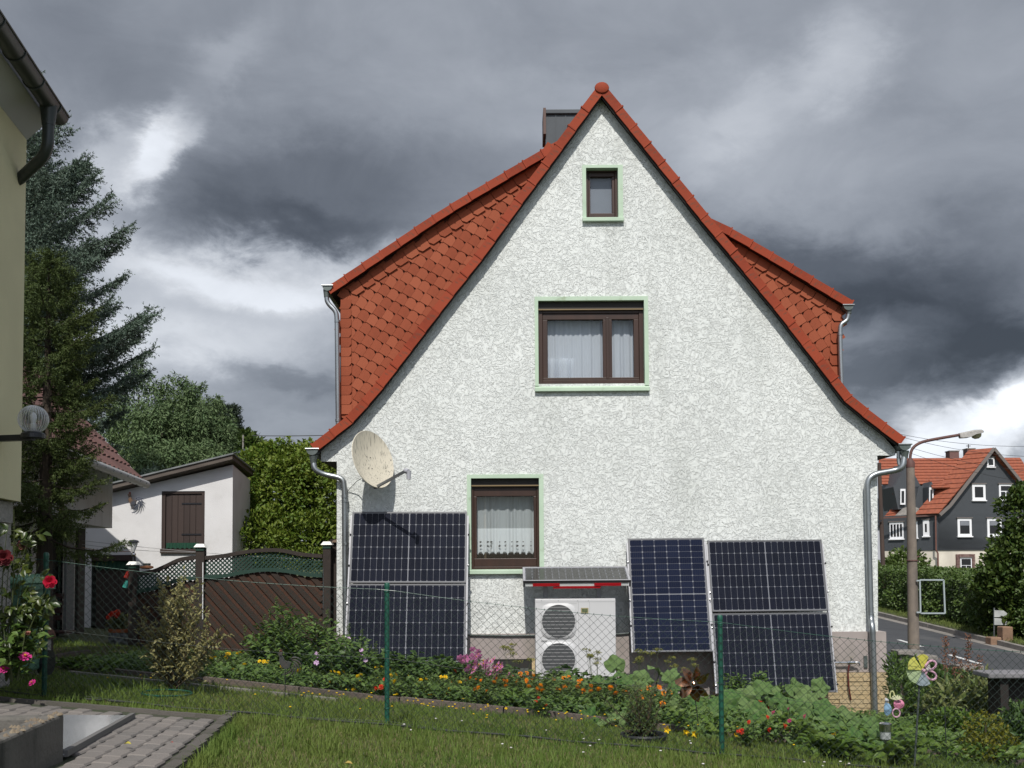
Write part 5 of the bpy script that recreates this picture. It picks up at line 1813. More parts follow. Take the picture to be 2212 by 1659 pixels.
o = MB().hexa(wallbox(PK, PK + dirp * 3, .09 * sgn, zk.z - .2, ztop)).build('side_wall', M_plc, plt_, bevel=.012)
bk_ = PK + perp * 1.6
d2 = perp.normalized()
pb2 = Vector((-d2.y, d2.x, 0)); s2 = 1 if pb2.dot(dirp) > 0 else -1
MB().hexa(wallbox(PK + perp * .09, bk_, .09 * s2, zk.z - .2, ztop - .002)).build('back_wall', M_plc, plt_, bevel=.012)
MB().hexa(wallbox(PK + perp * .09 + dirp * .09, PK + perp * .09 + dirp * 3, 1.4 * sgn, zk.z - .2, ztop - .06)).build('planter_soil', M_soil, plt_)
gr_m = MB()
for k in range(120):
    q = PK + dirp * random.uniform(0, 1.6) + perp * random.uniform(.0, .09)
    r_ = random.uniform(.006, .014)
    gr_m.lathe([(0, r_), (r_, 0), (0, -r_ * .5)], q + Vector((0, 0, .0)), 5)
gr_m.build('rim_pebbles', mat('pebble', (.2, .16, .11), rough=.9, island=(.13, .10, .07)), plt_, kind='stuff')

# ---- flower bed soil and its edging
KL, KR = G(83, 1438, .0), G(1461, 1578, .0)
kd = (KR - KL).normalized()
KX0, KX1 = KL - kd * 1.2, KR + kd * 2.6
def kerb_y(x): return KL.y + (KR.y - KL.y) * (x - KL.x) / (KR.x - KL.x)
bed = []
for i in range(31):
    x = KX0.x + (KX1.x - KX0.x) * i / 30
    for j in range(9):
        y = kerb_y(x) + .03 + (14.6 - kerb_y(x)) * j / 8
        bed.append((x, y, yard_z(x, y) + .012 + .02 * mnoise.noise((x * 2, y * 2, 0))))
MB().add(bed, [(i * 9 + j, i * 9 + j + 1, (i + 1) * 9 + j + 1, (i + 1) * 9 + j) for i in range(30) for j in range(8)]).build('flower_bed', M_soil, None, smooth=True, kind='structure')
M_edge = mat('bed_edging', (0.105, 0.080, 0.070), (0.07, 0.058, 0.05), rough=.95, scale=6, bump=.006, bscale=40, island=(.12, .095, .08))
edg = thing('bed_edging', 'long row of weathered brown concrete edging stones between lawn and flower bed', 'edging', KL)
es_ = MB().box(0, .985, -.03, .03, -.14, .055).mesh('edging_stone', M_edge)
L_ = (KX1 - KX0).length
ang = math.atan2(kd.y, kd.x)
for k in range(int(L_) + 1):
    p = KX0 + kd * k
    z = yard_z(p.x, p.y)
    sl = math.atan2(yard_z(p.x + kd.x, p.y + kd.y) - z, 1)
    piece('edging_stone', es_, Matrix.Translation((p.x, p.y, z + random.uniform(-.012, .012))) @ Matrix.Rotation(ang, 4, 'Z') @ Matrix.Rotation(-sl + random.uniform(-.008, .008), 4, 'Y'), edg)
# second, pale mowing strip at the left end, two path edges further left
M_strip = mat('mowing_strip', (.20, .185, .165), (.14, .13, .115), rough=.95, scale=6)
def strip(name, label, pxa, pxb, h, w_, m_, n=5):
    a, b = G(*pxa), G(*pxb)
    t = thing(name, label, 'edging', a)
    for k in range(n):
        p, q = a.lerp(b, k / n), a.lerp(b, (k + .985) / n)
        MB().bar(p + Vector((0, 0, h / 2 - .03)), q + Vector((0, 0, h / 2 - .03)), w_, h + .06).build('edging_stone', m_, t)
strip('mowing_strip', 'narrow pale concrete strip in the grass just below the bed edging, left half', (150, 1453), (730, 1513), .018, .05, M_strip, 7)
strip('path_edging', 'short raised concrete edging left of the variegated shrub', (60, 1432), (192, 1412), .05, .05, M_edge, 2)
# fence foot board
ft_ = MB()
b_ = []
for k in range(24):
    x = A0.x - .6 + k * .32
    b_.append(Vector((x, YF - .03, yard_z(x, YF) + .012 + .006 * math.sin(k * 2.1))))
ft_.tube(b_, .009, 6)
fo = ft_.build('ground_wire', mat('wire_black', (.015, .018, .016), rough=.6), fence)

# ---- grass blades
def grass(name, label, m, n, zone, hmin, hmax, wid, seed):
    r = np.random.default_rng(seed)
    pts = zone(r, n)
    n = len(pts)
    h = r.uniform(hmin, hmax, n) * (.7 + .6 * r.random(n) ** 3)
    a = r.uniform(0, 2 * np.pi, n)
    lean = r.uniform(.1, .75, n) * h
    la = r.uniform(0, 2 * np.pi, n)
    sd = np.stack([np.cos(a), np.sin(a), np.zeros(n)], 1) * (wid * r.uniform(.6, 1.3, n))[:, None]
    ld = np.stack([np.cos(la), np.sin(la), np.zeros(n)], 1) * lean[:, None]
    up = np.zeros((n, 3)); up[:, 2] = h
    mid = pts + up * .6 + ld * .35
    tip = pts + up * (1 - .25 * (lean / h)[:, None]) + ld
    V = np.stack([pts - sd, pts + sd, mid - sd * .7, mid + sd * .7, tip], 1).reshape(-1, 3)
    f = np.array([(0, 1, 3), (0, 3, 2), (2, 3, 4)])
    T = (f[None] + (np.arange(n) * 5)[:, None, None]).reshape(-1, 3)
    o = np_mesh(name, V, T, m, None, kind='stuff')
    tag(o, label, 'grass')
    return o
gxp, gyp = -GPN.x / GPN.z, -GPN.y / GPN.z
z00 = yard_z(0, 0)
def yz(x, y): return z00 + gxp * x + gyp * y
def on_terrace(x, y):
    # coordinates along the terrace edges
    M2 = np.array([[ue.x, ve.x], [ue.y, ve.y]])
    st_ = np.linalg.solve(M2, np.stack([x - TA.x, y - TA.y]))
    return (st_[0] > -.03) & (st_[1] > -.02)
def patch(x, y, s, sd):
    return np.array([mnoise.noise((float(a) * s, float(b) * s, sd)) for a, b in zip(x, y)])
def lawn_zone(r, n):
    # denser near the camera (area as seen), out to the bed edging
    y = 4.3 + (11.2 - 4.3) * r.random(n) ** 1.25
    x = (r.random(n) * 1.14 - .57) * y
    k = (y < KL.y + (KR.y - KL.y) * (x - KL.x) / (KR.x - KL.x) - .03) & ~on_terrace(x, y) & (x < 6.4)
    x, y = x[k], y[k]
    return np.stack([x, y, yz(x, y) - .012], 1)
def grass_mat(name, a, b, c):
    m = mat(name, a, b, rough=.7, scale=1.3, island=c, transl=.25, spec=.25, ramp=(.38, .62))
    return m
M_gr = grass_mat('lawn_grass', (0.070, 0.130, 0.018), (0.125, 0.155, 0.032), (0.130, 0.185, 0.040))
M_gr2 = grass_mat('dry_grass', (0.22, 0.18, 0.085), (0.17, 0.155, 0.065), (0.28, 0.23, 0.125))
grass('lawn', 'short mown lawn in the foreground', M_gr, 190000, lawn_zone, .022, .055, .0024, 1)
def dry_zone(r, n):
    p = lawn_zone(r, n * 3)
    f = np.array([mnoise.noise((float(a) * .9, float(b) * 1.3, 4.2)) for a, b in p[:, :2]])
    k = (f + .45 * (p[:, 1] < 7.35) + .2 * (p[:, 0] > -1.2) > .12)
    return p[k][:n]
grass('dry_lawn_grass', 'straw coloured dry blades in the front lawn', M_gr2, 42000, dry_zone, .015, .042, .0018, 2)
def tall_zone(r, n):
    pts = []
    for _ in range(n // 18):
        y = r.uniform(5.6, 9.2); x = r.uniform(-.55, .45) * y
        pts.append(np.stack([x + r.normal(0, .035, 18), y + r.normal(0, .035, 18)], 1))
    p = np.concatenate(pts)
    x, y = p[:, 0], p[:, 1]
    k = (y < KL.y + (KR.y - KL.y) * (x - KL.x) / (KR.x - KL.x)) & ~on_terrace(x, y)
    return np.stack([x[k], y[k], yz(x[k], y[k]) - .01], 1)
grass('grass_tufts', 'taller tufts of grass standing in the lawn', M_gr, 9000, tall_zone, .06, .14, .0028, 3)
def edge_zone(r, n):
    q = []
    t = r.random(n)
    side = r.random(n)
    base = np.where((side < .45)[:, None], np.array(TA)[None, :] + np.array(ue)[None, :] * (t * 3.4)[:, None] - np.array(ve)[None, :] * (.01 + .09 * r.random(n))[:, None], np.array(TA)[None, :] + np.array(ve)[None, :] * (t * 3)[:, None] - np.array(ue)[None, :] * (.02 + .08 * r.random(n))[:, None])
    return np.stack([base[:, 0], base[:, 1], yz(base[:, 0], base[:, 1]) - .01], 1)
grass('edge_grass', 'longer grass along the edges of the paving', M_gr, 5000, edge_zone, .04, .11, .0026, 5)
def back_zone(r, n):
    x = r.uniform(-7.5, -2.8, n); y = r.uniform(9.6, 15.0, n)
    k = y > KL.y + (KR.y - KL.y) * (x - KL.x) / (KR.x - KL.x) + .05
    return np.stack([x[k], y[k], yz(x[k], y[k]) - .01], 1)
grass('back_grass', 'grass in front of the wooden fence', M_gr, 26000, back_zone, .03, .09, .0035, 6)
def verge_zone(r, n):
    y = r.uniform(22, 46, n); x = 13.66 + r.random(n) * 1.7
    return np.stack([x, y, np.array([gz(a, b) for a, b in zip(x, y)])], 1)
grass('verge_grass', 'grass verge between kerb and hedge across the road', mat('verge_green', (.085, .13, .025), (.11, .14, .03), rough=.8, scale=1, island=(.13, .16, .04), transl=.2), 16000, verge_zone, .05, .14, .010, 7)
# ================================================================== trees and shrubs
M_bark = mat('bark', (0.060, 0.045, 0.033), (0.035, 0.027, 0.021), rough=.95, scale=8, stretch=(1, 1, .2), bump=.01, bscale=20)
def leafm(name, a, b, c, tr=.22, rough=.55, spec=.3):
    return mat(name, a, b, rough=rough, scale=1.1, island=c, transl=tr, spec=spec, ramp=(.36, .64))
M_spruce = leafm('spruce_needles', (0.056, 0.096, 0.060), (0.088, 0.128, 0.090), (0.135, 0.18, 0.145), .12, .6)
M_yew = leafm('yew_needles', (0.040, 0.066, 0.016), (0.058, 0.082, 0.018), (0.075, 0.10, 0.026), .15, .65)
M_dspruce = leafm('dark_spruce_needles', (0.014, 0.026, 0.016), (0.022, 0.034, 0.020), (0.026, 0.040, 0.022), .05, .7)
M_cypress = leafm('cypress_spray', (0.055, 0.105, 0.040), (0.090, 0.135, 0.050), (0.115, 0.16, 0.07), .12, .7)
M_hazel = leafm('hazel_leaf', (0.068, 0.138, 0.016), (0.11, 0.175, 0.022), (0.165, 0.205, 0.03), .3, .5)
M_hedge = leafm('hedge_leaf', (0.040, 0.080, 0.015), (0.060, 0.105, 0.020), (0.09, 0.135, 0.03), .2, .45, .4)
M_bushl = leafm('bush_leaf', (0.055, 0.095, 0.018), (0.075, 0.115, 0.022), (0.09, 0.13, 0.03), .25, .5)
M_dtree = leafm('dark_leaf', (0.026, 0.060, 0.012), (0.045, 0.085, 0.014), (0.075, 0.105, 0.02), .25, .5)

def needle_twigs(segs, dens, ln, wd, r, flat=0.0):
    """segs (N,2,3): twig segments; needles as single triangles along each"""
    a, b = segs[:, 0], segs[:, 1]
    L_ = np.linalg.norm(b - a, axis=1)
    cnt = np.maximum((L_ * dens).astype(int), 3)
    idx = np.repeat(np.arange(len(segs)), cnt)
    t = r.random(len(idx))
    p = a[idx] + (b - a)[idx] * t[:, None]
    d = unit(b - a)[idx]
    o = rand_dirs(len(idx), r)
    o = unit(o - d * (o * d).sum(1)[:, None])
    if flat: o[:, 2] *= (1 - flat)
    dirn_ = unit(o + d * r.uniform(.5, 1.1, len(idx))[:, None])
    s = ln * r.uniform(.7, 1.2, len(idx)) * (1 - .35 * t)
    w = unit(np.cross(dirn_, rand_dirs(len(idx), r))) * (wd * .5)
    V = np.stack([p - w, p + w, p + dirn_ * s[:, None]], 1).reshape(-1, 3)
    T = np.arange(len(V)).reshape(-1, 3)
    return V, T

def conifer(name, label, base, height, radius, m, seed, lmin=.8, n_br=70, sub=14, dens=90, ln=.028, wd=.006, droop=.35, upturn=.5, hang=.5, azr=None, tl=.32, group=None, prof=None, bias=None):
    r = np.random.default_rng(seed)
    t = thing(name, label, 'tree', base, group)
    base = np.array(base)
    tr = MB().tube([base, base + np.array([0, 0, height * .5]), base + np.array([0, 0, height * .98])], [height * .018 + .03, height * .010 + .02, .01], 8)
    segs = []
    limbs = MB()
    for k in range(n_br):
        f = (k + r.random()) / n_br
        h = lmin + (height - lmin) * (f ** .9)
        rel = (h - lmin) / (height - lmin)
        Lb = (radius * (1 - rel) ** .8 + .08) * r.uniform(.72, 1.1) if prof is None else prof(rel) * r.uniform(.75, 1.1)
        az_ = r.uniform(*azr) if azr else k * 2.399 + r.uniform(-.4, .4)
        d = np.array([math.cos(az_), math.sin(az_), 0])
        n = 9
        pts = []
        up0 = .35 * rel
        for i in range(n + 1):
            s = i / n
            z = Lb * (up0 * s - droop * (1 - rel * .6) * s * (1 - .35 * s) * 1.3 + upturn * s ** 3 * .55)
            pts.append(base + d * (Lb * s) + np.array([0, 0, h + z]))
        pts = np.array(pts)
        limbs.tube([Vector(p) for p in pts[::3]], [.006 + .007 * Lb * (1 - i / 3.) for i in range(len(pts[::3]))], 5, cap=False)
        nsub = max(5, int(sub * (.5 + Lb)))
        for j in range(nsub):
            s = .12 + .88 * (j + r.random()) / nsub
            i0 = min(int(s * n), n - 1)
            p = pts[i0] + (pts[i0 + 1] - pts[i0]) * (s * n - i0)
            ax = pts[i0 + 1] - pts[i0]; ax = ax / np.linalg.norm(ax)
            sd = np.cross(ax, [0, 0, 1]); sd /= np.linalg.norm(sd) + 1e-9
            l = tl * r.uniform(.6, 1.3) * (1.15 - .6 * s) * (1 + .3 * Lb)
            for sg in (-1, 1):
                hg = hang * r.uniform(.3, 1.4) * (1.1 - s)
                dd = sd * sg * r.uniform(.5, 1) + ax * r.uniform(.5, 1.0) - np.array([0, 0, hg])
                dd /= np.linalg.norm(dd)
                q = p + dd * l
                segs.append((p, q))
                for _ in range(3):
                    u_ = r.uniform(.25, .9)
                    b_ = p + (q - p) * u_
                    d3 = dd * .8 + r.normal(0, .45, 3) - np.array([0, 0, hg * .6])
                    d3 /= np.linalg.norm(d3)
                    segs.append((b_, b_ + d3 * l * .45))
            if j == nsub - 1:
                segs.append((pts[-2], pts[-1] + ax * .06))
        for i in range(n): segs.append((pts[i], pts[i + 1]))
    segs.append((base + [0, 0, height * .92], base + [0, 0, height + .1]))
    V, T = needle_twigs(np.array(segs), dens, ln, wd, r)
    to = tr.build('trunk', M_bark, t, smooth=True)
    lo = limbs.build('limb', M_bark, t)
    np_mesh('crown', V, T, m, t)
    return t

def clump_tree(name, label, base, lumps, m, n, size, seed, aspect=.55, trunk=None, updir=.4, group=None, cat='tree', simple=False, hang=0.0, shell=.55, core=True, nm_crown='crown'):
    """broad-leaved: lumps [(x,y,z,rx,ry,rz)], leaves thickest in the shells of the lumps"""
    r = np.random.default_rng(seed)
    t = thing(name, label, cat, base, group)
    base = Vector(base)
    lumps = np.array(lumps, float)
    vol = lumps[:, 3] * lumps[:, 4] * lumps[:, 5]
    vol = vol ** .55
    idx = r.choice(len(lumps), n, p=vol / vol.sum())
    dr = rand_dirs(n, r)
    rad = shell + (1.05 - shell) * r.random(n) ** .7
    lobes = np.array([mnoise.noise(Vector(d * 2.3) + Vector((i * 3.1, 0, seed))) for d, i in zip(dr, idx)])
    rad *= 1 + .28 * lobes
    p = lumps[idx, :3] + dr * rad[:, None] * lumps[idx, 3:]
    out = unit(dr / lumps[idx, 3:])
    d = unit(out * .6 + r.normal(0, .55, (n, 3)) + np.array([0, 0, updir - hang]))
    nr_ = unit(out * .5 + r.normal(0, .5, (n, 3)) + np.array([0, 0, .7]))
    s = size * r.uniform(.6, 1.3, n)
    if simple:
        sd = unit(np.cross(d, nr_)) * (s * aspect * .5)[:, None]
        V = np.stack([p, p + d * (s * .5)[:, None] + sd, p + d * s[:, None], p + d * (s * .5)[:, None] - sd], 1).reshape(-1, 3)
        T = (np.array([(0, 1, 2), (0, 2, 3)])[None] + (np.arange(n) * 4)[:, None, None]).reshape(-1, 3)
    else:
        V, T = leaf_arrays(p, s, d, nr_, aspect)
    np_mesh(nm_crown, V, T, m, t)
    b = MB()
    top = Vector(lumps[:, :3].mean(0))
    r0 = trunk or .08
    b.tube([base - Vector((0, 0, .2)), base.lerp(top, .5), top], [r0, r0 * .8, r0 * .4], 8)
    for l in lumps[lumps[:, 3] > .45 * lumps[:, 3].max()]:
        e = Vector(l[:3])
        s0 = base.lerp(top, .45 + .3 * r.random())
        b.tube([s0, s0.lerp(e, .5) + Vector((0, 0, .05)), e + Vector((0, 0, l[5] * .5))], [r0 * .5, r0 * .35, r0 * .12], 6)
    b.build('trunk', M_bark, t, smooth=True)
    return t
def lumps_px(specs, Y):
    """(px, py, radius px x, radius px z, dY, depth m)"""
    out = []
    for px, py, rx, rz, dy, dep in specs:
        c = P(px, py, Y + dy)
        s = (Y + dy) / FPX
        out.append((c.x, c.y, c.z, rx * s, dep, rz * s))
    return out

# big blue-green spruce and the olive yew in front of it
sb = P(-75, 1300, 22.5)
conifer('spruce_tree', 'tall blue-green spruce with upturned branch tips towering behind the yellow house', (sb.x, sb.y, gz(sb.x, sb.y)), 13.9, 3.8, M_spruce, 5, lmin=2.6, n_br=125, sub=19, dens=46, ln=.085, wd=.027, droop=.36, upturn=.50, hang=.8, azr=(-2.2, 1.4), tl=.40, prof=lambda q: min(3.55, 5.6 * (1 - q) ** .95) + .1)
yb = P(95, 1300, 11.8)
conifer('yew_tree', 'olive-green yew with drooping feathery branches in front of the grey neighbour wall', (yb.x, yb.y, gz(yb.x, yb.y)), 4.75, .95, M_yew, 8, lmin=1.35, n_br=84, sub=20, dens=85, ln=.040, wd=.012, droop=.35, upturn=.4, hang=.8, tl=.2, prof=lambda q: (.78 * (1 - q) ** .6 + .12) * random.uniform(.55, 1.3))
yb2 = P(150, 1300, 10.6)
# weeping cypresses behind the shed
specs = [(300, 900, 62, 95, 0, 1.2), (345, 960, 70, 110, -2, 1.3), (388, 905, 50, 75, 0, 1.0), (395, 960, 80, 100, -1, 1.4), (432, 905, 40, 60, 1, .9), (455, 975, 60, 90, 0, 1.2), (250, 985, 70, 80, -2, 1.3), (475, 935, 35, 60, 2, .8), (320, 1010, 120, 60, -4, 1.5), (440, 1030, 90, 60, -3, 1.5)]
def tip_lumps(specs, Y):
    return lumps_px(specs, Y)
groups_ = [([0, 6, 8], 'left weeping cypress with a blunt top behind the spruce branches'), ([1, 2, 3], 'middle and tallest weeping cypress rising behind the white shed roof'), ([4, 5, 7, 9], 'right weeping cypress with a slim top behind the shed roof ridge')]
for gi_, (ids, lab) in enumerate(groups_):
    l = tip_lumps([specs[i] for i in ids], 35)
    r_ = np.random.default_rng(40 + gi_)
    extra = []
    for q in l:
        for k in range(16):
            d = rand_dirs(1, r_)[0]
            extra.append((q[0] + d[0] * q[3] * .8, q[1] + d[1] * q[4] * .8, q[2] + d[2] * q[5] * .85, q[3] * .26, q[4] * .26, q[5] * .3))
        for k in range(3):
            extra.append((q[0] + r_.uniform(-.3, .3) * q[3], q[1], q[2] + q[5] * (1 + .1 * k), q[3] * .14, q[4] * .2, q[5] * .16))
    x, y = l[0][0], l[0][1]
    clump_tree('cypress_tree', lab, (x, y, gz(x, y)), extra + [tuple(q) for q in l], M_cypress, 26000, .16, 60 + gi_, aspect=.28, trunk=.2, updir=-.2, simple=True, hang=.35, group='weeping cypresses behind the shed')
# dark spruces further back
for px, py, top, hw, Y, lab in ((497, 960, 877, 26, 62, 'small dark spruce peeping out above the right end of the cypresses'),):
    a = P(px, top, Y); 
    x, y = a.x, a.y
    zb_ = gz(x, y)
    conifer('dark_spruce', lab, (x, y, zb_), a.z - zb_, hw * 2.6 / FPX * Y, M_dspruce, 77, lmin=1.0, n_br=120, sub=5, dens=20, ln=.22, wd=.06, droop=.2, upturn=.1, hang=.3, tl=.6)
l = lumps_px([(525, 965, 40, 32, 0, 1.0), (545, 985, 30, 30, 0, 1.0), (500, 990, 40, 30, 0, 1.2)], 48)
clump_tree('broadleaf_tree', 'dark round tree beside the distant slate roof', (l[0][0], 48, gz(l[0][0], 48)), l, M_dtree, 5000, .28, 9, simple=True, trunk=.15)
# distant roof among the trees
dr_ = thing('distant_house', 'tiny distant house with a dark slate roof among the trees left of the eave', 'house', (P(523, 980, 44).x, 45, gz(-12, 44)))
a, b = P(503, 978, 44), P(543, 978, 44)
zr = P(520, 956, 44).z
V = [(a.x, 44, a.z), (b.x, 44, b.z), (b.x, 48, b.z), (a.x, 48, a.z), (a.x + .15, 46, zr), (b.x - .35, 46, zr)]
MB().add(V, [(0, 1, 5, 4), (1, 2, 5), (2, 3, 4, 5), (3, 0, 4), (3, 2, 1, 0)]).build('roof', M_slate, dr_)
MB().box(a.x + .2, b.x - .25, 44.3, 47.7, gz(-12, 44) - 1, a.z - .01).build('wall', mat('dist_wall', (.12, .11, .10), rough=.9), dr_)
p = P(525, 956, 45.9)
MB().tube([p - Vector((0, 0, .3)), p + Vector((0, 0, .35))], .04, 6).build('chimney', M_conc, dr_)
# sunlit bushes between shed and house
l = lumps_px([(600, 1080, 80, 90, 0, 1.2), (680, 1090, 70, 110, -.5, 1.2), (640, 1020, 60, 45, 0, 1.0), (555, 1035, 50, 60, 1, 1.0), (700, 1010, 40, 40, .5, .9), (580, 1160, 70, 60, -1, 1.0), (670, 1170, 80, 60, -1, 1.0), (625, 985, 22, 22, .2, .4), (672, 985, 16, 20, .2, .4), (570, 985, 26, 26, 1, .5), (545, 1110, 40, 80, 0, .8), (715, 1120, 40, 120, 0, 1)], 23.5)
r_ = np.random.default_rng(3)
more = lumps_px([(x_, y_, 9, h_, 0, .3) for x_, y_, h_ in ((548, 1000, 26), (566, 985, 24), (588, 978, 26), (604, 972, 24), (622, 968, 22), (641, 982, 20), (655, 974, 24), (671, 970, 20), (690, 985, 24), (704, 992, 20))], 23.5)
for q in l:
    for k in range(7):
        d = rand_dirs(1, r_)[0]
        more.append((q[0] + d[0] * q[3] * .85, q[1] + d[1] * q[4] * .85, q[2] + d[2] * q[5] * .85, q[3] * .36, q[4] * .4, q[5] * .34))
clump_tree('hazel_bush', 'large sunlit yellow-green leafy bush filling the gap between shed and house', (l[0][0], 23.5, gz(l[0][0], 23.5)), l + more, M_hazel, 36000, .098, 17, trunk=.06, cat='bush')

# ---- across the road: hedge, bushes, dark tree
def hedge(name, label, x0, x1, y0, y1, h, m, n, size, seed):
    r = np.random.default_rng(seed)
    t = thing(name, label, 'hedge', ((x0 + x1) / 2, (y0 + y1) / 2, gz(x0, (y0 + y1) / 2)))
    y = r.uniform(y0, y1, n)
    prof_ = np.array([1 + .20 * mnoise.noise((float(q) * .35, seed, 0)) + .1 * mnoise.noise((float(q) * 1.3, seed, 3)) for q in y])
    face = r.random(n)
    hh = h * prof_
    z = np.where(face < .62, r.random(n) ** .8 * hh, hh * (1 - .12 * r.random(n) ** 2))
    x = np.where(face < .62, x0 + .35 * r.random(n) ** 1.6 + .25 * (z / hh) ** 2, x0 + (x1 - x0) * r.random(n))
    bulge = np.array([mnoise.noise((float(a) * .9, float(b) * 1.1, seed + 7.)) for a, b in zip(y, z)])
    x = x - .35 * bulge * (face < .62)
    z = z + .18 * bulge * (face >= .62)
    g = np.array([gz(a, b) for a, b in zip(x, y)])
    p = np.stack([x, y, g + z], 1)
    d = unit(np.stack([-.5 * np.ones(n), -.3 * np.ones(n), .3 * np.ones(n)], 1) + r.normal(0, .6, (n, 3)))
    nn = unit(np.array([-.5, -.4, .7]) + r.normal(0, .5, (n, 3)))
    s = size * r.uniform(.6, 1.3, n)
    V, T = leaf_arrays(p, s, d, nn, .55)
    o = np_mesh('foliage', V, T, m, t)
    b = MB()
    yy = y0 + .3
    while yy < y1:
        zz = gz(x0 + .8, yy)
        b.tube([(x0 + .9, yy, zz - .1), (x0 + .8, yy, zz + h * .5), (x0 + .75, yy + .1, zz + h * .85)], [.03, .02, .008], 5)
        yy += .8
    b.build('stems', M_bark, t, kind='stuff')
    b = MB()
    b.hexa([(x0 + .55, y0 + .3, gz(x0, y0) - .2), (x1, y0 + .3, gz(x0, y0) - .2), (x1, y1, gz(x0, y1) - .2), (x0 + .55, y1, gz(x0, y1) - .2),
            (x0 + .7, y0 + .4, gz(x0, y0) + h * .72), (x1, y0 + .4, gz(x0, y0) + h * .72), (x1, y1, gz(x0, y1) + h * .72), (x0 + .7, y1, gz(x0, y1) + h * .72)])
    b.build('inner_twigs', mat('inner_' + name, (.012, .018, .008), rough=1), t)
    return t
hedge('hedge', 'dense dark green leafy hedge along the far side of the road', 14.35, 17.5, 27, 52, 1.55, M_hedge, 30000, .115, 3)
l = lumps_px([(1958, 1235, 46, 48, 0, 1.2), (1935, 1260, 34, 50, -.5, 1.0), (1985, 1262, 36, 40, -.6, 1.0), (1915, 1275, 30, 60, 0, 1)], 44)
clump_tree('round_bush', 'rounded yellow-green bush rising above the hedge beside the street lamp', (l[0][0], 44, gz(l[0][0], 44)), l, M_bushl, 7000, .16, 21, trunk=.05, cat='bush')
l = lumps_px([(2058, 1288, 50, 26, 0, 1.0), (2110, 1284, 46, 28, 0, 1.0), (2030, 1300, 40, 26, 0, 1.0), (2150, 1285, 50, 40, 0, 1), (2085, 1300, 70, 40, -1, 1)], 48)
clump_tree('garden_shrub', 'shrubs in front of the cream base of the slate house', (l[0][0], 48, gz(l[0][0], 48)), l, M_hedge, 7000, .17, 23, trunk=.05, cat='bush')
l = lumps_px([(2205, 1120, 45, 55, 0, .8), (2190, 1195, 50, 55, .2, .9), (2225, 1070, 30, 30, 0, .5), (2200, 1240, 60, 80, 0, .9), (2160, 1290, 60, 60, .3, .9), (2195, 1350, 60, 45, 0, .8), (2155, 1345, 45, 30, .6, .7), (2150, 1245, 38, 40, -.3, .6), (2150, 1200, 24, 14, -.4, .3), (2128, 1270, 24, 18, -.5, .3), (2200, 1075, 20, 22, -.2, .3), (2145, 1235, 30, 16, -.6, .3)], 29)
r_ = np.random.default_rng(8)
more = []
for q in l:
    for k in range(6):
        d = rand_dirs(1, r_)[0]
        more.append((q[0] + d[0] * q[3] * .9, q[1] + d[1] * q[4] * .9, q[2] + d[2] * q[5] * .9, q[3] * .38, q[4] * .4, q[5] * .34))
c_ = P(2215, 1390, 29)
clump_tree('garden_tree', 'dark green leafy tree at the right edge in front of the slate house', (c_.x, 29, gz(c_.x, 29)), more + l, M_dtree, 10500, .15, 31, trunk=.09, shell=.4)
# ================================================================== slate house across the road
M_sl = mat('slate_wall', (0.070, 0.076, 0.084), (0.048, 0.053, 0.060), rough=.5, scale=24, detail=3, stretch=(1, 1, 1.6), bump=.01, bscale=30)
M_ot = mat('orange_tile', (0.29, 0.085, 0.042), (0.22, 0.062, 0.034), rough=.7, scale=5, streak=((.12, .06, .04), 4, (1, 1, 1), (.55, .75), .6))
M_cream = mat('cream_render', (0.66, 0.61, 0.52), (0.58, 0.53, 0.45), rough=.9, scale=1.2, streak=((.45, .41, .35), .8, (1, 1, .4), (.5, .7), .6))
M_wf = mat('white_frame', (.78, .78, .80), rough=.5)
M_wd = mat('window_dark', (.012, .012, .014), rough=.15, spec=.6)
M_brick = mat('brick_surround', (.17, .095, .085), (.22, .15, .13), rough=.9, scale=6, island=(.13, .07, .065))
M_wood = mat('barge_grey', (.16, .14, .13), rough=.8)
YB_ = 75.0
C = P(2026, 1195, YB_)
phi = R(22)
ux = Vector((math.cos(phi), math.sin(phi) * .35, 0)).normalized()      # along the gable front, to the right
uy = Vector((-math.sin(phi + R(22)), math.cos(phi + R(22)), 0)).normalized()      # along the side, to the back left
bh = thing('slate_house', 'dark slate-clad gabled house with orange tiled roof and white windows across the road', 'house', (C.x, C.y, gz(C.x, YB_)))
def on(px, py, o=None, u=None):
    """intersection of the pixel ray with the vertical plane through o along u"""
    o = C if o is None else o; u = ux if u is None else u
    d = ray(px, py)
    n_ = Vector((u.y, -u.x, 0))
    return d * (o.dot(n_) / d.dot(n_))
zE = on(2026, 1110).z; zS = on(2026, 1188).z; zB = gz(C.x, YB_) - 1
# front gable: (pixel outline of the slate face)
ap = on(2140.5, 972)
fr_px = [(2026, 1188), (2026, 1108), (2046, 1092), (2140.5, 972), (2215, 1063), (2262, 1112), (2262, 1186)]
fr3 = [on(*q) for q in fr_px]
LS = 9.5
back = uy * LS
# side wall as a box behind the gable
f0, f1 = fr3[0], fr3[-1]
MB().prism(fr3, uy * .5).build('slate_wall', M_sl, bh)
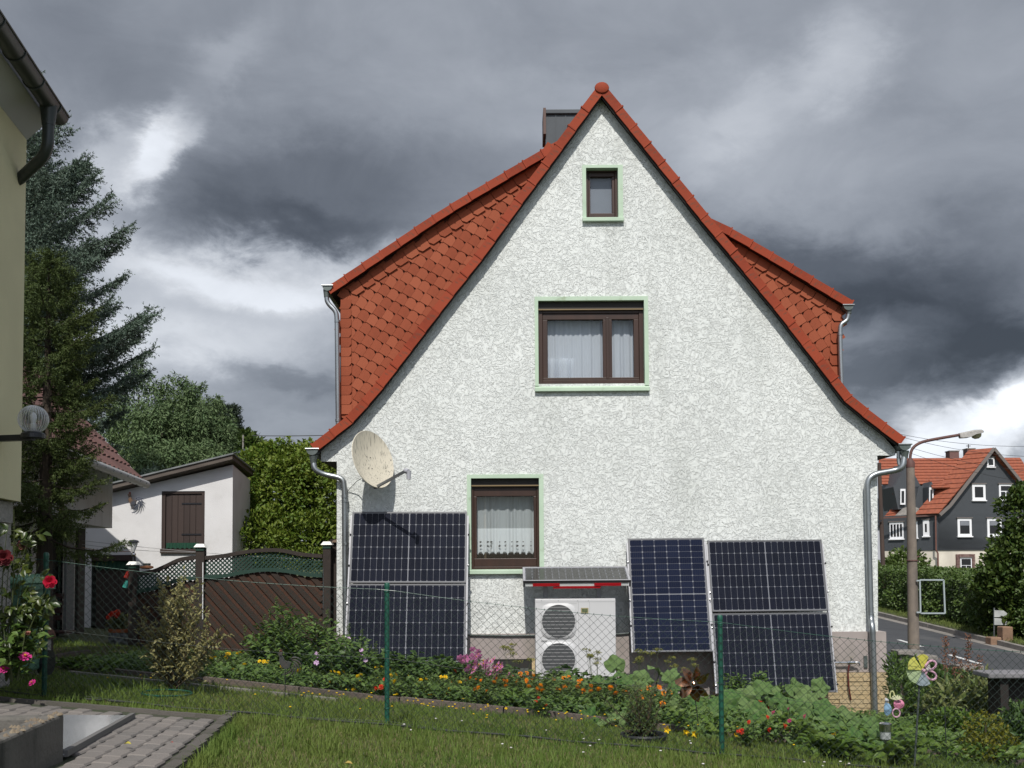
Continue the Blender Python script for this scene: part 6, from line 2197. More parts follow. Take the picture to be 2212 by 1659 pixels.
# side wing: the long side seen obliquely
s0 = Vector((C.x, C.y, 0))
s1 = on(1905, 1118, C, uy)
sdir = (Vector((s1.x, s1.y, 0)) - s0)
MB().hexa([Vector((q.x, q.y, z)) for z in (zS - .02, zE) for q in (s0 + ux * .02, s0 + sdir, s0 + sdir + ux * 5, s0 + ux * 5)]).build('side_wall', M_sl, bh)
MB().hexa([Vector((q.x, q.y, z)) for z in (zB, zS - .025) for q in (s0 + uy * .1 + ux * .1, s0 + sdir, s0 + sdir + ux * 8, Vector((f1.x, f1.y, 0)) + uy * .1)]).build('base_wall', M_cream, bh)
nF = Vector((ux.y, -ux.x, 0)); nS = Vector((-uy.y, uy.x, 0))
if nF.y > 0: nF = -nF
if nS.x > 0: nS = -nS
def fwin(px0, py0, px1, py1, u, n_, kind, o=None, frame_w=.16, parent=None):
    a, b, c = on(px0, py0, o, u), on(px1, py0, o, u), on(px0, py1, o, u)
    w = (Vector((b.x, b.y, 0)) - Vector((a.x, a.y, 0)))
    wl_ = w.length; w.normalize()
    z1, z0 = (a.z + b.z) / 2, c.z
    def bx(x0, x1, za, zb, d0, d1, name, m, par):
        q = [a + w * x - Vector((0, 0, a.z)) + n_ * d + Vector((0, 0, z)) for z in (za, zb) for x, d in ((x0, d0), (x1, d0), (x1, d1), (x0, d1))]
        return MB().hexa(q).build(name, m, par)
    fw = frame_w
    p = bx(0, wl_, z0, z1, -.05, .06, 'window', M_wf if kind != 'brick' else M_wf, parent or bh)
    if kind == 'split4':
        for k in range(4):
            bx(fw * .6 + k * (wl_ - fw * .6) / 4, (k + 1) * (wl_ - fw * .6) / 4, z0 + fw, z1 - fw, .062, .075, 'pane', M_wd, p)
    elif kind == 'cross':
        m_ = z0 + (z1 - z0) * .55
        bx(fw, wl_ - fw, m_ + fw * .3, z1 - fw, .062, .075, 'pane', M_wd, p)
        bx(fw, wl_ / 2 - fw * .3, z0 + fw, m_ - fw * .3, .062, .075, 'pane', M_wd, p)
        bx(wl_ / 2 + fw * .3, wl_ - fw, z0 + fw, m_ - fw * .3, .062, .075, 'pane', M_wd, p)
    else:
        bx(fw, wl_ - fw, z0 + fw, z1 - fw, .062, .075, 'pane', M_wd, p)
        if kind == 'curtain':
            bx(fw + .02, wl_ - fw - .02, z0 + (z1 - z0) * .6, z1 - fw - .02, .076, .08, 'curtain', M_blind, p)
    bx(-.06, wl_ + .06, z0 - .09, z0 - .005, -.05, .14, 'sill', M_wf, p)
    bx(-.08, wl_ + .08, z1 + .01, z1 + .08, -.05, .12, 'lintel', M_wood, p)
    return p
fwin(2131, 988.5, 2147, 1008, ux, nF, 'plain', frame_w=.12)
fwin(2099, 1046, 2127.5, 1080, ux, nF, 'plain', frame_w=.20)
fwin(2157, 1046, 2185, 1080, ux, nF, 'cross', frame_w=.14)
fwin(2067.5, 1120, 2097.5, 1158, ux, nF, 'curtain', frame_w=.18)
fwin(2131.5, 1120, 2162, 1158, ux, nF, 'curtain', frame_w=.18)
fwin(2192, 1120, 2220, 1158, ux, nF, 'plain', frame_w=.18)
# brick-framed ground floor windows: bricks laid round the opening
def brickwin(px0, py0, px1, py1, u, n_):
    a, b, c = on(px0, py0, None, u), on(px1, py0, None, u), on(px0, py1, None, u)
    w = Vector((b.x - a.x, b.y - a.y, 0)); L_ = w.length; w.normalize()
    B_ = MB()
    z1, z0 = a.z, c.z
    def bx(x0, x1, za, zb, d):
        B_.hexa([Vector((a.x, a.y, 0)) + w * x + n_ * dd + Vector((0, 0, z)) for z in (za, zb) for x, dd in ((x0, -.05), (x1, -.05), (x1, d), (x0, d))])
    k = 0
    z = z0
    while z < z1 - .05:
        for x0 in (0, L_ - .27):
            if k % 2: bx(x0, x0 + .26, z, z + .09, .07)
            else: bx(x0, x0 + .125, z, z + .09, .07); bx(x0 + .14, x0 + .26, z, z + .09, .066)
        z += .105; k += 1
    n = int((L_ - .54) / .12)
    for i in range(n):
        x = .275 + i * (L_ - .55) / n
        bx(x, x + (L_ - .55) / n - .015, z1 - .25, z1, .07); bx(x, x + (L_ - .55) / n - .015, z0, z0 + .11, .07)
    o = B_.build('brick_surround', M_brick, bh)
brickwin(2065, 1197, 2105.5, 1245, ux, nF)
fwin(2073.5, 1205, 2098, 1241, ux, nF, 'cross', frame_w=.08)
brickwin(2131, 1197, 2171.5, 1245, ux, nF)
fwin(2139, 1205, 2164, 1241, ux, nF, 'cross', frame_w=.08)
# side windows
fwin(1922, 1128, 1951.5, 1164, uy, nS, 'split4', frame_w=.16)
fwin(1968, 1126, 1982, 1162, uy, nS, 'plain', frame_w=.3)
fwin(1994, 1123, 2007, 1158, uy, nS, 'plain', frame_w=.3)
# roofs: tile courses as real steps
def tiled(q0, q1, q2, q3, courses, name, parent=None, lift=.0):
    """q0 q1 lower edge, q3 q2 upper edge"""
    q0, q1, q2, q3 = map(Vector, (q0, q1, q2, q3))
    n_ = (q1 - q0).cross(q3 - q0).normalized()
    if n_.z < 0: n_ = -n_
    B_ = MB()
    for k in range(courses):
        t0, t1 = k / courses, (k + 1.05) / courses
        a, b = q0.lerp(q3, t0), q1.lerp(q2, t0)
        d, c = q0.lerp(q3, min(t1, 1)), q1.lerp(q2, min(t1, 1))
        B_.hexa([a - n_ * .02, b - n_ * .02, c - n_ * .06, d - n_ * .06, a + n_ * .075, b + n_ * .075, c + n_ * .02, d + n_ * .02])
    return B_.build(name, M_ot, parent or bh)
def onz(px, py, z): return PZ(px, py, z)
zR = ap.z
# left slope of the front gable roof: from its verge back to the valley
ov = nF * .35
e0 = on(2022, 1112) + ov; a0_ = Vector(ap) + ov + Vector((0, 0, .12))
bk2 = sdir * .42
side_e = Vector((s1.x, s1.y, zE + .05))
rfs = tiled(e0 + Vector((0, 0, .06)), e0 + sdir * .42 + Vector((0, 0, .06)), a0_ + sdir * .42, a0_, 13, 'roof')
# right slope
e1 = on(2262, 1112) + ov
tiled(e1 + bk2, e1, a0_, a0_ + bk2, 14, 'roof')
# main ridge roof behind (parallel to the front)
ry_ = 5.0
m0 = P(1893, 1042, 80.5); m1 = P(2170, 1042, 80.5)
r0 = P(1893, 991, 83); r1 = P(2212, 989, 83)
m0b = P(1900, 1046, 80.0)
tiled(P(1898, 1047, 80), P(2240, 1047, 80), P(2203, 989, 83), P(1898, 990.5, 83), 9, 'main_roof')
MB().hexa([P(1926, 1118, 80.6), P(2060, 1118, 80.6), P(2060, 1118, 84), P(1926, 1118, 84), P(1926, 1046, 80.6), P(2090, 1046, 80.6), P(2090, 1046, 84), P(1926, 1046, 84)]).build('rear_wall', M_sl, bh)
# lower eave slope on the side, and the grey lead apron of the bay
tiled(P(1908, 1119, 79), P(2022, 1112, 76), P(2000, 1070, 79.5), P(1940, 1085, 80), 5, 'eaves_roof')
MB().hexa([P(1932, 1115, 77.5), P(2000, 1108, 75.6), P(2001, 1107, 77), P(1935, 1114, 79), P(1950, 1098, 78.0), P(1972, 1092, 77.2), P(1974, 1091, 78), P(1952, 1096, 79)]).build('lead_apron', M_conc, bh)
# wall dormers on the side: slate gable with windows, small dormer with tiled roof
def slab_px(pts, Ys, dep, name, m, par=bh):
    return MB().prism([P(x, y, Y) for (x, y), Y in zip(pts, Ys)], (0, dep, 0)).build(name, m, par)
slab_px([(1940, 1100), (1930, 1052), (1962, 1000), (1990, 1052), (1992, 1100)], [78.2] * 5, 3, 'dormer', M_sl)
slab_px([(1972, 1108), (1985, 1050), (2018, 1046), (2018, 1075), (1980, 1108)], [77.0] * 5, 2.5, 'dormer_cheek', M_sl)
for q in (((1945, 1056), (1956, 1056), (1956, 1090), (1945, 1090)), ((1964, 1054), (1971, 1054), (1971, 1088), (1964, 1088))):
    w_ = slab_px(q, [78.0] * 4, .1, 'window', M_wf)
    c = [((x - sum(a for a, _ in q) / 4) * .5 + sum(a for a, _ in q) / 4, (y - q[0][1] - 17) * .74 + q[0][1] + 17) for x, y in q]
    slab_px(c, [77.96] * 4, .03, 'pane', M_wd, w_)
slab_px([(2006, 1093), (2006, 1052), (2012, 1040), (2018, 1052), (2018, 1093)], [75.9] * 5, 1.5, 'dormer', M_sl)
w_ = slab_px([(2007.5, 1053), (2016.5, 1053), (2016.5, 1087), (2007.5, 1087)], [75.8] * 4, .08, 'window', M_wf)
slab_px([(2010, 1058), (2014, 1058), (2014, 1082), (2010, 1082)], [75.76] * 4, .03, 'pane', M_wd, w_)
tiled(P(2014, 1055, 75.5), P(2052, 1054, 75.4), P(2058, 1034, 77), P(2006, 1036, 76.8), 4, 'dormer_roof')
slab_px([(1932, 1093), (1932, 1060), (1936, 1050), (1942, 1060), (1942, 1093)], [79.0] * 5, 1.5, 'dormer', M_sl)
w_ = slab_px([(1933, 1062), (1940, 1062), (1940, 1090), (1933, 1090)], [78.9] * 4, .08, 'window', M_wf)
slab_px([(1935, 1066), (1938, 1066), (1938, 1086), (1935, 1086)], [78.86] * 4, .03, 'pane', M_wd, w_)
tiled(P(1928, 1068, 78.6), P(1944, 1062, 78.6), P(1937, 1045, 79.8), P(1933, 1046, 79.8), 4, 'dormer_roof')
# verge boards, chimneys, downpipe, gutter
for a, b in (((2024, 1113), (2046, 1093)), ((2046, 1093), (2140.5, 970)), ((2140.5, 970), (2216, 1063)), ((2216, 1063), (2264, 1114))):
    MB().bar(on(*a) + nF * .4, on(*b) + nF * .4, .12, .22, up=(0, 0, 1)).build('verge_board', M_wood, bh)
MB().bar(P(1905, 1119, 77), P(2024, 1113, 75), .12, .12).build('gutter', mat('rust_gutter', (.11, .06, .05), rough=.6), bh)
MB().tube([P(2021, 1114, 74.8), P(2022, 1188, 74.8), P(2026, 1195, 74.8), P(2027, 1262, 74.8)], .06, 6).build('downpipe', mat('rust_pipe', (.15, .07, .055), rough=.6), bh)
for px0, px1, pt, pb_ in ((2048, 2068.5, 974, 992), (2086, 2103, 969, 990)):
    a, b = P(px0, pt, 83.2), P(px1, pb_, 83.2)
    cbo = MB().box(a.x, b.x, 82.9, 83.7, b.z - .3, a.z - .08).build('chimney', M_brick, bh)
    MB().box(a.x - .05, b.x + .05, 82.85, 83.75, a.z - .08, a.z).build('chimney_cap', M_conc, cbo)
p = P(2092, 969, 83.2)
MB().bar(p, p + Vector((0, 0, .35)), .06, .06).bar(p + Vector((-.18, 0, .22)), p + Vector((.18, 0, .22)), .05, .05).build('weather_vane', M_bolt, bh)
# dark roof of the next house just left
nb2 = thing('far_house', 'sliver of a dark-roofed house between the roughcast house and the slate house', 'house', (P(1915, 1300, 95).x, 95, gz(20, 90)))
MB().prism([P(1870, 1135, 95), P(1932, 1070, 95), P(1990, 1135, 95)], (0, 8, 0)).build('roof', M_slate, nb2)
MB().prism([P(1875, 1135.5, 95.4), P(1985, 1135.5, 95.4), P(1985, 1250, 95.4), P(1875, 1250, 95.4)], (0, 7, 0)).build('wall', mat('pale_blue_wall', (.40, .41, .45), rough=.9), nb2)

# ================================================================== street lamp, sign frame, pole, cables
M_lpost = mat('lamp_post_concrete', (.205, .17, .14), (.16, .135, .115), rough=.95, scale=6, bump=.006, bscale=60, streak=((.12, .10, .085), 4, (2, 2, .4), (.5, .7), .7))
M_rust = mat('rusty_steel', (.12, .055, .045), (.085, .045, .04), rough=.7, scale=8)
YLp = 21.3
def PL_(px, py): return P(px, py, YLp)
lamp = thing('street_lamp', 'concrete street lamp with rust-brown curved arm and grey lamp head by the road', 'street lamp', (PL_(1973, 1450).x, YLp, road_z(YLp)))
bt = PL_(1974, 1436)
bt.z = road_z(YLp) - .2
tp_ = PL_(1966.5, 1004)
MB().tube([bt, tp_], [.128, .083], 16).build('pole', M_lpost, lamp, smooth=True)
arm = [PL_(1966.3, 1006), PL_(1966, 985), PL_(1969, 972), PL_(1976, 963), PL_(1990, 955), PL_(2010, 950.5), PL_(2040, 945), PL_(2073, 939.5)]
MB().tube(bend(arm, 3), .032, 8).build('arm', M_rust, lamp, smooth=True)
MB().lathe([(.09, -.06), (.092, .05), (.06, .10), (.045, .14)], tp_, 12).build('collar', M_rust, lamp, smooth=True)
a, b = PL_(2072, 941), PL_(2121, 934)
hd = (b - a).normalized(); hu = Vector((0, 0, 1)) - hd * hd.z; hu.normalize(); hs2 = Vector((0, 1, 0))
Lh = (b - a).length
hb = MB()
secs = [(0, .045, .05, -.045), (.06, .075, .055, -.06), (.40, .11, .065, -.07), (.60, .14, .075, -.03), (.92, .14, .06, -.02), (1.0, .09, .03, -.01)]
V, F_ = [], []
for t, w, hi, lo in secs:
    c = a + hd * (Lh * t)
    for sx, sz in ((-1, lo), (1, lo), (1, hi * .6), (.6, hi), (-.6, hi), (-1, hi * .6)):
        V.append(c + hs2 * (w * sx) + hu * sz)
for i in range(len(secs) - 1):
    for k in range(6):
        k2 = (k + 1) % 6
        F_.append((i * 6 + k, i * 6 + k2, (i + 1) * 6 + k2, (i + 1) * 6 + k))
F_ += [tuple(range(6)), tuple(range(30, 36))]
head = hb.add(V, F_).build('lamp_head', mat('lamp_head_grey', (.40, .39, .37), (.30, .29, .27), rough=.7, scale=20), lamp, smooth=True)
hb = MB()
V, F_ = [], []
n_ = 12
for j, (s, dz) in enumerate(((1, -.025), (.85, -.085), (.4, -.12))):
    for k in range(n_):
        t = 2 * math.pi * k / n_
        V.append(a + hd * (Lh * (.74 + .22 * s * math.cos(t))) + hs2 * (.11 * s * math.sin(t)) + hu * dz)
for j in range(2):
    for k in range(n_): F_.append((j * n_ + k, j * n_ + (k + 1) % n_, (j + 1) * n_ + (k + 1) % n_, (j + 1) * n_ + k))
F_.append(tuple(range(2 * n_, 3 * n_)))
hb.add(V, F_).build('lamp_bowl', mat('lamp_bowl', (.35, .33, .20), rough=.25, coat=.5), head, smooth=True)
MB().lathe([(.115, -.015), (.12, 0), (.115, .015)], PL_(1970.3, 1211), 14).build('band', M_rust, lamp)
MB().bar(PL_(1971, 1211), PL_(1985, 1201), .03, .02).build('bracket', M_rust, lamp)
sf = thing('sign_frame', 'empty grey metal sign frame fixed to the lamp post', 'sign frame', PL_(2006, 1324))
c4 = [PL_(1980.5, 1252.5), PL_(2031.5, 1252.5), PL_(2034.5, 1324), PL_(1982, 1324)]
M_sf = mat('frame_galvanised', (.42, .47, .48), rough=.4, metal=.4)
for i in range(4):
    MB().bar(c4[i] - Vector((0, .15, 0)), c4[(i + 1) % 4] - Vector((0, .15, 0)), .03, .03, up=(0, 1, 0)).build('frame_bar', M_sf, sf)
for y in (1254, 1322):
    MB().bar(PL_(1973, y) - Vector((0, .15, 0)), PL_(1982, y) - Vector((0, .15, 0)), .04, .03).build('clamp', M_sf, sf)
# leaning wooden pole just behind the house corner
wp = thing('utility_pole', 'leaning wooden pole just beyond the right corner of the roughcast house', 'pole', (P(1912, 1350, 40).x, 40, gz(P(1912, 1350, 40).x, 40)))
MB().tube([P(1913, 1375, 40), P(1899, 1000, 40)], [.10, .075], 10).build('pole', mat('old_wood', (.075, .050, .04), (.055, .038, .032), rough=.9, scale=6, stretch=(1, 1, .2)), wp, smooth=True)
MB().bar(P(1896, 1128, 39.85), P(1905, 1124, 39.85), .05, .05).build('insulator_arm', M_bolt, wp)
# overhead cables
M_cab = mat('cable_black', (.012, .012, .014), rough=.6)
cabs = [((1926, 934), (2330, 958), 60, 'upper overhead cable passing behind the street lamp head'), ((1944, 943), (2330, 985), 60, 'second overhead cable crossing the chimneys of the slate house'), ((1945, 960), (2330, 1022), 60, 'third overhead cable ending over the orange roof'),
        ((1948, 972), (2330, 1052), 62, 'lowest overhead cable right of the gable'), ((545, 941), (740, 939), 30, 'single overhead cable left of the eave in front of the clouds')]
for pa, pb2_, Y, lab in cabs:
    a, b = P(*pa, Y), P(*pb2_, Y)
    sag = .45 if Y > 40 else .02
    o = MB().tube([a.lerp(b, k / 16) - Vector((0, 0, sag * 4 * (k / 16) * (1 - k / 16))) for k in range(17)], .012 if Y > 40 else .012, 5).build('overhead_cable', M_cab, None)
    tag(o, lab, 'cable')
# small notice on the verge with two sandstone blocks
nt_ = thing('notice_board', 'small pale two-panel notice on a thin post on the grass verge across the road', 'sign', (P(2150, 1370, 28.5).x, 28.5, gz(P(2150, 1370, 28.5).x, 28.5)))
a = P(2147, 1372, 28.5)
MB().bar(P(2147.5, 1390, 28.5), P(2147.5, 1313, 28.5), .03, .03).build('post', M_zinc, nt_)
for y0, y1 in ((1318, 1333), (1335, 1350)):
    q = [P(2148, y0, 28.45), P(2168, y0 + 1, 28.45), P(2176, y0 + 7, 28.45), P(2174, y1, 28.45), P(2148, y1, 28.45)]
    MB().prism(q, (0, .03, 0)).build('panel', mat('notice_' + str(y0), (.45, .46, .45), (.33, .34, .34), rough=.5, scale=5), nt_)
for k, (x0_, x1_, lab) in enumerate(((2137, 2160, 'left reddish sandstone block under the notice on the verge'), (2163, 2185, 'right reddish sandstone block under the notice on the verge'))):
    a, b = P(x0_, 1387, 28), P(x1_, 1361, 28)
    g0 = gz((a.x + b.x) / 2, 28)
    o = MB().box(a.x, b.x, 27.9, 28.25, g0 - .1, g0 + .36).build('stone_block', M_brick if False else mat('sandstone_%d' % k, (.26, .16, .105), (.19, .12, .08), rough=.95, scale=5, bump=.01, bscale=20), None, bevel=.03)
    tag(o, lab, 'block')

# ================================================================== garden boundary at the right
M_gab = mat('boundary_stone', (.12, .105, .095), (.075, .07, .065), rough=.95, scale=5, bump=.012, bscale=18)
bw = thing('boundary_wall', 'low dark garden boundary with three stepped concrete cap stones by the road', 'wall', (7.3, 17, gz(7.2, 16)))
for (px0, px1, py0, py1) in ((1935, 1991, 1407, 1414), (1974, 2020, 1417, 1425), (2066, 2118, 1439, 1447)):
    Y = 7.25 / ((px0 + px1) / 2 - PPX) * FPX
    a, b = P(px0, py1, Y), P(px1, py0, Y)
    MB().box(a.x, b.x, Y - .12, Y + .25, a.z, a.z + .075).build('cap_stone', M_conc, bw, bevel=.012)
    MB().box(a.x + .05, b.x - .05, Y - .06, Y + .2, gz(a.x, Y) - .5, a.z - .002).build('pillar', M_gab, bw)
cr = MB()
a, b = P(2000, 1428, 17.0), P(2064, 1440, 16.2)
V, F_ = [], []
n_ = 60
for i in range(n_ + 1):
    q = a.lerp(b, i / n_)
    o = .02 * math.sin(i * 2 * math.pi / 4)
    V += [q + Vector((0, o, 0)), q + Vector((0, o, -.75))]
for i in range(n_): F_.append((2 * i, 2 * i + 1, 2 * i + 3, 2 * i + 2))
cr.add(V, F_).build('corrugated_sheet', mat('sheet_grey', (.16, .165, .175), (.12, .125, .13), rough=.6, scale=4), bw)
# concrete slab bench and dark plank box at the right edge
sb_ = thing('stone_bench', 'grey slab table with dark open underside at the right edge', 'bench', (P(2180, 1560, 10).x, 10.2, gz(P(2180, 1560, 10).x, 10)))
a, b = P(2136, 1466, 9.8), P(2330, 1458, 9.8)
MB().box(a.x, b.x, 9.8, 10.15, a.z, a.z + .05).build('top', mat('slab_grey', (.20, .19, .20), (.15, .145, .15), rough=.8, scale=4), sb_, bevel=.01)
MB().box(a.x + .14, b.x, 10.0, 10.12, gz(a.x, 10) - .3, a.z - .002).build('back', M_dark, sb_)
MB().box(a.x + .14, a.x + .22, 9.86, 9.999, gz(a.x, 10) - .3, a.z - .002).build('leg', M_dark, sb_)
pbx = thing('plank_edging', 'dark weathered boards edging the bed beside the right house corner', 'edging', G(1960, 1560))
a, b = G(1940, 1552), G(2005, 1572)
MB().bar(a + Vector((0, 0, .10)), b + Vector((0, 0, .10)), .05, .24).build('board', M_dark, pbx)
MB().bar(b + Vector((.0, 0, .12)), b + Vector((.02, -.5, .12)), .05, .26).build('board', M_dark, pbx)
MB().bar(a + Vector((.05, -.25, .01)), b + Vector((-.02, -.3, .01)), .3, .04).build('slab', M_conc, pbx)
# ================================================================== garden plants
M_lf1 = leafm('leaf_mid_green', (0.058, 0.115, 0.022), (0.082, 0.140, 0.030), (0.11, 0.17, 0.042), .25, .5)
M_lf2 = leafm('leaf_feather_green', (0.062, 0.108, 0.026), (0.088, 0.130, 0.034), (0.11, 0.155, 0.046), .25, .6)
M_lf3 = leafm('leaf_fresh_green', (0.060, 0.120, 0.016), (0.085, 0.150, 0.022), (0.12, 0.175, 0.035), .3, .45)
M_lfd = leafm('leaf_dark_green', (0.040, 0.084, 0.020), (0.055, 0.102, 0.024), (0.072, 0.118, 0.03), .2, .5)
M_pump = mat('pumpkin_leaf', (0.050, 0.115, 0.028), (0.085, 0.145, 0.045), rough=.75, scale=5, ramp=(.42, .6), island=(0.13, 0.19, 0.07), transl=.2, spec=.15, bump=.004, bscale=14)
M_cream_lf = leafm('variegated_leaf', (0.20, 0.19, 0.07), (0.11, 0.13, 0.04), (0.30, 0.27, 0.12), .25, .6)
M_rhod = leafm('long_light_leaf', (0.095, 0.135, 0.035), (0.13, 0.155, 0.045), (0.17, 0.185, 0.07), .25, .45)
M_yel_lf = leafm('yellow_green_leaf', (0.13, 0.145, 0.016), (0.09, 0.12, 0.018), (0.20, 0.18, 0.02), .3, .5)
M_stem = mat('green_stem', (0.060, 0.080, 0.025), (0.05, 0.06, 0.02), rough=.7)
M_twig = mat('brown_twig', (0.10, 0.075, 0.045), (0.07, 0.05, 0.03), rough=.9)
def petalm(name, c, c2):
    return mat(name, c, rough=.6, island=c2, transl=.25, spec=.2)
M_or = petalm('orange_petal', (0.75, 0.20, 0.010), (0.85, 0.30, 0.012))
M_ye = petalm('yellow_petal', (0.80, 0.50, 0.012), (0.85, 0.60, 0.02))
M_pk = petalm('pink_petal', (0.62, 0.17, 0.40), (0.72, 0.30, 0.52))
M_rd = petalm('red_petal', (0.62, 0.030, 0.020), (0.70, 0.08, 0.03))
M_mg = petalm('magenta_petal', (0.45, 0.020, 0.16), (0.55, 0.05, 0.25))
M_li = petalm('lilac_petal', (0.50, 0.30, 0.52), (0.6, 0.42, 0.6))
M_cr = petalm('crimson_petal', (0.42, 0.008, 0.030), (0.52, 0.02, 0.06))
M_whp = petalm('white_petal', (0.75, 0.73, 0.70), (0.65, 0.6, 0.58))
M_eye = mat('flower_eye', (.35, .16, .01), rough=.8)

def flower_mesh(name, m, r, petals=9, layers=2, cup=.25, seed=0, eye=True):
    rr = random.Random(seed)
    b = MB()
    for l in range(layers):
        rl = r * (1 - .32 * l)
        for k in range(petals):
            a = 2 * math.pi * (k + .5 * l) / petals + rr.uniform(-.15, .15)
            da = math.pi / petals * 1.05
            z1 = r * cup * (.4 + .9 * l) + rr.uniform(-.06, .06) * r
            p = [(0, 0, .1 * r * l), (rl * .6 * math.cos(a - da), rl * .6 * math.sin(a - da), z1 * .7), (rl * math.cos(a - da * .45), rl * math.sin(a - da * .45), z1), (rl * math.cos(a + da * .45), rl * math.sin(a + da * .45), z1 + .03 * r), (rl * .6 * math.cos(a + da), rl * .6 * math.sin(a + da), z1 * .7)]
            b.add(p, [(0, 1, 2, 3, 4)])
    if eye:
        b.cur = 1
        b.lathe([(r * .22, .12 * r), (r * .2, r * (.22 + .1 * layers)), (0, r * (.28 + .1 * layers))], (0, 0, 0), 7)
    return b.mesh(name, [m, M_eye])
FL = {k: flower_mesh('flower_' + k, m, r, p, l, c, i, e) for i, (k, m, r, p, l, c, e) in enumerate([
    ('orange', M_or, .030, 11, 3, .30, False), ('yellow', M_ye, .026, 9, 2, .35, True), ('pink', M_pk, .038, 6, 1, .12, True), ('red', M_rd, .030, 9, 3, .4, False),
    ('magenta', M_mg, .032, 9, 3, .3, True), ('lilac', M_li, .026, 6, 1, .2, False), ('white', M_whp, .02, 8, 1, .1, True)])}
def face_flower(pos, s, r, up=.4, parent=None, key='orange', name='flower'):
    n = Vector((r.uniform(-.5, .5), -1 + r.uniform(-.3, .3), up + r.uniform(-.2, .5))).normalized()
    M = Matrix.Translation(Vector(pos)) @ n.to_track_quat('Z', 'Y').to_matrix().to_4x4() @ Matrix.Rotation(r.uniform(0, 6.28), 4, 'Z') @ Matrix.Scale(s, 4)
    return piece(name, FL[key], M, parent)

def mound(name, label, cat, n, rx, h, size, m, seed, flowers=None, nfl=0, aspect=.4, stems=14, updir=.5, group=None, floor=0.03, spikes=0, top_heavy=.8, fs=1.0):
    """bushy herb at the origin: leafy stems in a dome, flowers as parts on top"""
    r = np.random.default_rng(seed); q = random.Random(seed)
    t = thing(name, label, cat, (0, 0, 0), group)
    ends = []
    sb_ = MB()
    for k in range(stems):
        a = r.uniform(0, 6.28); d = rx * math.sqrt(r.random()) * .95
        zt_ = h * (1 - .45 * (d / rx) ** 2) * r.uniform(.75, 1.08)
        e = np.array([d * math.cos(a), d * math.sin(a), zt_])
        ends.append(e)
        sb_.tube([(e[0] * .25, e[1] * .25, 0), (e[0] * .7, e[1] * .7, zt_ * .55), tuple(e)], [.005, .004, .002], 5, cap=False)
    sb_.build('stem', M_stem, t)
    ends = np.array(ends)
    i = r.integers(0, stems, n)
    s = r.random(n) ** top_heavy
    base = np.stack([ends[i, 0] * (.25 + .75 * s), ends[i, 1] * (.25 + .75 * s), ends[i, 2] * s + floor * (1 - s)], 1)
    a = r.uniform(0, 6.28, n)
    d = unit(np.stack([np.cos(a), np.sin(a), updir * r.uniform(-.4, 1.4, n)], 1))
    p = base + d * size * .25 + r.normal(0, size * .35, (n, 3)) * np.array([1, 1, .5])
    p[:, 2] = np.maximum(p[:, 2], .01)
    nn = unit(np.array([0, -.25, 1]) + r.normal(0, .4, (n, 3)))
    V, T = leaf_arrays(p, size * r.uniform(.55, 1.3, n), d, nn, aspect)
    np_mesh('foliage', V, T, m, t)
    if spikes:
        sv = []
        for k in range(spikes):
            e = ends[k % stems]
            c = e[None] + np.stack([r.normal(0, .008, 60), r.normal(0, .008, 60), r.uniform(0, .18, 60)], 1)
            sv.append(c)
        c = np.concatenate(sv)
        d_ = unit(r.normal(0, .6, (len(c), 3)) + [0, 0, .6])
        V, T = leaf_arrays(c, np.full(len(c), .022), d_, rand_dirs(len(c), r), .5)
        np_mesh('seed_spike', V, T, M_lf2, t, kind='stuff')
    if flowers:
        for k in range(nfl):
            e = ends[k % stems]
            key = flowers[k % len(flowers)]
            face_flower((e[0] + q.uniform(-.03, .03), e[1] + q.uniform(-.03, .03) - .02, e[2] + q.uniform(-.10, .05) * min(1, h / .3)), q.uniform(.8, 1.2) * fs, q, parent=t, key=key)
    return t
def place(proto, first, px, py, sc=1.0, rz=None, label=None, group=None, dz=0.0):
    p = G(px, py, dz)
    rz = random.uniform(0, 6.28) if rz is None else rz
    if first:
        proto.location = p; proto.rotation_euler = (0, 0, rz); proto.scale = (sc, sc, sc)
        if label: proto['label'] = label
        return proto
    return copy_tree(proto, p, rz, sc, label, group)

ORD = 'first second third fourth fifth sixth seventh eighth ninth tenth eleventh twelfth thirteenth fourteenth fifteenth sixteenth seventeenth eighteenth nineteenth twentieth'.split()
def spread(proto, spots, label=None, group=None):
    order = sorted(range(len(spots)), key=lambda k: spots[k][0])
    base_l = label or proto['label']
    spots = [(*s[:3], base_l % ORD[order.index(k)] if '%s' in base_l else base_l) for k, s in enumerate(spots)]
    for k, s in enumerate(spots):
        px, py, sc = s[:3]
        place(proto, k == 0, px, py, sc, label=s[3] if len(s) > 3 else label, group=group)

# --- marigolds, yellow (left half), orange (middle)
pm1 = mound('yellow_marigold', 'low plant with yellow marigold flowers, %s from the left along the bed edging', 'flower', 260, .24, .22, .055, M_lf2, 1, ['yellow'], 5, aspect=.3, group='yellow marigolds along the left half of the bed')
spread(pm1, [(478, 1462, 1.0), (515, 1458, 1.05), (550, 1466, 1.0), (590, 1464, 1.0), (470, 1448, 1.0), (535, 1446, 1.0), (630, 1478, .95), (668, 1484, .9), (700, 1491, .9), (735, 1496, .95), (800, 1503, 1.0), (850, 1506, 1.05), (880, 1512, .95), (920, 1514, 1.0), (770, 1490, 1.0), (940, 1502, 1.05), (865, 1492, 1.1), (830, 1486, 1.1), (968, 1515, .95)], group='yellow marigolds along the left half of the bed')
pm2 = mound('orange_marigold', 'green plant dotted with bright orange marigolds, %s from the left in mid bed', 'flower', 340, .25, .34, .065, M_lf2, 2, ['orange'], 4, aspect=.32, group='orange marigolds in the middle of the bed')
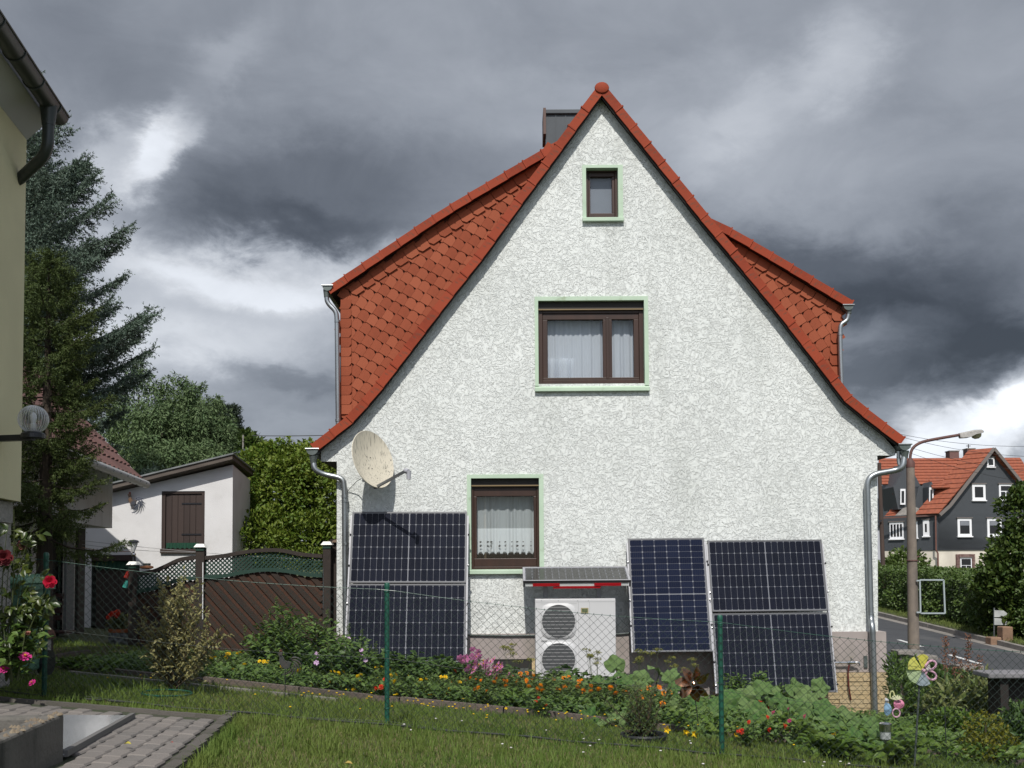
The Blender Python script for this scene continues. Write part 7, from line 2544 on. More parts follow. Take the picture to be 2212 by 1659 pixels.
spread(pm2, [(1010, 1516, 1.0), (1065, 1520, 1.05), (1105, 1524, 1.0), (1140, 1528, 1.05), (1180, 1534, 1.0), (1215, 1524, 1.15), (1250, 1530, 1.1), (1165, 1512, 1.1), (1120, 1510, 1.1), (1290, 1540, 1.1), (1330, 1546, 1.15), (1395, 1552, 1.2), (1035, 1532, .85), (1430, 1560, 1.1)], group='orange marigolds in the middle of the bed')
# --- pink cosmos clump, lilac flowers, red zinnias
pc = mound('pink_cosmos', 'clump of pink cosmos flowers in front of the cellar window', 'flower', 240, .20, .46, .05, M_lf2, 3, ['pink'], 14, aspect=.25, stems=16, top_heavy=1.2, fs=1.15)
place(pc, True, 1042, 1512, 1.0)
place(pc, False, 1075, 1513, .92, label='second pink cosmos clump, beside the heat pump corner')
place(pc, False, 1020, 1500, 1.05, label='taller pink cosmos clump at the foot of the left solar panel')
pl = mound('lilac_phlox', 'dark leafy plant with a few lilac flower heads before the left solar panel', 'flower', 420, .32, .50, .085, M_lfd, 4, ['lilac'], 8, aspect=.5, stems=18)
place(pl, True, 735, 1488, 1.05)
pr = mound('red_zinnia', 'small plant with scarlet flowers', 'flower', 120, .13, .20, .06, M_lf1, 5, ['red'], 3, aspect=.45, stems=6, fs=.75)
place(pr, True, 1168, 1549, .9, label='low scarlet flowers just in front of the edging stones in mid bed')
place(pr, False, 990, 1500, 1.3, label='scarlet flowers under the bottom corner of the left solar panel')
place(pr, False, 825, 1512, 1.0, label='single scarlet flower among yellow marigolds by the middle fence post')
place(pr, False, 1660, 1605, 1.1, label='scarlet flowers under the pumpkin leaves right of the right fence post')
place(pr, False, 1612, 1612, 1.0, label='low scarlet flowers at the grass edge beside the right fence post')
place(pr, False, 1640, 1560, 1.2, label='scarlet flowers between pumpkin leaves below the right solar panels')
pg = mound('magenta_zinnia', 'magenta flowers under the pumpkin leaves near the right house corner', 'flower', 160, .18, .26, .07, M_lf3, 6, ['magenta'], 5, aspect=.5, stems=8, fs=.8)
place(pg, True, 1700, 1600, 1.0)
place(pg, False, 1735, 1612, .9, label='second magenta flower clump, furthest right in the bed')
# --- tall leafy herbs
ph = mound('leafy_perennial', 'tall bushy green perennial with pale seed spikes left of the house corner', 'plant', 900, .42, .72, .095, M_lf1, 7, None, 0, aspect=.42, stems=26, spikes=8)
place(ph, True, 630, 1462, 1.1)
place(ph, False, 690, 1466, .95, label='second bushy green perennial, just left of the solar panel pair')
place(ph, False, 585, 1455, .85, label='lower bushy perennial against the wooden fence')
place(ph, False, 765, 1478, .72, label='short leafy perennial against the foot of the left solar panel')
pd = mound('leafy_herb', 'flowerless dark green leafy herb, %s of its kind from the left in the bed', 'plant', 420, .30, .36, .085, M_lfd, 8, None, 0, aspect=.5, stems=16, group='leafy herbs filling the bed')
spread(pd, [(720, 1482, 1.0), (780, 1490, 1.05), (820, 1476, 1.1), (880, 1480, 1.1), (935, 1488, 1.05), (985, 1496, 1.1), (1090, 1500, .95), (905, 1500, .9), (1010, 1490, 1.0), (675, 1472, 1.0), (640, 1468, .9), (1225, 1512, 1.1), (1275, 1516, 1.0), (850, 1474, .95), (960, 1478, 1.0)], group='leafy herbs filling the bed')
pl3 = mound('lettuce_plant', 'low light green broad-leaved plant, %s of its kind from the left', 'plant', 90, .17, .16, .11, M_lf3, 9, None, 0, aspect=.5, stems=10, group='light green leafy plants at the front of the bed')
spread(pl3, [(1090, 1533, 1.0), (1240, 1545, .9), (1000, 1522, .8), (1320, 1556, 1.0), (150, 1448, .8), (215, 1456, .8), (1885, 1618, 1.0), (1830, 1640, 1.1), (1780, 1634, 1.0), (1920, 1650, 1.1)], group='light green leafy plants at the front of the bed')
# --- wispy dill in front of the wall
def dill(label, px, py, h, seed):
    r = random.Random(seed)
    p = G(px, py)
    t = thing('dill_plant', label, 'plant', p)
    b = MB(); hd_ = []
    for k in range(7):
        x, y = r.uniform(-.16, .16), r.uniform(-.1, .1)
        z = h * r.uniform(.65, 1.0)
        b.tube([p + Vector((x * .3, y * .3, 0)), p + Vector((x, y, z))], [.004, .002], 4, cap=False)
        for j in range(12):
            a = r.uniform(0, 6.28); rr_ = r.uniform(.01, .055)
            e = p + Vector((x + rr_ * math.cos(a), y + rr_ * math.sin(a), z + .05 - rr_ * .3))
            b.tube([p + Vector((x, y, z)), e], [.0012, .001], 3, cap=False)
            hd_.append(e)
    b.build('stem', M_stem, t)
    rg = np.random.default_rng(seed)
    c = np.repeat(np.array(hd_), 7, axis=0) + rg.normal(0, .007, (len(hd_) * 7, 3))
    V, T = leaf_arrays(c, np.full(len(c), .012), rand_dirs(len(c), rg), rand_dirs(len(c), rg), .8)
    np_mesh('umbel', V, T, mat('dill_yellow_' + str(seed), (.17, .17, .03), (.12, .14, .03), rough=.8, island=(.2, .19, .04)), t)
dill('wispy dill with yellow-green umbels in front of the heat pump', 1290, 1515, .62, 1)
dill('dill umbels standing before the cellar window', 1118, 1508, .58, 2)
dill('dill umbels under the upright middle solar panel', 1395, 1526, .62, 3)
dill('thin dill between the upright panel and the right-hand pair', 1470, 1530, .60, 4)

# --- pumpkin plants: every big leaf its own piece
def pumpkin_leaf_mesh(seed):
    r = random.Random(seed)
    n = 22
    V = [(0, 0, 0)]
    for ring, (f, z) in enumerate(((.5, .035), (1.0, .0))):
        for k in range(n):
            a = -math.pi + 2 * math.pi * k / n
            lob = 1 + .10 * math.cos(5 * a) + r.uniform(-.04, .04)
            notch = 1 - .55 * math.exp(-((abs(a) - math.pi) / .28) ** 2)
            rad = .5 * f * lob * notch
            zz = z + (.07 * math.cos(5 * a) + .06 * math.sin(2 * a + seed) + r.uniform(-.025, .025)) * f - .08 * (f == 1) * (1 if r.random() < .8 else .3)
            V.append((rad * math.cos(a) + .12 * f, rad * math.sin(a), zz))
    F_ = []
    for k in range(n):
        k2 = (k + 1) % n
        F_ += [(0, 1 + k, 1 + k2), (1 + k, 1 + n + k, 1 + n + k2, 1 + k2)]
    me = MB().add(V, F_).mesh('pumpkin_leaf', M_pump)
    return me
PLM = [pumpkin_leaf_mesh(i) for i in range(4)]
def leaf_pt(px, py):
    y = 8.35 + max(0, (1608 - py)) / 165 * 3.1
    p = P(px, py, y)
    return Vector((p.x, p.y, max(p.z, yard_z(p.x, p.y) + .04)))
def pumpkin(label, spots, base, seed, flowers=()):
    """spots: leaf centres (px, py, height above ground, size)"""
    r = random.Random(seed)
    b0 = G(*base)
    t = thing('pumpkin_plant', label, 'plant', b0)
    for px, py, h, s in spots:
        p = leaf_pt(px, py)
        n = Vector((r.uniform(-.7, .7), -r.uniform(-.1, 1.3), r.uniform(.5, 1))).normalized()
        M = Matrix.Translation(p) @ n.to_track_quat('Z', 'Y').to_matrix().to_4x4() @ Matrix.Rotation(r.uniform(0, 6.28), 4, 'Z') @ Matrix.Scale(s * .95, 4)
        piece('leaf', PLM[r.randrange(4)], M, t)
        g = Vector((p.x + r.uniform(-.1, .1), p.y + r.uniform(.0, .15), yard_z(p.x, p.y)))
        MB().tube([g, g.lerp(p, .6) + Vector((0, .03, .02)), p - n * .01], [.008, .007, .004], 5, cap=False).build('stalk', M_stem, t)
    for px, py, h in flowers:
        p = leaf_pt(px, py)
        f = MB()
        for k in range(5):
            a = 2 * math.pi * k / 5
            f.add([p, p + Vector((.02 * math.cos(a - .6), -.02, .02 * math.sin(a - .6))), p + Vector((.036 * math.cos(a), -.035, .036 * math.sin(a))), p + Vector((.02 * math.cos(a + .6), -.02, .02 * math.sin(a + .6)))], [(0, 1, 2, 3)])
        f.build('flower', M_ye, t)
def leafcloud(r, n, x0, x1, y0, y1, hmin, hmax, smin, smax):
    return [(r.uniform(x0, x1), r.uniform(y0, y1), r.uniform(hmin, hmax), r.uniform(smin, smax)) for _ in range(n)]
rq = random.Random(12)
pumpkin('pumpkin plant with broad leaves in front of the heat pump', leafcloud(rq, 9, 1190, 1330, 1465, 1500, .22, .36, .16, .24) + [(1325, 1465, .45, .26), (1235, 1462, .4, .22), (1300, 1480, .35, .24)], (1260, 1525), 1)
pumpkin('pumpkin plant with tall leaves below the upright middle panel', leafcloud(rq, 15, 1330, 1500, 1470, 1530, .25, .4, .18, .27) + [(1425, 1452, .5, .3), (1462, 1462, .42, .26), (1345, 1470, .42, .22), (1330, 1440, .48, .26), (1318, 1528, .2, .26), (1370, 1540, .2, .24)], (1400, 1550), 2, [(1312, 1527, .2)])
pumpkin('pumpkin plant low at the front with large leaves over the edging', leafcloud(rq, 15, 1270, 1400, 1545, 1580, .10, .2, .18, .26), (1340, 1590), 3, [(1440, 1595, .1)])
pumpkin('pumpkin plant with many leaves around the right fence post', leafcloud(rq, 24, 1455, 1660, 1510, 1600, .12, .32, .18, .29) + [(1560, 1520, .35, .3), (1500, 1540, .3, .28)], (1560, 1590), 4, [(1482, 1598, .1), (1500, 1602, .08), (1590, 1590, .1)])
pumpkin('pumpkin plant climbing against the right solar panels', leafcloud(rq, 22, 1600, 1800, 1490, 1560, .18, .38, .17, .27) + [(1772, 1487, .4, .22), (1745, 1492, .38, .24), (1715, 1482, .4, .25)], (1700, 1570), 5)
pumpkin('pumpkin plant trailing down to the right house corner', leafcloud(rq, 24, 1680, 1890, 1530, 1615, .10, .26, .15, .24) + [(1905, 1600, .1, .22)], (1800, 1605), 6, [(1800, 1588, .15)])
# --- tomatoes and tall herbs among them
pt = mound('tomato_plant', 'tall tomato plant in front of the right solar panel', 'plant', 420, .24, .62, .075, M_lf1, 14, None, 0, aspect=.5, stems=12)
place(pt, True, 1650, 1545, .92)
place(pt, False, 1575, 1535, .85, label='tomato plant beside the right fence post')
place(pt, False, 1700, 1545, .7, label='shorter tomato plant between the pumpkin leaves at the right panels')
# undergrowth so that no bare soil shows between the plants
def under(r, n):
    x = r.uniform(-4.2, 4.9, n)
    ky = np.array([kerb_y(a) for a in x])
    y = ky + .06 + (np.minimum(13.6, ky + 3.2) - ky) * r.random(n) ** 1.1
    keep = r.random(n) < np.where(x < -1.8, .85, 1)
    x, y = x[keep], y[keep]
    return np.stack([x, y, yz(x, y)], 1)
def ground_cover(name, label, m, n, zone, h, size, seed, aspect=.5):
    r = np.random.default_rng(seed)
    p = zone(r, n)
    hh = h * r.random(len(p)) ** .8
    p = p + np.stack([np.zeros(len(p)), np.zeros(len(p)), hh], 1)
    a = r.uniform(0, 6.28, len(p))
    d = unit(np.stack([np.cos(a), np.sin(a), r.uniform(-.2, .9, len(p))], 1))
    V, T = leaf_arrays(p, size * r.uniform(.5, 1.4, len(p)), d, unit(np.array([0, -.3, 1]) + r.normal(0, .4, (len(p), 3))), aspect)
    return tag(np_mesh(name, V, T, m, None, kind='stuff'), label, 'undergrowth')
ground_cover('bed_undergrowth', 'mixed low green leaves covering the flower bed', M_lf1, 17000, under, .17, .06, 5, .42)
ground_cover('dark_undergrowth', 'darker leaves low in the flower bed', M_lfd, 9000, under, .13, .075, 6, .5)
def under_r(r, n):
    x = r.uniform(1.4, 6.2, n); y = r.uniform(7.3, 9.7, n)
    ky = np.array([kerb_y(a) for a in x])
    k = (y > np.minimum(ky - .35 + .25 * np.sin(x * 3), 9.2)) & (y < 9.9)
    return np.stack([x[k], y[k], yz(x[k], y[k])], 1)
ground_cover('right_undergrowth', 'fresh green leaves spreading out of the bed at lower right', M_lf3, 4800, under_r, .15, .075, 8, .55)
def weeds_l(r, n):
    x = r.uniform(-4.6, -2.2, n); ky = np.array([kerb_y(a) for a in x])
    y = ky + .1 + r.random(n) * 2.2
    return np.stack([x, y, yz(x, y)], 1)
ground_cover('left_weeds', 'low green weeds between edging and wooden fence', M_lf1, 9000, weeds_l, .09, .05, 9, .4)
# hawkweed in the lawn: yellow dots on thin stalks, white clover
def lawn_flowers(name, label, m, n, seed, hmin, hmax, rad, zone):
    r = np.random.default_rng(seed)
    p = zone(r, n)
    b = MB(); c = MB()
    for q in p:
        h = r.uniform(hmin, hmax)
        e = Vector(q) + Vector((r.normal(0, .012), r.normal(0, .012), h))
        b.tube([Vector(q), e], .0012, 3, cap=False)
        c.lathe([(.3 * rad, -.4 * rad), (rad, .1 * rad), (.6 * rad, .45 * rad), (0, .5 * rad)], e, 7)
    o = b.build(name, M_stem, None, kind='stuff')
    tag(o, label, 'flowers')
    c.build('flower_heads', m, o, kind='stuff')
lawn_flowers('lawn_hawkweed', 'tiny yellow flowers dotted over the lawn', M_ye, 95, 3, .05, .11, .010, lambda r, n: np.array([(x, y, yz(x, y)) for x, y in ((min(r.normal(-.5, 1.3), 3.2), kerb_y(0) - .1 - abs(r.normal(0, .55))) for _ in range(n))]))
lawn_flowers('lawn_clover', 'tiny white clover heads in the lawn', M_whp, 26, 4, .02, .05, .010, lambda r, n: np.array([(x, y, yz(x, y)) for x, y in ((r.uniform(-1.5, 2.6), r.uniform(6.2, 8.0)) for _ in range(n))]))
for px, py, key, lab in ((872, 1621, 'yellow', 'yellow dandelion alone in the front lawn'), (2110 - 300, 1640, 'yellow', 'yellow flower right of the right fence post base'), (1895 - 60, 1628, 'yellow', 'yellow flower at the lower right bed edge'), (300 + 440, 1650, 'white', 'small white flower at the bottom of the lawn')):
    pass

# --- variegated willow-like shrub
def airy_shrub(name, label, base, tips, m, nl, size, seed, stem_m, cat='shrub', aspect=.4, spreadr=.10, r0=.008):
    r = np.random.default_rng(seed)
    t = thing(name, label, cat, base)
    base = np.array(base)
    b = MB()
    P_, D_ = [], []
    for e in tips:
        e = np.array(e)
        c = base + (e - base) * .5 + np.array([0, 0, .12 * np.linalg.norm(e - base)]) * -.3
        pts = [base * (1 - s) ** 2 + 2 * c * s * (1 - s) + e * s * s for s in np.linspace(0, 1, 9)]
        b.tube([Vector(p) for p in pts], [r0 * (1 - .85 * s) + .0012 for s in np.linspace(0, 1, 9)], 5, cap=False)
        for k in range(26):
            s = r.uniform(.22, 1.0)
            i = min(int(s * 8), 7)
            p = pts[i] + (pts[i + 1] - pts[i]) * (s * 8 - i)
            d = unit((pts[i + 1] - pts[i])[None] * 4 + r.normal(0, .18, (1, 3)) + np.array([[0, 0, .08]]))[0]
            l = spreadr * r.uniform(.5, 1.6)
            q = p + d * l
            b.tube([Vector(p), Vector(q)], [.0022, .001], 3, cap=False)
            for _ in range(nl):
                u = r.uniform(.2, 1.05)
                P_.append(p + d * l * u); D_.append(d)
    P_, D_ = np.array(P_), np.array(D_)
    n = len(P_)
    dd = unit(D_ * .7 + r.normal(0, .6, (n, 3)))
    V, T = leaf_arrays(P_, size * r.uniform(.5, 1.3, n), dd, unit(np.array([0, -.3, 1]) + r.normal(0, .6, (n, 3))), aspect)
    b.build('twigs', stem_m, t)
    np_mesh('foliage', V, T, m, t)
    return t
bs_ = G(372, 1492)
tl_ = []
rw = random.Random(4)
for k in range(44):
    if k < 22: px, py = rw.gauss(382, 32), rw.uniform(1256, 1335)
    else: px, py = rw.uniform(300, 485), rw.uniform(1330, 1440)
    p = P(px, py, bs_.y + rw.uniform(-.3, .3))
    tl_.append(p)
airy_shrub('variegated_shrub', 'loose shrub with small cream and green leaves in the lawn before the wooden fence', bs_, tl_, M_cream_lf, 6, .040, 6, M_twig, spreadr=.11)
hl_ = MB().tube([G(360 + 55 * math.cos(t), 1497 + 7 * math.sin(t), .02) for t in np.linspace(0, 6.28, 25)], .008, 5).build('shrub_ring', M_fgreen, None)
tag(hl_, 'thin dark wire ring lying round the foot of the variegated shrub', 'ring')

# --- rose and zinnias in the planter at lower left
rb0 = Vector((P(12, 1560, 6.75).x, 6.75, ztop - .08))
tips = [P(px, py, 6.75 + rw.uniform(-.2, .2)) for px, py in ((105, 1262), (60, 1175), (30, 1100), (15, 1150), (95, 1310), (70, 1360), (120, 1285), (45, 1245), (20, 1215), (85, 1215), (55, 1330), (100, 1380), (10, 1330), (35, 1400), (75, 1130))]
rose = thing('rose_bush', 'climbing rose with glossy leaves and crimson blooms at the left edge', 'rose', rb0)
rr3 = np.random.default_rng(14)
b = MB(); P_, D_ = [], []
for e in tips:
    c = rb0.lerp(e, .5) + Vector((rw.uniform(-.12, .05), 0, .05))
    pts = [rb0 * (1 - s) ** 2 + c * 2 * s * (1 - s) + e * s * s for s in np.linspace(0, 1, 9)]
    b.tube(pts, [.006 * (1 - .7 * s) for s in np.linspace(0, 1, 9)], 6, cap=False)
    for k in range(7):
        s = rr3.uniform(.35, 1)
        i = min(int(s * 8), 7)
        p = np.array(pts[i].lerp(pts[i + 1], s * 8 - i))
        d0 = unit(rr3.normal(0, 1, 3) * [1, .8, .5])
        b.tube([Vector(p), Vector(p + d0 * .07)], [.0018, .001], 4, cap=False)
        for j in range(5):
            side = np.cross(d0, [0, -1, .3]) * (1 if j % 2 else -1) * (0 if j == 4 else 1)
            P_.append(p + d0 * (.02 + .022 * (j // 2 + 1) / 1.2)); D_.append(unit(d0 * .7 + side + np.array([0, 0, -.2])))
b.build('stem', M_stem, rose)
P_, D_ = np.array(P_), np.array(D_)
V, T = leaf_arrays(P_, .055 * rr3.uniform(.7, 1.35, len(P_)), D_, unit(np.array([0, -.8, .6]) + rr3.normal(0, .45, (len(P_), 3))), .62)
np_mesh('foliage', V, T, leafm('rose_leaf', (.026, .056, .012), (.038, .068, .015), (.085, .105, .018), .3, .35, .5), rose)
def rose_head(p, r_, m, parent, face=(.3, -1, .1)):
    b = MB()
    q = Vector(face).normalized().to_track_quat('Z', 'Y').to_matrix()
    for l, (k_, rad, z, opn) in enumerate(((6, 1.0, .0, .55), (6, .82, .1, .75), (5, .6, .2, .95), (4, .36, .3, 1.1))):
        for k in range(k_):
            a = 2 * math.pi * k / k_ + l * .5
            da = math.pi / k_ * 1.25
            V = []
            for (f, aw) in ((.1, .5), (.7, 1), (1.0, .55)):
                for s in (-1, 0, 1):
                    rr_ = r_ * rad * f * (1.06 if s == 0 else 1)
                    V.append(p + q @ Vector((rr_ * math.cos(a + s * da * aw), rr_ * math.sin(a + s * da * aw), r_ * (z + opn * .6 * f ** 1.6 - .25))))
            b.add(V, [(0, 1, 4, 3), (1, 2, 5, 4), (3, 4, 7, 6), (4, 5, 8, 7)])
    return b.build('flower', m, parent, smooth=True)
rose_head(P(108, 1257, 6.6), .043, M_cr, rose)
rose_head(P(9, 1205, 6.55), .055, mat('dark_red_petal', (.09, .008, .012), (.13, .015, .02), rough=.6, scale=30, transl=.15), rose)
rose_head(P(48, 1178, 6.7), .035, mat('faded_petal', (.11, .035, .035), (.16, .06, .05), rough=.7, scale=30), rose, (.5, -.5, .3))
rose_head(P(60, 1368, 6.6), .020, mat('bud_petal', (.35, .16, .12), rough=.7), rose, (0, -.6, .8))
zn = mound('pink_zinnia', 'pink zinnias with oval leaves in the concrete planter', 'flower', 110, .16, .50, .085, M_lf1, 33, None, 0, aspect=.5, stems=9)
zn.location = Vector((P(30, 1560, 6.6).x, 6.6, ztop - .06))
for px, py, key, s in ((54, 1419, 'magenta', 1.3), (8, 1446, 'magenta', 1.1), (70, 1475, 'magenta', .8)):
    face_flower(P(px, py, 6.55), s, rw, up=.8, parent=zn, key=key)

# --- right: shrubs at the corner
def leafy(name, label, lumps, Y, m, n, size, seed, aspect=.4, cat='shrub', **k):
    l = lumps_px(lumps, Y)
    return clump_tree(name, label, (l[0][0], Y, gz(l[0][0], Y)), l, m, n, size, seed, aspect=aspect, trunk=.02, cat=cat, nm_crown='foliage', **k)
leafy('laurel_shrub', 'shrub with long pale green leaves beside the slab table', [(2060, 1510, 50, 35, 0, .28), (2110, 1500, 38, 38, 0, .25), (2025, 1530, 30, 26, -.1, .2), (2085, 1545, 50, 26, -.1, .25), (2130, 1490, 22, 30, .1, .2)], 10.6, M_rhod, 900, .115, 3, aspect=.30, updir=.5)
leafy('green_shrub', 'fresh green low shrub under the pale-leaved shrub at right', [(2050, 1560, 45, 22, 0, .2), (2100, 1570, 40, 26, 0, .2), (2010, 1572, 28, 14, 0, .2)], 10.0, M_lf3, 900, .07, 5, aspect=.5)
leafy('golden_shrub', 'yellow-green small-leaved shrub at the lower right', [(2130, 1575, 38, 34, 0, .22), (2115, 1620, 30, 34, -.1, .2), (2160, 1610, 34, 40, 0, .2), (2100, 1650, 30, 18, -.1, .2)], 8.6, M_yel_lf, 1700, .034, 6, aspect=.55)
leafy('dark_shrub', 'dark green shrub in the lower right corner', [(2190, 1600, 40, 50, 0, .3), (2170, 1650, 50, 30, 0, .25), (2215, 1560, 30, 40, 0, .25), (2140, 1655, 40, 16, -.1, .2)], 8.9, M_lfd, 2000, .06, 7, aspect=.5)
leafy('tall_border_plant', 'tall feathery plants behind the right house corner', [(1945, 1490, 24, 50, 0, .25), (1985, 1500, 26, 40, 0, .25), (1930, 1450, 10, 34, 0, .15), (1968, 1455, 12, 34, .1, .15), (1960, 1540, 34, 26, 0, .25), (2010, 1515, 20, 28, -.1, .2)], 12.6, M_lf1, 1700, .085, 8, aspect=.25, updir=.9)
leafy('dark_border_plant', 'dark green plants in front of the low boundary wall', [(1990, 1455, 40, 20, 0, .3), (2045, 1470, 36, 22, 0, .3), (2090, 1478, 40, 20, 0, .3), (2010, 1480, 50, 26, 0, .4)], 14.5, M_lfd, 2200, .09, 12, aspect=.45, updir=.6)
# dock stalks, rust coloured
dk = thing('dock_stalks', 'rust-brown dried dock seed stalks standing before the road', 'plant', G(2060, 1530))
b = MB(); c_ = []
for px, y0, y1 in ((2041, 1374, 1450), (2091, 1370, 1450), (2062, 1400, 1455), (2115, 1415, 1455), (2075, 1425, 1460), (2105, 1432, 1460)):
    a_, e_ = P(px, y1 + 25, 11.5), P(px + 1, y0, 11.5)
    b.tube([a_, e_], [.005, .003], 4, cap=False)
    for k in range(int((y1 - y0) * 2.2)):
        c_.append(a_.lerp(e_, .25 + .75 * rw.random()) + Vector((rw.gauss(0, .018), rw.gauss(0, .018), 0)))
b.build('stem', M_twig, dk)
c_ = np.array(c_); rk = np.random.default_rng(4)
V, T = leaf_arrays(c_, np.full(len(c_), .022), rand_dirs(len(c_), rk), rand_dirs(len(c_), rk), .7)
np_mesh('seed_head', V, T, mat('dock_rust', (.15, .065, .035), (.11, .05, .03), rough=.9, island=(.19, .085, .05)), dk)
# small magenta flower near the corner
ps = mound('pink_flower_plant', 'single small pink flower beside the right house corner', 'flower', 40, .08, .3, .06, M_lf1, 41, ['magenta'], 2, aspect=.4, stems=3)
place(ps, True, 1935, 1520, 1.6)
# lower right strip of grass behind the fence
def rz_(r, n):
    x = r.uniform(3.2, 6.4, n); y = r.uniform(7.6, 9.8, n)
    return np.stack([x, y, yz(x, y) - .01], 1)
grass('corner_grass', 'grass between the shrubs at lower right', mat('corner_green', (.06, .11, .018), (.08, .12, .025), rough=.7, scale=2, island=(.09, .14, .03), transl=.25), 16000, rz_, .03, .09, .0032, 17)
# ================================================================== small things in the garden
# round black tray with wispy stems
tq = G(1390, 1597)
tray = thing('plant_tray', 'black round rubber tray ring in the grass with a twiggy plant in it', 'tray', tq)
rad = 47 / FPX * tq.y
MB().lathe([(rad - .02, .0), (rad, .0), (rad + .012, .035), (rad + .004, .05), (rad - .012, .045), (rad - .02, .02), (rad - .02, .0)], tq, 28).build('rim', mat('black_rubber', (.018, .019, .02), rough=.6), tray, smooth=True)
MB().lathe([(0, .018), (rad - .018, .018)], tq, 24).build('tray_soil', M_soil, tray)
tips = [P(rw.gauss(1385, 34), rw.uniform(1470, 1570), tq.y + rw.uniform(-.12, .12)) for _ in range(26)]
airy_shrub('wispy_bush', 'fine-stemmed dull green bush growing out of the black tray', tq + Vector((.0, 0, .02)), tips, M_lf2, 4, .026, 22, M_twig, spreadr=.06, aspect=.3, r0=.004)
# copper wind spinner
M_cop = mat('copper', (.36, .19, .11), rough=.22, metal=1.0)
def stake(parent, top, base_px, m, r_=.004):
    b = G(*base_px)
    MB().tube([Vector((b.x, b.y, b.z - .08)), top], r_, 6).build('stake', m, parent)
sp = P(1497, 1476, 8.6)
ws_ = thing('copper_spinner', 'shiny copper pinwheel on a thin stake in the pumpkin leaves', 'pinwheel', G(1515, 1592))
stake(ws_, sp, (1515, 1592), M_bolt)
for k, ang in enumerate((65, 20, -55, 115, 165, 215, 270)):
    a = R(ang)
    d = Vector((math.cos(a), 0, math.sin(a))); s_ = Vector((-math.sin(a), 0, math.cos(a)))
    b = MB()
    V = []
    for i in range(6):
        f = i / 5
        wd = .034 * math.sin(math.pi * (.12 + .85 * f)) + .006
        for j, t in enumerate((-1, 0, 1)):
            V.append(sp + d * (.03 + .125 * f) + s_ * (wd * t + .03 * f * f) + Vector((0, -.02 - .035 * t - .02 * math.sin(f * 3) + .012 * abs(t), 0)))
    F_ = []
    for i in range(5):
        for j in range(2): F_.append((i * 3 + j, i * 3 + j + 1, i * 3 + j + 4, i * 3 + j + 3))
    b.add(V, F_).build('blade', M_cop, ws_, smooth=True)
MB().lathe([(0, -.02), (.018, -.01), (.018, .01), (0, .02)], sp + Vector((0, -.03, 0)), 10, Matrix.Rotation(R(90), 3, 'X')).build('hub', M_cop, ws_, smooth=True)
# plastic pinwheel with coloured sails
def pmat(name, c, tr=.4): return mat(name, c, rough=.45, transl=tr, spec=.4)
pw = P(1990, 1447, 7.55)
pwh = thing('flower_pinwheel', 'plastic flower pinwheel with yellow, green, blue and pink-rimmed sails at right', 'pinwheel', G(1992, 1668))
gb_ = G(1992, 1668)
MB().tube([Vector((gb_.x, 7.55, yard_z(gb_.x, 7.55) - .1)), pw + Vector((.0, .02, -.01))], .008, 8).build('stake', mat('stake_dark', (.05, .06, .055), rough=.5), pwh)
cols = [((.62, .58, .10), 'sail_yellow'), ((.55, .54, .12), 'sail_lemon'), ((.40, .50, .28), 'sail_green'), ((.42, .50, .55), 'sail_blue')]
Rp = 32 / FPX * 7.55
for (c, nm), a0, a1 in zip(cols, (60, 118, 182, 248), (112, 176, 242, 298)):
    a0, a1 = R(a0), R(a1)
    V = [pw + Vector((0, -.03, 0))]
    n_ = 10
    for i in range(n_ + 1):
        a = a0 + (a1 - a0) * i / n_
        q = Rp * (1 + .06 * math.sin(math.pi * i / n_))
        V.append(pw + Vector((q * math.cos(a), -.005 - .03 * i / n_, q * math.sin(a))))
    MB().add(V, [(0, i + 1, i + 2) for i in range(n_)]).build('sail', pmat(nm, c), pwh)
M_pkr = pmat('sail_pink', (.60, .36, .46), .2)
for a0, a1 in ((-58, -4), (2, 56)):
    pts = []
    for i in range(13):
        f = i / 12
        a = R(a0 + (a1 - a0) * f)
        q = Rp * (.35 + .68 * math.sin(math.pi * f) ** .5)
        pts.append(pw + Vector((q * math.cos(a), -.02, q * math.sin(a))))
    MB().tube(pts + [pts[0]], .0085, 6).build('sail_rim', M_pkr, pwh, smooth=True)
for k in range(5):
    MB().bar(pw + Vector((.02, -.03, 0)), pw + Vector((Rp * .5 * math.cos(R(k * 12 - 14)), -.03, Rp * .5 * math.sin(R(k * 12 + 4)))), .012, .003).build('ribbon', M_whp, pwh)
MB().lathe([(0, -.012), (.014, -.006), (.014, .006), (0, .012)], pw + Vector((0, -.04, 0)), 10, Matrix.Rotation(R(90), 3, 'X')).build('hub', M_pkr, pwh)
# butterfly shaped pinwheel
bp_ = P(1936, 1527, 8.3)
bf = thing('butterfly_pinwheel', 'small pink, yellow and blue toy pinwheel on a stake at the house corner', 'pinwheel', G(1921, 1606))
gq = G(1921, 1606)
MB().tube([Vector((gq.x, 8.3, yard_z(gq.x, 8.3) - .05)), Vector((gq.x, 8.31, bp_.z))], .004, 6).build('stake', M_bolt, bf)
s_ = 8.3 / FPX
def disc(px, py, rx, rz, m, nm, y=8.28):
    c = P(px, py, y)
    V = [c] + [c + Vector((rx * s_ * math.cos(t), -.012 * math.cos(2 * t), rz * s_ * math.sin(t))) for t in np.linspace(0, 2 * math.pi, 17)[:-1]]
    n = len(V)
    MB().add(V + [v + Vector((0, .006, 0)) for v in V], [(0, 1 + k, 1 + (k + 1) % 16) for k in range(16)] + [(n, n + 1 + (k + 1) % 16, n + 1 + k) for k in range(16)] + [(1 + k, 1 + (k + 1) % 16, n + 1 + (k + 1) % 16, n + 1 + k) for k in range(16)]).build(nm, m, bf)
disc(1941, 1521, 11.5, 11, pmat('wing_pink', (.62, .22, .34), .2), 'wing')
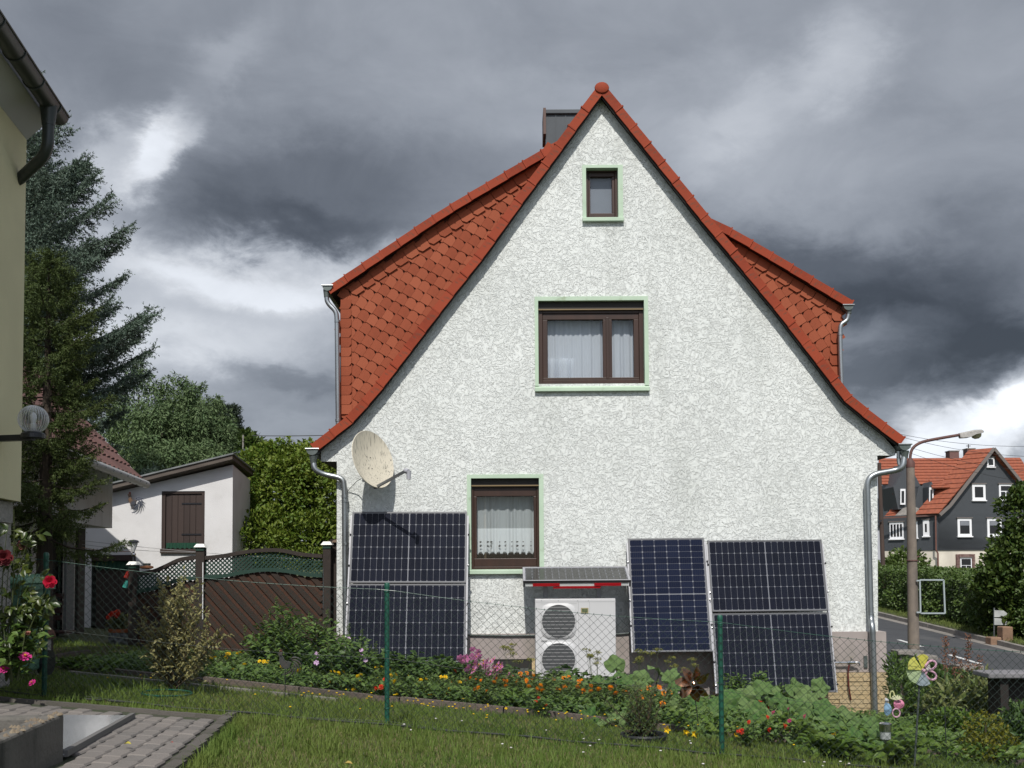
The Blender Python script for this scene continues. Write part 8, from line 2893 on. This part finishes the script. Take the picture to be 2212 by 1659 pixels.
disc(1917, 1532, 8, 14, pmat('wing_blue', (.22, .36, .50), .2), 'wing')
disc(1915, 1513, 4, 5, pmat('wing_grey', (.45, .46, .48), .2), 'wing')
for cx, cy, rx, rz, m, nm in ((1936, 1540, 8, 9, M_pkr, 'wing_rim'), (1927, 1502, 4.5, 9, pmat('rim_lemon', (.6, .6, .3), .2), 'wing_rim')):
    MB().tube([P(cx, cy, 8.27) + Vector((rx * s_ * math.cos(t), 0, rz * s_ * math.sin(t))) for t in np.linspace(0, 2 * math.pi, 17)], .006, 6).build(nm, m, bf, smooth=True)
for k in range(6):
    a = R(20 + k * 28)
    c = P(1936, 1511, 8.26)
    MB().bar(c, c + Vector((12 * s_ * math.cos(a), -.005, 9 * s_ * math.sin(a) )), .008, .012).build('frill', pmat('frill_%d' % k, (.68, .68, .45), .2), bf)
# stainless solar light
sq_ = P(1912, 1563, 8.0); sb2 = G(1912, 1600)
slt = thing('solar_light', 'stainless steel solar garden light on a short spike beside the right bed', 'light', sb2)
z0_ = yard_z(sq_.x, 8.0)
MB().lathe([(.005, z0_ - .05), (.007, sq_.z - .13)], (sq_.x, 8.0, 0), 8).build('spike', M_chrome, slt)
MB().lathe([(.02, sq_.z - .14), (.042, sq_.z - .12), (.044, sq_.z - .06)], (sq_.x, 8.0, 0), 14).build('lens', mat('lens_clear', (.35, .37, .36), rough=.1, coat=.5), slt, smooth=True)
MB().lathe([(.048, sq_.z - .06), (.048, sq_.z), (.04, sq_.z + .006), (0, sq_.z + .006)], (sq_.x, 8.0, 0), 16).build('cap', M_chrome, slt, smooth=True)
# cockerel wind ornament on a stake in the lawn
ckp = P(618, 1432, 8.9)
M_ckd = mat('stake_cockerel_dark', (.035, .04, .04), (.06, .05, .045), rough=.5, scale=20)
M_ckr = mat('stake_cockerel_red', (.16, .06, .035), rough=.6)
ck = cut_out('stake_cockerel', 'dark metal cockerel on a thin stake at the left part of the bed', 'ornament', ckp, .15, 8.9, mats=(M_ckd, M_ckd, M_ckr, M_ckd))
bq = G(611, 1509)
MB().tube([Vector((ckp.x - .01, 8.91, yard_z(ckp.x, 8.91) - .05)), ckp + Vector((-.01, .01, -.05))], .004, 6).build('stake', M_bolt, ck)
# wheelie bin behind the rose
M_bin = mat('bin_green', (.095, .20, .135), (.08, .17, .115), rough=.5, scale=4)
c0 = G(38, 1470); Yb = c0.y
wb_ = thing('wheelie_bin', 'green wheeled refuse bin standing by the yellow house corner', 'bin', c0)
zb_ = c0.z; ztb = P(38, 1262, Yb).z
x0, x1 = P(-20, 1400, Yb).x, P(53, 1262, Yb).x
xb1 = P(46, 1470, Yb).x
MB().hexa([(x0 + .05, Yb, zb_ + .06), (xb1, Yb, zb_ + .06), (xb1, Yb + .45, zb_ + .06), (x0 + .05, Yb + .45, zb_ + .06), (x0, Yb - .04, ztb), (x1, Yb - .04, ztb), (x1, Yb + .5, ztb), (x0, Yb + .5, ztb)]).build('body', M_bin, wb_, bevel=.02)
MB().box(x0 - .02, x1 + .025, Yb - .06, Yb + .52, ztb - .05, ztb - .003).build('collar', M_bin, wb_)
MB().hexa([(x0 - .03, Yb - .08, ztb + .002), (x1 + .04, Yb - .08, ztb + .002), (x1 + .04, Yb + .55, ztb + .002), (x0 - .03, Yb + .55, ztb + .002), (x0, Yb - .05, ztb + .05), (x1 + .01, Yb - .05, ztb + .05), (x1 + .01, Yb + .5, ztb + .085), (x0, Yb + .5, ztb + .085)]).build('lid', mat('bin_lid', (.10, .22, .13), rough=.45), wb_, bevel=.015)
MB().tube([(x1 + .03, Yb + .42, zb_ + .11), (x1 - .04, Yb + .42, zb_ + .11)], .11, 16).build('wheel', M_bolt, wb_)
# concrete pillar with a round clay cap
c0 = G(70, 1456)
cp_ = thing('garden_pillar', 'short stone pillar with a rounded clay cap behind the fence post', 'pillar', c0)
s_ = c0.y / FPX
w_ = 21 * s_
MB().box(c0.x - w_, c0.x + w_, c0.y, c0.y + 2 * w_, c0.z - .2, c0.z + 73 * s_).build('shaft', M_ystone, cp_, bevel=.01)
V = []
n_ = 10
pts = [Vector((c0.x + 1.25 * w_ * math.cos(t), c0.y - .04, c0.z + 74 * s_ + 27 * s_ * math.sin(t))) for t in np.linspace(0, math.pi, n_)]
MB().prism(pts, (0, 2 * w_ + .08, 0)).build('cap', mat('clay_cap', (.15, .06, .04), (.10, .045, .03), rough=.9, scale=8), cp_)
# bench by the neighbour's door
M_bench = mat('bench_brown', (.055, .022, .018), (.035, .016, .014), rough=.6, scale=6, island=(.07, .03, .025))
YBn = 16.4
bn = thing('garden_bench', 'dark red-brown slatted garden bench in the shade by the neighbour house', 'bench', (P(125, 1400, YBn).x, YBn, gz(P(125, 1400, YBn).x, YBn)))
a, b = P(80, 1371, YBn), P(154, 1360, YBn)
for k in range(4):
    MB().box(a.x, b.x, YBn - .25 + k * .11, YBn - .16 + k * .11, a.z + .03, a.z + .06).build('seat_slat', M_bench, bn, bevel=.004)
for k in range(4):
    z = a.z + .22 + k * .12
    MB().box(a.x, P(102, 1360, YBn).x + .12, YBn + .26 + k * .02, YBn + .285 + k * .02, z, z + .085).build('back_slat', M_bench, bn, bevel=.004)
zg_ = gz(a.x, YBn)
for x in (a.x + .12, b.x - .14):
    MB().bar((x, YBn - .2, zg_), (x + .02, YBn + .05, a.z + .03), .05, .06).bar((x, YBn + .2, zg_), (x + .02, YBn - .05, a.z + .03), .05, .06).build('leg', M_bolt, bn)
# geranium tub by the shed door
YG = 15.6
c0 = P(258, 1402, YG); zg_ = gz(c0.x, YG)
gt_ = thing('flower_tub', 'grey speckled concrete tub with a terracotta rim and red geraniums before the dark doorway', 'flower pot', (c0.x, YG, zg_))
rt = 22.5 / FPX * YG
zt_ = P(258, 1366, YG).z
MB().lathe([(rt * .95, zg_ - .02), (rt, zg_ + .05), (rt, zt_)], (c0.x, YG, 0), 20).build('tub', mat('speckled_grey', (.25, .27, .30), (.06, .065, .07), rough=.8, scale=16, ramp=(.42, .58), detail=3), gt_, smooth=True)
MB().lathe([(rt * 1.0, zt_ + .002), (rt * 1.04, zt_ + .03), (rt * .98, zt_ + .055), (rt * .8, zt_ + .04), (0, zt_ + .03)], (c0.x, YG, 0), 20).build('rim', mat('clay_rim', (.32, .10, .04), rough=.8), gt_, smooth=True)
r_ = np.random.default_rng(6)
n = 240
p = np.stack([c0.x + r_.normal(0, rt * .5, n), YG + r_.normal(0, rt * .4, n), zt_ + .05 + .2 * r_.random(n)], 1)
V, T = leaf_arrays(p, .07 * r_.uniform(.6, 1.2, n), rand_dirs(n, r_), unit(np.array([0, -.4, 1]) + r_.normal(0, .4, (n, 3))), .8)
np_mesh('foliage', V, T, M_yel_lf if False else leafm('geranium_leaf', (.10, .13, .04), (.06, .10, .03), (.22, .22, .10), .25), gt_)
for k in range(7):
    face_flower((c0.x - rt * .45 + rw.uniform(-.10, .10), YG - .12, zt_ + .27 + rw.uniform(-.06, .06)), 1.4, rw, parent=gt_, key='red')
# fallen leaves and scraps on paving and lawn
for px, py, c, s_, lab in ((268, 2372 / 1.4755, (.42, .36, .06), .045, 'yellow fallen leaf on the pavers'), (743, 1650, (.40, .30, .08), .05, 'curled yellow leaf at the bottom of the lawn'), (368, 1604, (.30, .03, .02), .02, 'tiny red petal on the pavers')):
    p = G(px, py, .055)
    V, T = leaf_arrays(np.array([p]), np.array([s_]), np.array([[.8, -.3, .15]]), np.array([[0, -.2, 1]]), .6)
    tag(np_mesh('fallen_leaf', V, T, mat('fallen_%d' % px, c, rough=.7, transl=.2)), lab, 'leaf')
